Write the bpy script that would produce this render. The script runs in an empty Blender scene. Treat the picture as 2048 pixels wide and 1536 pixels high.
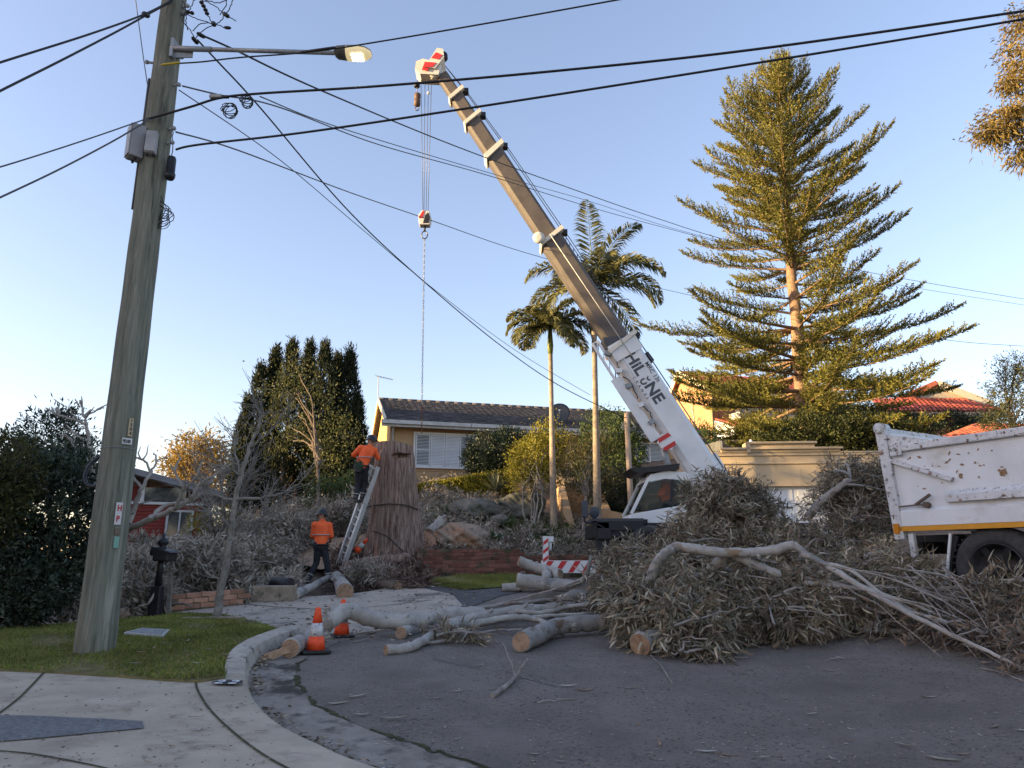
import bpy, bmesh, math, random
import numpy as np
from mathutils import Vector, Matrix, Euler
from mathutils.geometry import delaunay_2d_cdt

SC = bpy.context.scene
COL = SC.collection
R = math.radians

# ------------------------------------------------------------------ camera
FPX, CX, CY = 1420.0, 1024.0, 768.0          # focal length and centre in photograph pixels
PITCH = R(13.9)
CAMZ = 1.6
cam_data = bpy.data.cameras.new('camera')
cam_data.sensor_width = 36.0
cam_data.lens = FPX / 2048.0 * 36.0
cam_data.clip_start = 0.05
cam_data.clip_end = 3000.0
cam = bpy.data.objects.new('camera', cam_data)
cam.location = (0, 0, CAMZ)
cam.rotation_euler = (R(90) + PITCH, 0, 0)
COL.objects.link(cam)
SC.camera = cam

# ------------------------------------------------------------------ sky and sun (low sun, far left, a little behind the camera)
SUN_ELEV, SUN_BACK = R(8.5), R(14.0)
sun_dir = Vector((-math.cos(SUN_BACK) * math.cos(SUN_ELEV), -math.sin(SUN_BACK) * math.cos(SUN_ELEV), math.sin(SUN_ELEV)))
world = bpy.data.worlds.new('World')
SC.world = world
world.use_nodes = True
wn = world.node_tree
for n in list(wn.nodes):
    wn.nodes.remove(n)
w_out = wn.nodes.new('ShaderNodeOutputWorld')
w_bg = wn.nodes.new('ShaderNodeBackground')
w_sky = wn.nodes.new('ShaderNodeTexSky')
w_sky.sky_type = 'NISHITA'
w_sky.sun_disc = False
w_sky.sun_elevation = SUN_ELEV
w_sky.sun_rotation = math.atan2(sun_dir.x, sun_dir.y)      # measured from +Y towards +X
w_sky.altitude = 0
w_sky.air_density = 1.0
w_sky.dust_density = 1.0
w_sky.ozone_density = 2.2
w_bg.inputs['Strength'].default_value = 0.15
w_gam = wn.nodes.new('ShaderNodeGamma'); w_gam.inputs['Gamma'].default_value = 0.86
w_tint = wn.nodes.new('ShaderNodeVectorMath'); w_tint.operation = 'MULTIPLY'; w_tint.inputs[1].default_value = (1.30, 1.055, 1.05)   # the camera's white balance
wn.links.new(w_sky.outputs[0], w_gam.inputs['Color'])
wn.links.new(w_gam.outputs[0], w_tint.inputs[0])
wn.links.new(w_tint.outputs[0], w_bg.inputs['Color'])
wn.links.new(w_bg.outputs[0], w_out.inputs['Surface'])

sun_data = bpy.data.lights.new('sun', 'SUN')
sun_data.energy = 4.8
sun_data.angle = R(0.6)
sun_data.color = (1.0, 0.70, 0.34)
sun = bpy.data.objects.new('sun', sun_data)
sun.rotation_euler = sun_dir.to_track_quat('Z', 'Y').to_euler()
sun.location = (-60, -16, 30)
COL.objects.link(sun)

SC.view_settings.view_transform = 'Standard'
SC.view_settings.look = 'None'
SC.view_settings.gamma = 1.0
SC.view_settings.use_curve_mapping = False
SC.view_settings.exposure = 1.78
SC.render.engine = 'CYCLES'
SC.cycles.use_denoising = True
SC.cycles.max_bounces = 6
SC.cycles.diffuse_bounces = 3
SC.cycles.glossy_bounces = 3
SC.cycles.transmission_bounces = 4
SC.cycles.transparent_max_bounces = 6

# ------------------------------------------------------------------ helpers
rng = np.random.default_rng(7)
rnd = random.Random(11)
SP, CP = math.sin(PITCH), math.cos(PITCH)

def ray(px, py):
    u, v = (px - CX) / FPX, (CY - py) / FPX
    return Vector((u, CP - v * SP, SP + v * CP))

def W(px, py, Y):
    """world point that stands at forward distance Y behind photograph pixel (px, py)"""
    r = ray(px, py)
    return Vector((0, 0, CAMZ)) + r * (Y / r.y)

def mpp(px, py, Y):
    """metres per photograph pixel there"""
    r = ray(px, py)
    return (Y / r.y) / FPX

ORG = {}
def link(o, parent=None, org=None):
    COL.objects.link(o)
    if parent is not None:
        o.parent = parent
    ORG[o.name] = Vector(org) if org is not None else Vector((0, 0, 0))
    return o

def tag(o, label=None, cat=None, group=None, kind=None):
    if label: o['label'] = label
    if cat: o['category'] = cat
    if group: o['group'] = group
    if kind: o['kind'] = kind
    return o

def thing(name, loc, label, cat, group=None):
    o = bpy.data.objects.new(name, None)
    o.empty_display_size = 0.2
    o.location = loc
    link(o, None, loc)
    return tag(o, label, cat, group)

def mesh_obj(name, me, mat, parent=None, org=None):
    """verts of me are in world space; the object origin is the parent's origin (or org)"""
    o0 = ORG[parent.name] if parent is not None else (Vector(org) if org is not None else Vector((0, 0, 0)))
    if o0.length > 0:
        me.transform(Matrix.Translation(-o0))
    o = bpy.data.objects.new(name, me)
    if mat is not None and not me.materials:
        me.materials.append(mat)
    if parent is None:
        o.location = o0
    return link(o, parent, o0)

class MB:
    """collects simple solids; build() makes ONE mesh object"""
    def __init__(self, M=None):
        self.v, self.f, self.M, self.sm = [], [], M, []
    def add(self, vs, fs, smooth=False):
        b = len(self.v)
        if self.M is not None:
            self.v += [tuple(self.M @ Vector(p)) for p in vs]
        else:
            self.v += [tuple(p) for p in vs]
        self.f += [tuple(b + i for i in f) for f in fs]
        self.sm += [smooth] * len(fs)
        return self
    def box(self, c, s, rot=None):
        hx, hy, hz = s[0] / 2, s[1] / 2, s[2] / 2
        vs = [Vector((x, y, z)) for x in (-hx, hx) for y in (-hy, hy) for z in (-hz, hz)]
        if rot is not None:
            vs = [rot @ p for p in vs]
        c = Vector(c)
        return self.add([p + c for p in vs], [(0, 1, 3, 2), (4, 6, 7, 5), (0, 4, 5, 1), (2, 3, 7, 6), (0, 2, 6, 4), (1, 5, 7, 3)])
    def bar(self, p0, p1, w, h, up=(0, 0, 1)):
        p0, p1 = Vector(p0), Vector(p1)
        d = (p1 - p0)
        y = d.normalized()
        x = y.cross(Vector(up))
        if x.length < 1e-5: x = y.cross(Vector((1, 0, 0)))
        x.normalize(); z = x.cross(y)
        vs = []
        for p in (p0, p1):
            for a, b in ((-1, -1), (1, -1), (1, 1), (-1, 1)):
                vs.append(p + x * (a * w / 2) + z * (b * h / 2))
        return self.add(vs, [(0, 1, 2, 3), (7, 6, 5, 4), (0, 4, 5, 1), (1, 5, 6, 2), (2, 6, 7, 3), (3, 7, 4, 0)])
    def prism(self, poly, ext):
        """poly: world points of one face; ext: extrusion vector"""
        n = len(poly); ext = Vector(ext)
        vs = [Vector(p) for p in poly] + [Vector(p) + ext for p in poly]
        fs = [tuple(range(n)), tuple(range(2 * n - 1, n - 1, -1))]
        fs += [(i, n + i, n + (i + 1) % n, (i + 1) % n) for i in range(n)]
        return self.add(vs, fs)
    def tube(self, pts, rad, n=8, cap=True, smooth=True, jit=0.0):
        pts = [Vector(p) for p in pts]
        if not hasattr(rad, '__len__'): rad = [rad] * len(pts)
        vs, fs = [], []
        up = None
        for i, p in enumerate(pts):
            d = (pts[min(i + 1, len(pts) - 1)] - pts[max(i - 1, 0)])
            d = d.normalized() if d.length > 1e-9 else Vector((0, 0, 1))
            if up is None:
                up = d.cross(Vector((0, 0, 1)))
                if up.length < 1e-3: up = d.cross(Vector((1, 0, 0)))
            up = (up - d * up.dot(d))
            if up.length < 1e-6: up = d.cross(Vector((1, 0.3, 0)))
            up.normalize()
            w = d.cross(up)
            for k in range(n):
                a = 2 * math.pi * k / n
                rr = rad[i] * (1 + (rnd.uniform(-jit, jit) if jit else 0))
                vs.append(p + up * (math.cos(a) * rr) + w * (math.sin(a) * rr))
        m = len(pts)
        for i in range(m - 1):
            for k in range(n):
                k2 = (k + 1) % n
                fs.append((i * n + k, i * n + k2, (i + 1) * n + k2, (i + 1) * n + k))
        self.add(vs, fs, smooth)
        if cap:
            b = len(self.v) - m * n
            self.f += [tuple(b + k for k in range(n - 1, -1, -1)), tuple(b + (m - 1) * n + k for k in range(n))]
            self.sm += [False, False]
        return self
    def cyl(self, p0, p1, r0, r1=None, n=16, smooth=True):
        return self.tube([p0, p1], [r0, r0 if r1 is None else r1], n, True, smooth)
    def lathe(self, c, axis, prof, n=20, smooth=True, cap=True):
        """prof: list of (distance along axis, radius)"""
        c, ax = Vector(c), Vector(axis).normalized()
        x = ax.cross(Vector((0, 0, 1)))
        if x.length < 1e-3: x = ax.cross(Vector((1, 0, 0)))
        x.normalize(); y = ax.cross(x)
        vs, fs = [], []
        for h, r in prof:
            for k in range(n):
                a = 2 * math.pi * k / n
                vs.append(c + ax * h + x * (math.cos(a) * r) + y * (math.sin(a) * r))
        for i in range(len(prof) - 1):
            for k in range(n):
                k2 = (k + 1) % n
                fs.append((i * n + k, i * n + k2, (i + 1) * n + k2, (i + 1) * n + k))
        self.add(vs, fs, smooth)
        if not cap: return self
        b = len(self.v) - len(prof) * n
        self.f += [tuple(b + k for k in range(n - 1, -1, -1)), tuple(b + (len(prof) - 1) * n + k for k in range(n))]
        self.sm += [False, False]
        return self
    def sphere(self, c, r, n=12, sc=(1, 1, 1)):
        prof = []
        vs, fs = [], []
        m = max(4, n // 2)
        for i in range(m + 1):
            t = math.pi * i / m
            for k in range(n):
                a = 2 * math.pi * k / n
                vs.append(Vector(c) + Vector((math.sin(t) * math.cos(a) * r * sc[0], math.sin(t) * math.sin(a) * r * sc[1], math.cos(t) * r * sc[2])))
        for i in range(m):
            for k in range(n):
                k2 = (k + 1) % n
                fs.append((i * n + k, i * n + k2, (i + 1) * n + k2, (i + 1) * n + k))
        return self.add(vs, fs, True)
    def mesh(self, name):
        me = bpy.data.meshes.new(name)
        me.from_pydata([tuple(p) for p in self.v], [], self.f)
        me.polygons.foreach_set('use_smooth', self.sm)
        bm = bmesh.new(); bm.from_mesh(me)
        bmesh.ops.recalc_face_normals(bm, faces=bm.faces)
        bm.to_mesh(me); bm.free()
        me.update()
        return me
    def build(self, name, mat, parent=None, org=None, bevel=0.0):
        o = mesh_obj(name, self.mesh(name), mat, parent, org)
        if bevel:
            b = o.modifiers.new('bevel', 'BEVEL'); b.width = bevel; b.segments = 2; b.limit_method = 'ANGLE'; b.angle_limit = R(40)
        return o

def tri_mesh(name, V, F, smooth=False):
    """V (n,3) F (m,3) or (m,4) numpy -> mesh, quickly"""
    me = bpy.data.meshes.new(name)
    k = F.shape[1]
    me.vertices.add(len(V)); me.vertices.foreach_set('co', np.ascontiguousarray(V, dtype=np.float32).ravel())
    me.loops.add(F.size); me.loops.foreach_set('vertex_index', np.ascontiguousarray(F, dtype=np.int32).ravel())
    me.polygons.add(len(F))
    me.polygons.foreach_set('loop_start', np.arange(0, F.size, k, dtype=np.int32))
    me.polygons.foreach_set('loop_total', np.full(len(F), k, dtype=np.int32))
    if smooth: me.polygons.foreach_set('use_smooth', np.ones(len(F), dtype=bool))
    me.update(calc_edges=True); me.validate()
    return me

def unit(a):
    return a / np.maximum(np.linalg.norm(a, axis=1, keepdims=True), 1e-9)

def leaves(pos, dirs, L, Wd, droop=0.0, fold=0.25, curve=False):
    """leaf blades: rhombs (4 verts, 2 faces) or curved lance shapes (6 verts, 4 faces)"""
    n = len(pos)
    d = unit(dirs)
    L = np.broadcast_to(np.asarray(L, float), (n,))[:, None]
    Wd = np.broadcast_to(np.asarray(Wd, float), (n,))[:, None]
    s = unit(np.cross(d, unit(rng.normal(size=(n, 3)))))
    nn = np.cross(s, d)
    if not curve:
        a = pos
        m = pos + d * L * 0.45 + nn * (Wd * fold)
        t = pos + d * L
        t[:, 2] -= droop * L[:, 0]
        V = np.stack([a, m + s * Wd * 0.5, t, m - s * Wd * 0.5], 1).reshape(-1, 3)
        base = (np.arange(n) * 4)[:, None]
        F = np.concatenate([base + np.array([[0, 1, 2]]), base + np.array([[0, 2, 3]])], 1).reshape(-1, 3)
        return V, F
    bend = nn * L * rng.uniform(-0.25, 0.25, (n, 1)) + s * L * rng.uniform(-0.18, 0.18, (n, 1))
    a = pos
    m1 = pos + d * L * 0.33 + bend * 0.45
    m2 = pos + d * L * 0.68 + bend * 0.55
    t = pos + d * L
    t = t.copy(); t[:, 2] -= droop * L[:, 0]
    V = np.stack([a, m1 + s * Wd * 0.5, m1 - s * Wd * 0.5, m2 + s * Wd * 0.38, m2 - s * Wd * 0.38, t], 1).reshape(-1, 3)
    base = (np.arange(n) * 6)[:, None]
    F = np.concatenate([base + np.array([[0, 1, 2]]), base + np.array([[1, 3, 4]]), base + np.array([[1, 4, 2]]), base + np.array([[3, 5, 4]])], 1).reshape(-1, 3)
    return V, F

def join_vf(parts):
    Vs, Fs, b = [], [], 0
    for V, F in parts:
        Vs.append(V); Fs.append(F + b); b += len(V)
    return np.concatenate(Vs), np.concatenate(Fs)

def wob(pts, n=6, amp=0.03):
    """resample a polyline with Catmull-Rom and a little wobble"""
    P = [Vector(p) for p in pts]
    out = []
    for i in range(len(P) - 1):
        p0, p1, p2, p3 = P[max(i - 1, 0)], P[i], P[i + 1], P[min(i + 2, len(P) - 1)]
        for k in range(n):
            t = k / n
            q = 0.5 * ((2 * p1) + (p2 - p0) * t + (2 * p0 - 5 * p1 + 4 * p2 - p3) * t * t + (3 * p1 - p0 - 3 * p2 + p3) * t ** 3)
            if amp and (i or k):
                q = q + Vector((rnd.gauss(0, amp), rnd.gauss(0, amp), rnd.gauss(0, amp)))
            out.append(q)
    out.append(P[-1])
    return out

def lerp_list(vals, n):
    x = np.linspace(0, len(vals) - 1, n)
    return list(np.interp(x, np.arange(len(vals)), vals))

# ------------------------------------------------------------------ materials
MATS = {}
def srgb(r, g, b):
    f = lambda c: (c / 255 / 12.92) if c / 255 <= 0.04045 else ((c / 255 + 0.055) / 1.055) ** 2.4
    return (f(r), f(g), f(b))

def mat(name, col, rough=0.8, col2=None, scale=6.0, var=0.15, bump=0.0, bscale=40.0, metal=0.0, spots=None, coords='pos', stretch=None,
        island=0.0, objrand=0.0, spec=0.3, detail=6.0, streak=None):
    if name in MATS: return MATS[name]
    m = bpy.data.materials.new(name); m.use_nodes = True
    nt = m.node_tree; N = nt.nodes; Lk = nt.links
    b = N['Principled BSDF']
    b.inputs['Roughness'].default_value = rough
    b.inputs['Metallic'].default_value = metal
    b.inputs['Specular IOR Level'].default_value = spec
    if coords == 'pos':
        co = N.new('ShaderNodeNewGeometry').outputs['Position']
    else:
        co = N.new('ShaderNodeTexCoord').outputs['Object']
    if stretch:
        mp = N.new('ShaderNodeMapping'); mp.inputs['Scale'].default_value = stretch
        Lk.new(co, mp.inputs['Vector']); co = mp.outputs[0]
    n1 = N.new('ShaderNodeTexNoise'); n1.inputs['Scale'].default_value = scale; n1.inputs['Detail'].default_value = detail; n1.inputs['Roughness'].default_value = 0.62
    Lk.new(co, n1.inputs['Vector'])
    r1 = N.new('ShaderNodeValToRGB')
    c2 = col2 if col2 else tuple(min(1, c * (1 + var)) for c in col)
    c1 = col if col2 else tuple(c * (1 - var) for c in col)
    r1.color_ramp.elements[0].position = 0.36; r1.color_ramp.elements[1].position = 0.64
    r1.color_ramp.elements[0].color = (*c1, 1); r1.color_ramp.elements[1].color = (*c2, 1)
    Lk.new(n1.outputs['Fac'], r1.inputs['Fac'])
    out = r1.outputs['Color']
    # a second, broad variation keeps large surfaces from looking uniform
    n2 = N.new('ShaderNodeTexNoise'); n2.inputs['Scale'].default_value = scale * 0.13; n2.inputs['Detail'].default_value = 3
    Lk.new(co, n2.inputs['Vector'])
    mr = N.new('ShaderNodeMapRange'); mr.inputs['From Min'].default_value = 0.3; mr.inputs['From Max'].default_value = 0.7
    mr.inputs['To Min'].default_value = 1 - var * 0.8; mr.inputs['To Max'].default_value = 1 + var * 0.8
    Lk.new(n2.outputs['Fac'], mr.inputs['Value'])
    def mul(colsock, valsock):
        mx = N.new('ShaderNodeVectorMath'); mx.operation = 'SCALE'
        Lk.new(colsock, mx.inputs[0]); Lk.new(valsock, mx.inputs['Scale'])
        return mx.outputs[0]
    out = mul(out, mr.outputs[0])
    if spots:
        for (scol, sscale, lo, hi) in spots:
            n3 = N.new('ShaderNodeTexNoise'); n3.inputs['Scale'].default_value = sscale; n3.inputs['Detail'].default_value = 4; n3.inputs['Roughness'].default_value = 0.7
            Lk.new(co, n3.inputs['Vector'])
            m3 = N.new('ShaderNodeMapRange'); m3.inputs['From Min'].default_value = lo; m3.inputs['From Max'].default_value = hi
            Lk.new(n3.outputs['Fac'], m3.inputs['Value'])
            mx = N.new('ShaderNodeMix'); mx.data_type = 'RGBA'
            Lk.new(m3.outputs[0], mx.inputs['Factor']); Lk.new(out, mx.inputs['A']); mx.inputs['B'].default_value = (*scol, 1)
            out = mx.outputs['Result']
    if island or objrand:
        if objrand:
            rs = N.new('ShaderNodeObjectInfo').outputs['Random']; amt = objrand
        else:
            rs = N.new('ShaderNodeNewGeometry').outputs['Random Per Island']; amt = island
        m4 = N.new('ShaderNodeMapRange'); m4.inputs['To Min'].default_value = 1 - amt; m4.inputs['To Max'].default_value = 1 + amt
        Lk.new(rs, m4.inputs['Value'])
        out = mul(out, m4.outputs[0])
    Lk.new(out, b.inputs['Base Color'])
    if bump:
        nb = N.new('ShaderNodeTexNoise'); nb.inputs['Scale'].default_value = bscale; nb.inputs['Detail'].default_value = 5; nb.inputs['Roughness'].default_value = 0.7
        Lk.new(co, nb.inputs['Vector'])
        bp = N.new('ShaderNodeBump'); bp.inputs['Strength'].default_value = min(1, bump); bp.inputs['Distance'].default_value = 0.02 * max(1, bump)
        Lk.new(nb.outputs['Fac'], bp.inputs['Height']); Lk.new(bp.outputs[0], b.inputs['Normal'])
    MATS[name] = m
    return m

def leaf_mat(name, cols, trans=0.3, rough=0.55, spec=0.3):
    """foliage: each leaf (mesh island) takes its own colour out of cols; part of the light passes through"""
    if name in MATS: return MATS[name]
    m = bpy.data.materials.new(name); m.use_nodes = True
    nt = m.node_tree; N = nt.nodes; Lk = nt.links
    b = N['Principled BSDF']; b.inputs['Roughness'].default_value = rough; b.inputs['Specular IOR Level'].default_value = spec
    g = N.new('ShaderNodeNewGeometry')
    rp = N.new('ShaderNodeValToRGB')
    els = rp.color_ramp.elements
    while len(els) < len(cols): els.new(0.5)
    for i, c in enumerate(cols):
        els[i].position = i / max(1, len(cols) - 1); els[i].color = (*c, 1)
    Lk.new(g.outputs['Random Per Island'], rp.inputs['Fac'])
    tn = N.new('ShaderNodeTexNoise'); tn.inputs['Scale'].default_value = 1.3; tn.inputs['Detail'].default_value = 2
    Lk.new(g.outputs['Position'], tn.inputs['Vector'])
    mr = N.new('ShaderNodeMapRange'); mr.inputs['From Min'].default_value = 0.3; mr.inputs['From Max'].default_value = 0.7
    mr.inputs['To Min'].default_value = 0.62; mr.inputs['To Max'].default_value = 1.34
    Lk.new(tn.outputs['Fac'], mr.inputs['Value'])
    mx = N.new('ShaderNodeVectorMath'); mx.operation = 'SCALE'
    Lk.new(rp.outputs['Color'], mx.inputs[0]); Lk.new(mr.outputs[0], mx.inputs['Scale'])
    Lk.new(mx.outputs[0], b.inputs['Base Color'])
    if trans:
        t = N.new('ShaderNodeBsdfTranslucent'); Lk.new(mx.outputs[0], t.inputs['Color'])
        ms = N.new('ShaderNodeMixShader'); ms.inputs[0].default_value = trans
        Lk.new(b.outputs[0], ms.inputs[1]); Lk.new(t.outputs[0], ms.inputs[2])
        Lk.new(ms.outputs[0], N['Material Output'].inputs['Surface'])
    MATS[name] = m
    return m

def plain(name, col, rough=0.5, metal=0.0, var=0.06, spec=0.4, bump=0.0, scale=9.0):
    return mat(name, col, rough, None, scale, var, bump, 60.0, metal, spec=spec)
# ================================================================== ground
# survey points: photograph pixel + forward distance of spots where something stands on the ground
_s = [(190, 1300, 7.6, -.12), (312, 1222, 11.6, -.12), (432, 1236, 10.6, -.12), (60, 1245, 9.8, -.12),
      (630, 1309, 8.1, 0), (682, 1278, 9.3, 0), (560, 1182, 15.0, 0), (625, 1168, 17.2, 0), (690, 1184, 15.8, 0),
      (835, 1152, 16.9, 0), (1040, 1147, 17.3, 0), (960, 1165, 16.0, 0), (620, 1215, 12.6, 0), (760, 1240, 11.0, 0),
      (1045, 1290, 8.9, 0), (775, 1303, 8.4, 0), (1390, 1322, 7.8, 0), (2030, 1350, 6.9, 0), (1998, 1226, 8.9, 0), (1700, 1275, 8.6, 0),
      (1140, 1149, 17.0, 0), (1320, 1145, 17.4, 0), (1600, 1112, 22.0, 0), (1800, 1150, 15.5, 0), (1300, 1200, 13.0, 0),
      (790, 1118, 18.6, 0), (700, 1120, 18.9, 0), (930, 1092, 19.8, 0), (1000, 1110, 19.3, 0), (860, 1010, 24.5, 0), (830, 990, 26.3, 0), (960, 1012, 25.2, 0), (1010, 1015, 25.2, 0),
      (790, 962, 30.0, 0), (1000, 960, 31.0, 0), (1110, 1062, 21.6, 0), (1195, 1075, 21.6, 0), (1150, 1000, 26.5, 0), (1260, 1060, 22.5, 0), (1230, 985, 27.5, 0),
      (400, 1130, 17.0, 0), (470, 1080, 20.5, 0), (600, 1040, 23.5, 0), (600, 1010, 29.0, 0), (330, 1105, 24.0, 0), (450, 1090, 26, 0), (150, 1120, 18.0, 0),
      (1600, 950, 30.0, 0), (1600, 890, 37.0, 0), (1400, 880, 42.0, 0), (1850, 890, 40.0, 0), (2040, 1000, 26.0, 0), (1900, 1090, 20.0, 0)]
_pts = []
for px, py, Y, dz in _s:
    p = W(px, py, Y); _pts.append((p.x, p.y, p.z + dz))
_pts += [(0, 0, 0.0), (-6, 0, 0.0), (6, 0, 0.05), (0, 3, .19), (-5, 3.5, .22), (5, 3, .30), (0, 5.2, .35), (-3.2, 5.0, .36), (3.4, 5.2, .42), (-12, 0, 0), (12, 0, .3), (0, -10, -.6), (-14, -10, -.6), (14, -10, -.3),
         (11, 7, 1.1), (14, 14, 1.6), (-14, 14, .6), (-24, 24, .8), (-24, 6, .5), (-26, 40, 1.0), (-14, 45, 2.0), (-5, 45, 6.5), (8, 48, 8.5), (22, 50, 8.5), (34, 45, 8.5), (34, 25, 5.0), (24, 12, 2.2), (30, 0, 1.0)]
_C = np.array(_pts)
def _U(r2):
    return np.where(r2 > 1e-9, 0.5 * r2 * np.log(np.maximum(r2, 1e-9)), 0.0)
_n = len(_C)
_K = _U(((_C[:, None, :2] - _C[None, :, :2]) ** 2).sum(2)) + np.eye(_n) * 0.6
_A = np.zeros((_n + 3, _n + 3)); _A[:_n, :_n] = _K; _A[:_n, _n] = 1; _A[:_n, _n + 1:] = _C[:, :2]; _A[_n:, :_n] = _A[:_n, _n:].T
_w = np.linalg.solve(_A, np.concatenate([_C[:, 2], np.zeros(3)]))
def _GX(xy):
    xy = np.asarray(xy, float).copy()
    xy[:, 0] = np.clip(xy[:, 0], -26, 34); xy[:, 1] = np.clip(xy[:, 1], -10, 50)
    out = np.zeros(len(xy))
    for i in range(0, len(xy), 4000):
        c = xy[i:i + 4000]
        out[i:i + 4000] = _U(((c[:, None, :] - _C[None, :, :2]) ** 2).sum(2)) @ _w[:_n] + _w[_n] + c @ _w[_n + 1:]
    return out
_gx, _gy = np.meshgrid(np.arange(-27, 36.01, .25), np.arange(-11, 52.01, .25))
_GRID = _GX(np.stack([_gx.ravel(), _gy.ravel()], 1)).reshape(_gx.shape)
def GA(xy):
    """ground height at many (x, y), from a fine grid of the surveyed surface"""
    xy = np.asarray(xy, float)
    fx = np.clip((xy[:, 0] + 27) / .25, 0, _GRID.shape[1] - 1.001); fy = np.clip((xy[:, 1] + 11) / .25, 0, _GRID.shape[0] - 1.001)
    i, j = fx.astype(int), fy.astype(int); a, b = fx - i, fy - j
    return _GRID[j, i] * (1 - a) * (1 - b) + _GRID[j, i + 1] * a * (1 - b) + _GRID[j + 1, i] * (1 - a) * b + _GRID[j + 1, i + 1] * a * b
def G(x, y):
    return float(GA(np.array([[x, y]]))[0])
def gp(px, py, off=0.0, far=60.0):
    """where the ray through a photograph pixel meets the ground raised by off"""
    r = ray(px, py); r = r / r.y
    ys = np.linspace(2.0, far, 500)
    h = CAMZ + r.z * ys - GA(np.stack([r.x * ys, ys], 1)) - off
    k = np.argmax(h <= 0)
    if h[k] > 0: k = len(ys) - 1
    lo, hi = ys[max(k - 1, 0)], ys[k]
    for _ in range(12):
        m = (lo + hi) / 2
        if CAMZ + r.z * m - G(r.x * m, m) - off > 0: lo = m
        else: hi = m
    return Vector((r.x * hi, hi, CAMZ + r.z * hi))

def sheet(name, poly, off, mat_, step=0.25, kind='structure', parent=None, noise=0.0, thick=0.0):
    """a surface that follows the ground inside a plan polygon (list of (x, y)); thick gives it side walls down"""
    P = [Vector((p[0], p[1])) for p in poly]
    B = []
    for i in range(len(P)):
        a, b = P[i], P[(i + 1) % len(P)]
        n = max(1, int((b - a).length / step))
        B += [a.lerp(b, k / n) for k in range(n)]
    xs = [p.x for p in B]; ys = [p.y for p in B]
    inner = []
    arr = np.array([(p.x, p.y) for p in B])
    gx, gy = np.meshgrid(np.arange(min(xs), max(xs), step), np.arange(min(ys), max(ys), step))
    q = np.stack([gx.ravel(), gy.ravel()], 1) + rng.uniform(-.2, .2, (gx.size, 2)) * step
    ins = np.zeros(len(q), bool)
    x1, y1 = arr[:, 0], arr[:, 1]; x2, y2 = np.roll(x1, -1), np.roll(y1, -1)
    for a in range(len(arr)):
        c = (y1[a] > q[:, 1]) != (y2[a] > q[:, 1])
        with np.errstate(divide='ignore', invalid='ignore'):
            xi = (x2[a] - x1[a]) * (q[:, 1] - y1[a]) / (y2[a] - y1[a]) + x1[a]
        ins ^= c & (q[:, 0] < xi)
    q = q[ins]
    vv = B + [Vector(p) for p in q]
    co, _, fs, *_r = delaunay_2d_cdt(vv, [], [list(range(len(B)))], 1, 1e-5)
    xy = np.array([(p.x, p.y) for p in co])
    z = GA(xy) + off
    if noise: z += noise * (np.sin(xy[:, 0] * 3.1) * np.cos(xy[:, 1] * 2.7) + rng.normal(0, .5, len(z)))
    V = [(xy[i, 0], xy[i, 1], z[i]) for i in range(len(xy))]
    fs = [tuple(f) for f in fs]
    if thick:
        nb = len(B)
        # boundary verts come first in the CDT output order
        base = len(V)
        V += [(B[i].x, B[i].y, G(B[i].x, B[i].y) + off - thick) for i in range(nb)]
        fs += [(i, base + i, base + (i + 1) % nb, (i + 1) % nb) for i in range(nb)]
    me = bpy.data.meshes.new(name); me.from_pydata(V, [], fs)
    bm = bmesh.new(); bm.from_mesh(me); bmesh.ops.recalc_face_normals(bm, faces=bm.faces)
    up = sum(f.normal.z for f in bm.faces)
    if up < 0: bmesh.ops.reverse_faces(bm, faces=bm.faces)
    bm.to_mesh(me); bm.free()
    me.polygons.foreach_set('use_smooth', [not thick] * len(me.polygons))
    o = mesh_obj(name, me, mat_, parent)
    if kind: o['kind'] = kind
    return o

# ---- ground materials
def asphalt_mat():
    m = mat('asphalt', (0.180, 0.157, 0.137), 0.88, (0.222, 0.194, 0.170), 3.0, 0.10, 1.0, 60.0, spots=[((0.36, 0.34, 0.32), 42.0, .64, .69), ((0.045, 0.042, 0.04), 30.0, .56, .64), ((0.24, 0.22, 0.205), 18.0, .62, .70), ((0.225, 0.197, 0.173), .9, .54, .70), ((0.145, 0.126, 0.110), .5, .50, .70)])
    return m
M_ASPH = asphalt_mat()
M_CONC = mat('footpath_concrete', (0.375, 0.32, 0.25), 0.85, (0.48, 0.415, 0.325), 1.6, 0.14, 0.35, 90.0,
             spots=[((0.30, 0.25, 0.20), 2.6, .50, .66), ((0.58, 0.50, 0.41), 1.3, .60, .74), ((0.08, 0.075, 0.07), 60.0, .66, .74)], stretch=(1, 1.6, 1))
M_GUT = mat('gutter_concrete', (0.22, 0.19, 0.165), 0.85, (0.31, 0.275, 0.24), 4.0, 0.14, 0.5, 120.0,
            spots=[((0.055, 0.05, 0.042), 2.2, .50, .64), ((0.30, 0.29, 0.27), 70.0, .68, .74)])
M_KERB = mat('kerb_concrete', (0.36, 0.32, 0.27), 0.85, (0.50, 0.45, 0.385), 5.0, 0.12, 0.5, 80.0, spots=[((0.11, 0.11, 0.095), 7.0, .56, .7)])
M_AGG = mat('exposed_aggregate', (0.37, 0.315, 0.26), 0.9, (0.50, 0.435, 0.365), 22.0, 0.12, 0.8, 60.0,
            spots=[((0.12, 0.11, 0.10), 45.0, .60, .68), ((0.15, 0.14, 0.125), .9, .52, .68)])
M_SOIL = mat('bare_soil', (0.14, 0.10, 0.075), 0.95, (0.25, 0.19, 0.145), 5.0, 0.25, 1.0, 25.0, spots=[((0.05, 0.06, 0.03), 1.3, .55, .7), ((0.27, 0.24, 0.20), 38.0, .6, .7)])
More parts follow.
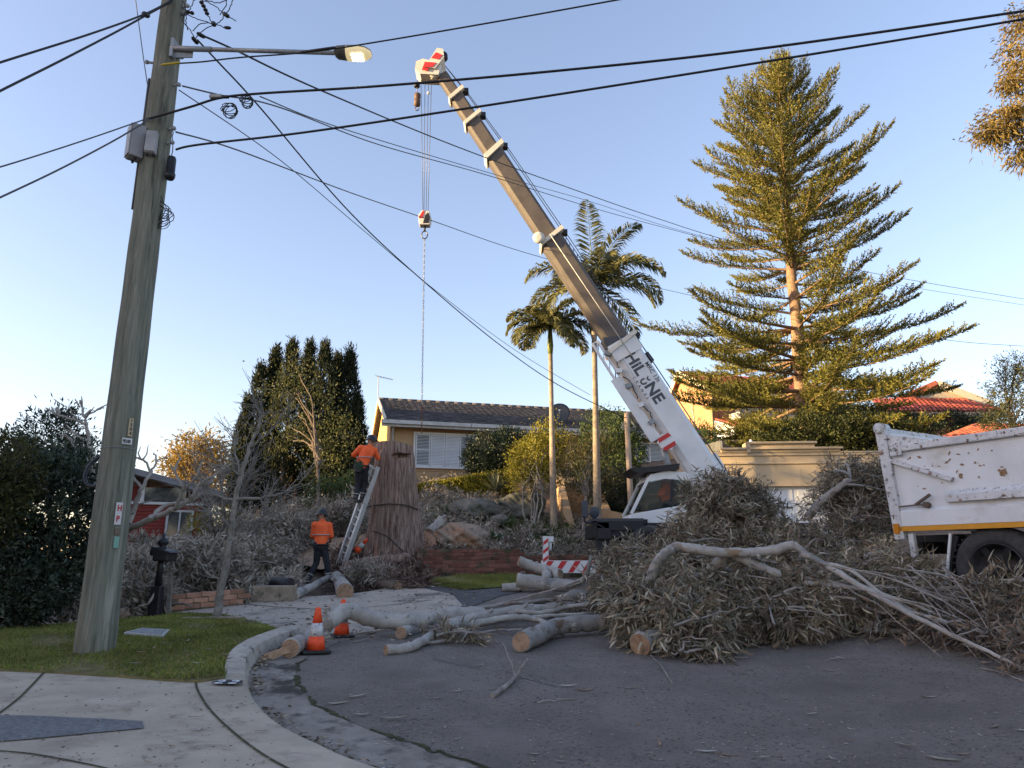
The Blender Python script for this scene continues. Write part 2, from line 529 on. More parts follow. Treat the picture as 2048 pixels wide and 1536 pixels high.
M_LAWNSOIL = mat('lawn_soil', (0.12, 0.115, 0.042), 0.95, (0.20, 0.165, 0.08), 6.0, 0.25, 0.8, 40.0, spots=[((0.09, 0.07, 0.05), 2.0, .58, .68)])
M_SAND = mat('sawdust', (0.33, 0.215, 0.14), 0.95, (0.45, 0.31, 0.21), 9.0, 0.15, 0.7, 40.0, spots=[((0.22, 0.15, 0.10), 12.0, .58, .68)])
M_ASPH2 = mat('old_asphalt', (0.075, 0.075, 0.077), 0.85, (0.115, 0.113, 0.112), 6.0, 0.14, 0.8, 90.0, spots=[((0.2, 0.18, 0.15), 30.0, .62, .70)])

# ---- terrain: one sheet to the horizon
def terrain():
    def axis(a, b, lo, hi, fine):
        core = np.arange(lo, hi + .01, fine)
        left = lo - np.geomspace(2, lo - a, 9); right = hi + np.geomspace(2, b - hi, 9)
        return np.concatenate([left[::-1], core, right])
    xs = axis(-900, 900, -27, 36, .5); ys = axis(-600, 1800, -11, 52, .5)
    gx, gy = np.meshgrid(xs, ys)
    xy = np.stack([gx.ravel(), gy.ravel()], 1)
    z = GA(xy)
    n1 = .5 * np.sin(xy[:, 0] * 1.7 + 1) * np.sin(xy[:, 1] * 1.3) + .5 * np.sin(xy[:, 0] * 4.1) * np.cos(xy[:, 1] * 3.7 + 2) + rng.normal(0, .4, len(z))
    rough = np.clip((xy[:, 1] - 17.5) / 2, 0, 1)
    z = z - .10 * (1 - rough) + n1 * .05 * rough
    z = np.where((xy[:, 1] > 0) & (xy[:, 1] < 17), z - .04, z)
    nx = len(xs)
    i = np.arange(len(ys) - 1)[:, None] * nx + np.arange(nx - 1)[None, :]
    F = np.stack([i, i + 1, i + nx + 1, i + nx], 2).reshape(-1, 4)
    me = tri_mesh('ground', np.column_stack([xy, z]), F, True)
    o = mesh_obj('ground', me, M_SOIL); o['kind'] = 'structure'
terrain()

def plan(pxs, off=0.0):
    return [gp(a, b, off) for a, b in pxs]

# kerb line (face between footpath and gutter) and the lip where asphalt starts, from bottom of the picture upwards
KERB = plan([(760, 1560), (640, 1510), (560, 1468), (512, 1420), (494, 1375), (496, 1342), (520, 1316), (556, 1297), (600, 1280)])
KERB = [Vector((KERB[0].x + 1.6, KERB[0].y - 1.1, 0)), *KERB]
KERB = [Vector((1.9, 1.5, 0)), *KERB]
LIP = plan([(990, 1545), (860, 1500), (740, 1462), (650, 1420), (604, 1378), (592, 1348), (602, 1324), (640, 1302), (690, 1282), (760, 1266)])
LIP = [Vector((2.9, 2.0, 0)), *LIP]
KERB_S = [p for p in wob([(p.x, p.y, 0) for p in KERB], 5, 0)]
LIP_S = [p for p in wob([(p.x, p.y, 0) for p in LIP], 5, 0)]
DRIVE_LIP = plan([(600, 1280), (680, 1266), (790, 1252), (870, 1232), (930, 1212)], 0.0)

road_poly = [(p.x, p.y) for p in LIP_S] + [(p.x, p.y) for p in plan([(800, 1258), (870, 1234), (935, 1212), (985, 1192), (1060, 1176), (1200, 1165), (1320, 1160), (1500, 1146)])] + [(13.0, 17.0), (20, 12), (20, -6), (4.5, -6)]
road = sheet('road', road_poly, 0.0, M_ASPH, 0.35)
gut_poly = [(p.x, p.y) for p in KERB_S] + [(p.x, p.y) for p in plan([(690, 1270), (775, 1256)])] + [(p.x, p.y) for p in reversed(LIP_S)]
gutter = sheet('gutter', gut_poly, 0.004, M_GUT, 0.15)

# kerb: a real step, higher along the lawn, laid back along the footpath crossing
def ribbon(name, line, prof, mat_, parent=None, kind='structure'):
    """sweeps a cross-section (list of (offset to the left, height)) along a plan line"""
    V, F = [], []
    m = len(prof(0.0))
    for i, p in enumerate(line):
        d = (line[min(i + 1, len(line) - 1)] - line[max(i - 1, 0)]); d.z = 0; d.normalize()
        nrm = Vector((-d.y, d.x, 0))
        for o, h in prof(i / (len(line) - 1)):
            q = p + nrm * o
            V.append((q.x, q.y, G(q.x, q.y) + h))
    for i in range(len(line) - 1):
        for k in range(m - 1):
            F.append((i * m + k, i * m + k + 1, (i + 1) * m + k + 1, (i + 1) * m + k))
    me = bpy.data.meshes.new(name); me.from_pydata(V, [], F)
    bm = bmesh.new(); bm.from_mesh(me); bmesh.ops.recalc_face_normals(bm, faces=bm.faces)
    if sum(f.normal.z for f in bm.faces) < 0: bmesh.ops.reverse_faces(bm, faces=bm.faces)
    bm.to_mesh(me); bm.free()
    o = mesh_obj(name, me, mat_, parent)
    if kind: o['kind'] = kind
    return o
def kerb_prof(t):
    h = .075 + .075 * min(1, max(0, (t - KT) / .10))
    return [(-.03, -.05), (-.02, .0), (.005, h * .6), (.02, h * .93), (.05, h + .004), (.19, h + .012), (.20, h - .06)]

PATH_EDGE = plan([(0, 1337), (130, 1343), (240, 1350), (330, 1357), (400, 1360), (452, 1355)], .11)
kb = []
for i, p in enumerate(KERB_S):
    d = (KERB_S[min(i + 1, len(KERB_S) - 1)] - KERB_S[max(i - 1, 0)]); d.normalize()
    kb.append((p + Vector((-d.y, d.x, 0)) * .185, i))
k_split = min(range(len(kb)), key=lambda i: (kb[i][0].xy - PATH_EDGE[-1].xy).length)
KT = k_split / (len(KERB_S) - 1)
kn = len(KERB_S) - 1
ribbon('kerb', KERB_S[:k_split + 2], lambda t: kerb_prof(t * (k_split + 1) / kn), M_CONC)
ribbon('kerb', KERB_S[k_split + 1:], lambda t: kerb_prof((k_split + 1 + t * (kn - k_split - 1)) / kn), M_KERB)
path_poly = [(-16, 2.0)] + [(-16, PATH_EDGE[0].y + .5)] + [(p.x, p.y) for p in PATH_EDGE[:-1]] + [(p.x, p.y) for p, i in reversed(kb[:k_split + 1])] + [(1.0, -2.5), (-16, -2.5)]
sheet('footpath', path_poly, .088, M_CONC, 0.3)

LAWN_BACK = plan([(-160, 1262), (60, 1250), (210, 1243), (345, 1224), (440, 1226), (510, 1239), (585, 1268)], .12)
lawn_poly = [(-16, PATH_EDGE[0].y + .5)] + [(p.x, p.y) for p in PATH_EDGE[:-1]] + [(p.x, p.y) for p, i in kb[k_split:]] + [(p.x, p.y) for p in reversed(LAWN_BACK)] + [(-16, LAWN_BACK[0].y + .6)]
sheet('lawn_soil', lawn_poly, .105, M_LAWNSOIL, 0.3, thick=.06)
drive_poly = [(p.x, p.y) for p in plan([(612, 1276), (700, 1265), (790, 1252), (868, 1234), (925, 1208), (905, 1186), (845, 1174), (780, 1172), (690, 1186), (600, 1192), (470, 1206), (350, 1222), (440, 1226), (510, 1239), (585, 1268)], .05)]
sheet('driveway', drive_poly, .03, M_AGG, 0.3, thick=.04)
# old patch of bitumen and bare verge further back
sheet('old_road_patch', [(p.x, p.y) for p in plan([(850, 1182), (870, 1222), (930, 1216), (1000, 1192), (1075, 1176), (1050, 1162), (930, 1168), (835, 1170)], .012)], .012, M_ASPH2, 0.3)
sheet('sawdust_patch', [(p.x, p.y) for p in plan([(585, 1118), (615, 1098), (650, 1082), (690, 1074), (740, 1068), (750, 1085), (728, 1102), (700, 1118), (670, 1136), (640, 1140), (612, 1132)], .12)], .13, M_SAND, 0.25, noise=.04, kind='stuff')

# dark joints in the footpath and the grey bitumen patch on it
M_JOINT = mat('joint_dirt', (0.045, 0.04, 0.03), 0.95, (0.07, 0.075, 0.035), 20.0, .3)
def strip(name, pts, wdt, off, mat_, parent=None, kind='structure'):
    L = [Vector((p.x, p.y, 0)) for p in wob(pts, 6, 0)]
    return ribbon(name, L, lambda t: [(-wdt / 2, off), (wdt / 2, off)], mat_, parent, kind)
strip('path_joint', plan([(392, 1360), (395, 1380), (420, 1420), (470, 1468), (530, 1512), (600, 1550)], .09), .018, .094, M_JOINT)
strip('path_joint', plan([(90, 1343), (45, 1390), (0, 1426), (-60, 1470)], .09), .02, .094, M_JOINT)
strip('path_joint', plan([(-40, 1500), (60, 1508), (180, 1530), (260, 1550)], .09), .015, .094, M_JOINT)
sheet('path_patch', [(p.x, p.y) for p in plan([(-120, 1428), (60, 1431), (200, 1437), (284, 1442), (288, 1456), (180, 1466), (70, 1477), (-120, 1492)], .095)], .096, mat('patch_bitumen', (0.13, 0.135, 0.14), .9, (0.21, 0.215, 0.22), 30.0, .15, .6, 90.0, spots=[((.3, .3, .3), 80.0, .62, .7)]), .15)
# driveway cracks
strip('driveway_crack', plan([(345, 1222), (470, 1208), (560, 1214), (650, 1218), (760, 1212), (860, 1200)], .035), .03, .038, M_JOINT)
strip('driveway_crack', plan([(700, 1208), (735, 1220), (745, 1236), (740, 1252)], .035), .025, .038, M_JOINT)
# moss and dirt along the asphalt lip
M_MOSS = mat('moss_dirt', (0.03, 0.032, 0.014), .95, (0.075, 0.075, 0.03), 14.0, .3, .8, 60.0)
_i = 3
while _i < len(LIP_S) - 9:
    _n = rnd.randint(2, 6)
    seg = [Vector((p.x + rnd.gauss(0, .012), p.y + rnd.gauss(0, .012), 0)) for p in LIP_S[_i:_i + _n + 1]]
    _w = [rnd.uniform(.006, .035) for _ in range(8)]
    ribbon('gutter_moss', wob(seg, 4, .006), lambda t: [(-_w[int(t * 6.9)], .008), (_w[int(t * 5.9) + 1] * .6, .008)], M_MOSS)
    _i += _n + rnd.choice((0, 1, 1, 2))

# house number painted on the kerb: 22 on a black patch
def kerb_number():
    c = gp(455, 1365, .1)
    o = thing('kerb_number', c, 'house number 22 painted white on black on the concrete kerb corner', 'number')
    bk = MB()
    ring = []
    for i in range(26):
        a = 2 * math.pi * i / 26; r = 1 + rnd.uniform(-.12, .12)
        x, y = c.x + .135 * r * math.cos(a), c.y + .075 * r * math.sin(a)
        ring.append((x, y, G(x, y) + .1035))
    bk.add(ring, [tuple(range(26))])
    bk.build('black_patch', plain('kerb_black', (.03, .03, .032), .8), o)
    for k, dx in enumerate((-.062, .055)):
        w = MB()
        seg = [(-.03, .03), (0, .045), (.03, .03), (.022, .008), (-.032, -.042), (.036, -.042)]
        pts = [(c.x + dx + a, c.y + b * 1.1) for a, b in seg]
        for a, b in zip(pts[:-1], pts[1:]):
            w.bar((a[0], a[1], G(*a) + .106), (b[0], b[1], G(*b) + .106), .016, .003)
        w.build('digit', plain('kerb_white', (.65, .68, .72), .8), o)
kerb_number()

# ---- short grass on the verge
M_GRASS = leaf_mat('grass_blades', [(.10, .135, .022), (.155, .20, .035), (.21, .225, .055), (.34, .28, .12)], .25, .7)
def grass(name, poly, n, hgt, label, off=.10):
    A = np.array([(p[0], p[1]) for p in poly])
    lo, hi = A.min(0), A.max(0)
    lo = np.maximum(lo, [-7.5, 0])
    q = rng.uniform(lo, hi, (n * 3, 2))
    ins = np.zeros(len(q), bool)
    B = np.roll(A, -1, 0)
    for a, b in zip(A, B):
        c = (a[1] > q[:, 1]) != (b[1] > q[:, 1])
        if a[1] != b[1]:
            ins ^= c & (q[:, 0] < (b[0] - a[0]) * (q[:, 1] - a[1]) / (b[1] - a[1]) + a[0])
    q = q[ins]
    patch = np.sin(q[:, 0] * 2.3 + 1) * np.cos(q[:, 1] * 1.9) + .5 * np.sin(q[:, 0] * 6 + q[:, 1] * 5) + rng.normal(0, .35, len(q))
    q = q[patch > -.85][:n]; patch = patch[patch > -.85][:n]
    z = GA(q) + off
    d = np.column_stack([rng.normal(0, .55, len(q)), rng.normal(0, .55, len(q)), np.ones(len(q))])
    V, F = leaves(np.column_stack([q, z]), d, hgt * rng.uniform(.5, 1.3, len(q)) * (1 + .35 * np.clip(patch, -.5, 1.5)), .009, .15, .2)
    o = mesh_obj(name, tri_mesh(name, V, F), M_GRASS)
    tag(o, label, 'grass', kind='stuff')
grass('lawn_grass', lawn_poly, 60000, .045, 'short green lawn grass around the timber pole')
vg = plan([(860, 1158), (920, 1147), (1045, 1147), (1090, 1150), (1080, 1164), (1000, 1172), (930, 1177), (870, 1168)], .05)
sheet('verge_soil', [(p.x, p.y) for p in vg], .022, M_LAWNSOIL, .3, noise=.01)
grass('verge_grass', [(p.x, p.y) for p in vg], 16000, .06, 'strip of green grass in front of the brick retaining wall', .02)
# ================================================================== buildings
def frame(p0, p1, up=Vector((0, 0, 1))):
    """matrix with x along p0->p1 (levelled), y into the building (away from the camera), z up, origin p0"""
    p0, p1 = Vector(p0), Vector(p1)
    x = p1 - p0; x.z = 0; x.normalize()
    y = Vector((-x.y, x.x, 0))
    m = Matrix.Identity(4)
    for i in range(3):
        m[i][0], m[i][1], m[i][2], m[i][3] = x[i], y[i], (0, 0, 1)[i], p0[i]
    return m

M_RENDER = mat('tan_render', (0.42, 0.29, 0.165), 0.85, (0.47, 0.325, 0.19), 1.2, .06, .25, 70.0)
M_RENDER2 = mat('pale_tan_render', (0.47, 0.36, 0.225), 0.85, (0.54, 0.42, 0.27), 1.0, .08, .25, 70.0, spots=[((.27, .22, .15), 1.7, .60, .78)], stretch=(1, 1, .35))
M_TRIM = plain('white_trim', (0.70, 0.71, 0.72), .45, scale=3.0)
M_TRIMCREAM = plain('cream_trim', (0.66, 0.60, 0.44), .5, scale=3.0)
M_GREYTRIM = mat('grey_gutter', (0.40, 0.42, 0.43), .5, (0.52, 0.54, 0.55), 5.0, .08)
M_TILE = mat('charcoal_tile', (0.065, 0.06, 0.062), .8, (0.105, 0.098, 0.10), 5.0, .15, .4, 50.0, objrand=.28, coords='pos')
M_TILERED = mat('terracotta_tile', (0.28, 0.055, 0.04), .7, (0.42, 0.11, 0.07), 6.0, .15, .4, 50.0, island=.25)
M_TILEOR = mat('orange_tile', (0.36, 0.09, 0.05), .75, (0.48, 0.16, 0.09), 6.0, .15, .4, 50.0, island=.25)
M_DARK = plain('near_black', (0.018, 0.017, 0.018), .7)
M_GLASS = plain('window_glass', (0.06, 0.075, 0.085), .06, var=.02, spec=.9)
M_SLAT = plain('shutter_white', (0.62, 0.66, 0.70), .5, scale=2.0)
M_BRICKRED = mat('red_brick', (0.15, 0.058, 0.045), .9, (0.22, 0.09, 0.068), 7.0, .2, .5, 60.0, objrand=.35, spots=[((.06, .058, .035), 3.0, .48, .62)])
M_MORTAR = mat('mortar', (0.12, 0.085, 0.065), .95, (0.19, 0.15, 0.115), 10.0, .2, .4, 60.0, spots=[((.045, .055, .025), 2.0, .52, .64)])
M_BRICKOR = mat('orange_brick', (0.33, 0.17, 0.11), .9, (0.44, 0.25, 0.17), 7.0, .2, .5, 60.0, objrand=.4)

def brick_mat(name, c1, c2, mort, bw=.24, bh=.086):
    m = bpy.data.materials.new(name); m.use_nodes = True
    N, Lk = m.node_tree.nodes, m.node_tree.links
    b = N['Principled BSDF']; b.inputs['Roughness'].default_value = .9
    tc = N.new('ShaderNodeTexCoord')
    br = N.new('ShaderNodeTexBrick'); br.inputs['Scale'].default_value = 1.0
    br.inputs['Brick Width'].default_value = bw; br.inputs['Row Height'].default_value = bh; br.inputs['Mortar Size'].default_value = .010
    br.inputs['Color1'].default_value = (*c1, 1); br.inputs['Color2'].default_value = (*c2, 1); br.inputs['Mortar'].default_value = (*mort, 1)
    Lk.new(tc.outputs['UV'], br.inputs['Vector'])
    nz = N.new('ShaderNodeTexNoise'); nz.inputs['Scale'].default_value = 3.0; Lk.new(tc.outputs['UV'], nz.inputs['Vector'])
    mr = N.new('ShaderNodeMapRange'); mr.inputs['To Min'].default_value = .7; mr.inputs['To Max'].default_value = 1.3; Lk.new(nz.outputs['Fac'], mr.inputs['Value'])
    vm = N.new('ShaderNodeVectorMath'); vm.operation = 'SCALE'; Lk.new(br.outputs['Color'], vm.inputs[0]); Lk.new(mr.outputs[0], vm.inputs['Scale'])
    Lk.new(vm.outputs[0], b.inputs['Base Color'])
    bp = N.new('ShaderNodeBump'); bp.inputs['Strength'].default_value = .6; bp.inputs['Distance'].default_value = .01; bp.invert = True
    Lk.new(br.outputs['Fac'], bp.inputs['Height']); Lk.new(bp.outputs[0], b.inputs['Normal'])
    return m
M_BRICKWALL = brick_mat('sunlit_orange_brick', (.36, .17, .075), (.46, .25, .115), (.38, .28, .17))
M_BRICKWALL2 = brick_mat('shaded_brown_brick', (.24, .12, .085), (.33, .18, .13), (.34, .28, .23))
def uv_box(o):
    """UVs in metres from world position: u along the horizontal of each face, v up"""
    me = o.data; uv = me.uv_layers.new(name='UVMap')
    for p in me.polygons:
        n = p.normal
        h = Vector((-n.y, n.x, 0))
        h = h.normalized() if h.length > 1e-4 else Vector((1, 0, 0))
        for li in p.loop_indices:
            c = me.vertices[me.loops[li].vertex_index].co
            uv.data[li].uv = (c.dot(h), c.z)

def roof_tiles(parent, M, x0, x1, slope_len, pitch, mat_, tw=.30, tl=.34, limit=300, name='roof_tile'):
    """tiles over a slope that starts at local (x, 0, 0) and climbs in +y; each tile an object (nearest first), the rest joined"""
    me = bpy.data.meshes.new(name)
    V, F = [], []
    seg = 5
    for j, yy in enumerate((0, tl * 1.16)):
        for k in range(seg + 1):
            t = k / seg
            hgt = .009 * (math.sin(t * math.pi * 2) * .6 + .6) + (0.045 if j == 0 else .004)
            V.append((t * tw * 1.02, yy, hgt))
    for k in range(seg): F.append((k, k + 1, seg + 1 + k + 1, seg + 1 + k))
    b = len(V)
    for k in range(seg + 1): V.append((V[k][0], 0, V[k][2] - .03))
    for k in range(seg): F.append((b + k, b + k + 1, k + 1, k))
    me.from_pydata(V, [], F); me.materials.append(mat_)
    rows = int(slope_len / tl); cols = int((x1 - x0) / tw)
    Rm = Matrix.Rotation(pitch, 4, 'X')
    cells = []
    for r in range(rows):
        for c in range(cols):
            L = M @ Rm @ Matrix.Translation((x0 + c * tw + rnd.uniform(-.008, .008), r * tl, rnd.uniform(0, .012))) @ Matrix.Rotation(rnd.uniform(-.02, .02), 4, 'Z')
            cells.append((L.translation.length, L))
    cells.sort(key=lambda a: a[0])
    o0 = ORG[parent.name]
    for d, L in cells[:limit]:
        o = bpy.data.objects.new(name, me)
        COL.objects.link(o); o.parent = parent; o.matrix_local = Matrix.Translation(-o0) @ L
    if len(cells) > limit:
        mb = MB()
        for d, L in cells[limit:]:
            mb.add([L @ Vector(v) for v in V], F)
        o = mb.build('far_' + name + 's', mat_, parent); o['kind'] = 'stuff'

def window(parent, M, x, z, w, h, frame_m, nm=1, depth=.06, glass=None, louvres=False, name='window'):
    """a window in a wall whose outer face is local y=0"""
    f = MB(M); t = .07
    f.box((x + w / 2, -depth / 2, z + h - t / 2), (w, depth, t)); f.box((x + w / 2, -depth / 2 - .01, z + t / 2), (w + .1, depth + .02, t))
    f.box((x + t / 2, -depth / 2, z + h / 2), (t, depth - .004, h - 2 * t)); f.box((x + w - t / 2, -depth / 2, z + h / 2), (t, depth - .004, h - 2 * t))
    wo = f.build(name, frame_m, parent)
    g = MB(M); g.box((x + w / 2, -.012, z + h / 2), (w - 2 * t, .012, h - 2 * t)); g.build('pane', glass or M_GLASS, wo)
    for k in range(1, nm):
        m = MB(M); m.box((x + w * k / nm, -depth / 2 - .003, z + h / 2), (.05, depth, h - 2 * t)); m.build('mullion', frame_m, wo)
    return wo

# ---------------------------------------------------------------- the tan house on the rise
def tan_house():
    A = W(778, 935, 30.0)
    ang = R(15.0)
    flo = W(778, 946, 30.0).z
    A.z = flo
    B = A + Vector((math.cos(ang), math.sin(ang), 0))
    M = frame(A, B)
    H = thing('tan_house', A, 'single-storey tan rendered house with charcoal tiled roof on the rise', 'house')
    Ln, D, eh = 13.4, 8.6, W(800, 850, 30.0).z - flo
    pit = R(21.5)
    rise = (D / 2 + .55) * math.tan(pit)
    w = MB(M)
    # front wall: left block, recessed porch, right block
    w.box((2.95, .15, eh / 2 - .6), (5.9, .3, eh + 1.2))
    w.box((6.9, 2.2, eh / 2 - .6), (2.0, .3, eh + 1.2))
    w.box((5.75, 1.2, eh / 2 - .6), (.3, 1.75, eh + 1.2))
    w.box((8.05, 1.2, eh / 2 - .6), (.3, 1.75, eh + 1.2))
    w.box((10.65, .15, eh / 2 - .6), (5.5, .3, eh + 1.2))
    w.box((Ln - .15, D / 2, eh / 2 - .6), (.3, D - .62, eh + 1.2))
    w.box((Ln / 2, D - .15, eh / 2 - .6), (Ln, .3, eh + 1.2))
    w.build('wall', M_RENDER, H)
    g = MB(M)
    g.prism([(0, .31, -1.2), (0, D - .31, -1.2), (0, D - .31, eh), (0, D / 2, eh + rise - .12), (0, .31, eh)], (.3, 0, 0))
    g.build('gable_wall', mat('sunlit_render', (.52, .33, .11), .8, (.58, .38, .14), 2.0, .06), H)  # gable render yellowed to carry the low sunlight on it
    fl = MB(M); fl.box((Ln / 2, D / 2, eh + .02), (Ln - .7, D - .7, .06)); fl.build('ceiling_board', M_TRIMCREAM, H)
    # roof
    rf = MB(M)
    ov = .55
    for s in (0, 1):
        y0, y1 = (-ov, D / 2) if s == 0 else (D + ov, D / 2)
        rf.prism([(-.25, y0, eh + .06), (Ln + .4, y0, eh + .06), (Ln + .4, y1, eh + .06 + rise), (-.25, y1, eh + .06 + rise)], (0, 0, .05))
    roof = rf.build('roof', M_TILE, H)
    roof_tiles(roof, M @ Matrix.Translation((0, -ov - .05, eh + .12)), -.28, Ln + .4, (D / 2 + ov) / math.cos(pit), pit, M_TILE)
    rc = MB(M)
    for i in range(30):
        x = -.25 + i * (Ln + .65) / 30
        rc.cyl((x, D / 2, eh + rise + .13 + rnd.uniform(-.008, .008)), (x + .47, D / 2, eh + rise + .145), .11, .095, 8)
    o = rc.build('ridge_caps', M_TILE, roof); o['kind'] = 'stuff'
    gt = MB(M)
    gt.box((Ln / 2, -ov - .09, eh + .03), (Ln + .9, .14, .16)); gt.box((Ln / 2, -ov - .02, eh - .1), (Ln + .86, .03, .12))
    gt.build('gutter', M_GREYTRIM, H)
    sf = MB(M); sf.box((Ln / 2, -ov / 2 + .02, eh - .02), (Ln + .6, ov - .08, .03)); sf.build('soffit', mat('soffit_board', (.36, .27, .17), .8), H)
    bg = MB(M)
    bg.bar((-.27, -ov, eh + .1), (-.27, D / 2, eh + rise + .1), .06, .22); bg.bar((-.27, D + ov, eh + .1), (-.27, D / 2, eh + rise + .1), .06, .22)
    bg.build('barge_board', M_TRIMCREAM, H)
    # picture window with plantation shutters
    x0, ww, z0, wh = 1.0, 2.75, .25, 1.55
    wo = window(H, M, x0, z0, ww, wh, M_TRIM, 1, .09)
    for k in range(4):
        px_ = x0 + .09 + k * (ww - .18) / 4; pw = (ww - .18) / 4 - .02
        st = MB(M); t = .05
        for xx in (px_ + t / 2, px_ + pw - t / 2): st.box((xx, -.075, z0 + wh / 2), (t, .04, wh - .16))
        for zz in (z0 + .1, z0 + wh / 2, z0 + wh - .1): st.box((px_ + pw / 2, -.075, zz), (pw - 2 * t, .038, .05))
        st.build('shutter_frame', M_SLAT, wo)
        tilt = R(35) if k in (0, 3) else R(68)
        for j in range(21):
            zz = z0 + .145 + j * (wh - .29) / 20
            if abs(zz - (z0 + wh / 2)) < .04: continue
            sl = MB(M); sl.box((px_ + pw / 2, -.075, zz), (pw - 2 * t - .004, .058, .008), Matrix.Rotation(tilt, 3, 'X')); sl.build('slat', M_SLAT, wo)
    f = MB(M); f.box((x0 + ww / 2, -.012, z0 - .09), (ww + .9, .02, .05)); f.build('wall_band', M_RENDER, H)
    # right-hand window, porch door
    wo2 = window(H, M, 11.2, .2, 1.7, 1.6, M_TRIM, 2, .09)
    for j in range(22):
        sl = MB(M); sl.box((12.05, -.05, .34 + j * .062), (1.5, .05, .007), Matrix.Rotation(R(50), 3, 'X')); sl.build('slat', M_SLAT, wo2)
    d = MB(M); d.box((6.6, 2.03, eh / 2 - .2), (.95, .05, 2.0)); d.build('door', M_DARK, H)
    lt = MB(M)
    for i in range(14):
        for s in (-1, 1): lt.bar((.55 + i * .13, -.03 - .01 * s, -.75), (.55 + i * .13 + s * .45, -.03 - .01 * s, -.28), .03, .01)
    o = lt.build('subfloor_lattice', M_TRIM, H); o['kind'] = 'stuff'
    bd = MB(M); bd.box((1.7, -.008, -.5), (2.6, .012, .56)); bd.build('subfloor_shade_panel', M_DARK, H)  # dark sheet painted as the shade behind the lattice
    dp = MB(M); dp.tube([(.1, -.5, eh), (.1, -.1, eh - .3), (.1, -.07, -1.0)], .045, 8); dp.build('downpipe', M_GREYTRIM, H)
    # lower flat-roofed wing on the left
    fw = MB(M); fw.box((-1.4, 3.2, eh * .45 - .9), (2.5, 3.0, eh * .9 + .6)); fw.build('side_wing', mat('wing_board', (.34, .31, .27), .8), H)
    fr = MB(M); fr.box((-1.35, 3.0, eh * .9 - .52), (2.9, 3.8, .10)); fr.box((-1.35, 1.07, eh * .9 - .56), (2.9, .06, .2)); fr.build('side_roof', M_GREYTRIM, H)
    window(H, M @ Matrix.Translation((-2.4, 1.69, 0)), .25, .45, 1.4, .75, M_TRIM, 2, .06)
    # dish and aerial stand on the roof
    dc = M @ Vector((7.8, .55, eh + .55))
    dd = thing('satellite_dish', dc, 'dark grey satellite dish on the charcoal tiled roof between the palms', 'satellite dish')
    ds = MB(); ax = Vector((-.25, -.9, .35)).normalized()
    ds.lathe(dc + Vector((0, 0, .42)), ax, [(0, .02), (.02, .25), (.07, .45), (.11, .55), (.12, .55), (.08, .44), (.03, .22), (-.02, .03)], 26)
    ds.build('dish', plain('dish_dark', (.035, .04, .045), .5), dd)
    ps = MB(); ps.cyl(dc + Vector((0, .1, -.2)), dc + Vector((0, .1, .42)), .035, None, 10); ps.build('pole', M_TRIM, dd)
    ar = MB(); ar.bar(dc + Vector((0, .0, .12)), dc + Vector((0, -.42, .49)), .03, .03); ar.box(dc + Vector((0, -.45, .53)), (.08, .1, .08)); ar.build('feed_arm', M_TRIM, dd)
    tv_aerial(W(757, 800, 38.0), W(757, 752, 38.0), 'faint television aerial left of the tan house gable')
    return M
def tv_aerial(base, top, label):
    a = thing('tv_aerial', base, label, 'aerial')
    m = MB(); m.cyl(base - Vector((0, 0, 1.4)), top, .025, None, 6); m.build('mast', M_GREYTRIM, a)
    b = MB(); b.bar(top + Vector((-.1, 0, 0)), top + Vector((.75, .3, -.12)), .03, .03)
    b.build('boom', M_GREYTRIM, a)
    for i in range(6):
        e = MB(); p = top + Vector((-.1 + .15 * i, .06 * i, -.024 * i)); e.bar(p + Vector((-.05, -.35 + .03 * i, 0)), p + Vector((.05, .35 - .03 * i, 0)), .015, .015); e.build('element', M_GREYTRIM, a)
HOUSE_M = tan_house()

# ---------------------------------------------------------------- red weatherboard house, far left
def red_house():
    A = W(185, 1100, 24.0); B = W(395, 1098, 25.0); B.z = A.z
    zt = W(300, 1008, 24.4).z
    M = frame(A, B); Ln = (B - A).length; eh = zt - A.z
    H = thing('red_house', A, 'red weatherboard cottage with grey skillion roof behind the timber pole', 'house')
    wl = MB(M); wl.box((Ln / 2, 2.6, eh / 2 - .4), (Ln, 5, eh + .8)); wl.box((Ln / 2, 2.6, eh + .32), (Ln - .1, 4.8, .6)); wl.build('wall', plain('dark_red_wall', (.16, .028, .02), .8), H)
    mr = plain('red_board', (.215, .036, .026), .75, var=.14)
    nb = 13
    for i in range(nb):
        b = MB(M); z = i * eh / nb
        b.prism([(0, .1, z), (0, .06, z + .004), (0, .085, z + eh / nb - .004), (0, .1, z + eh / nb - .004)], (Ln, 0, 0)); b.build('weatherboard', mr, H)
    tr = MB(M); tr.box((Ln / 2, .04, eh + .04), (Ln + .1, .1, .09)); tr.build('white_trim', M_TRIM, H)
    hi = MB(M); hi.box((Ln * .62, .06, eh + .34), (Ln * .42, .05, .46)); hi.build('clerestory_pane', M_GLASS, H)
    up = MB(M); up.box((Ln * .40, .05, eh + .36), (.12, .06, .52)); up.build('white_post', M_TRIM, H)
    rf = MB(M); rf.prism([(-.6, -.7, eh + 1.18), (Ln * .35, -.7, eh + 1.12), (Ln + .7, -.7, eh + .42), (Ln + .7, -.7, eh + .22), (Ln * .35, -.7, eh + .92), (-.6, -.7, eh + .98)], (0, 6.4, 0))
    rf.build('roof', mat('grey_roof', (.17, .18, .20), .6, (.22, .23, .25), 3.0, .1), H)
    window(H, M, Ln * .66, eh * .26, Ln * .27, eh * .62, M_GREYTRIM, 2, .1)
red_house()

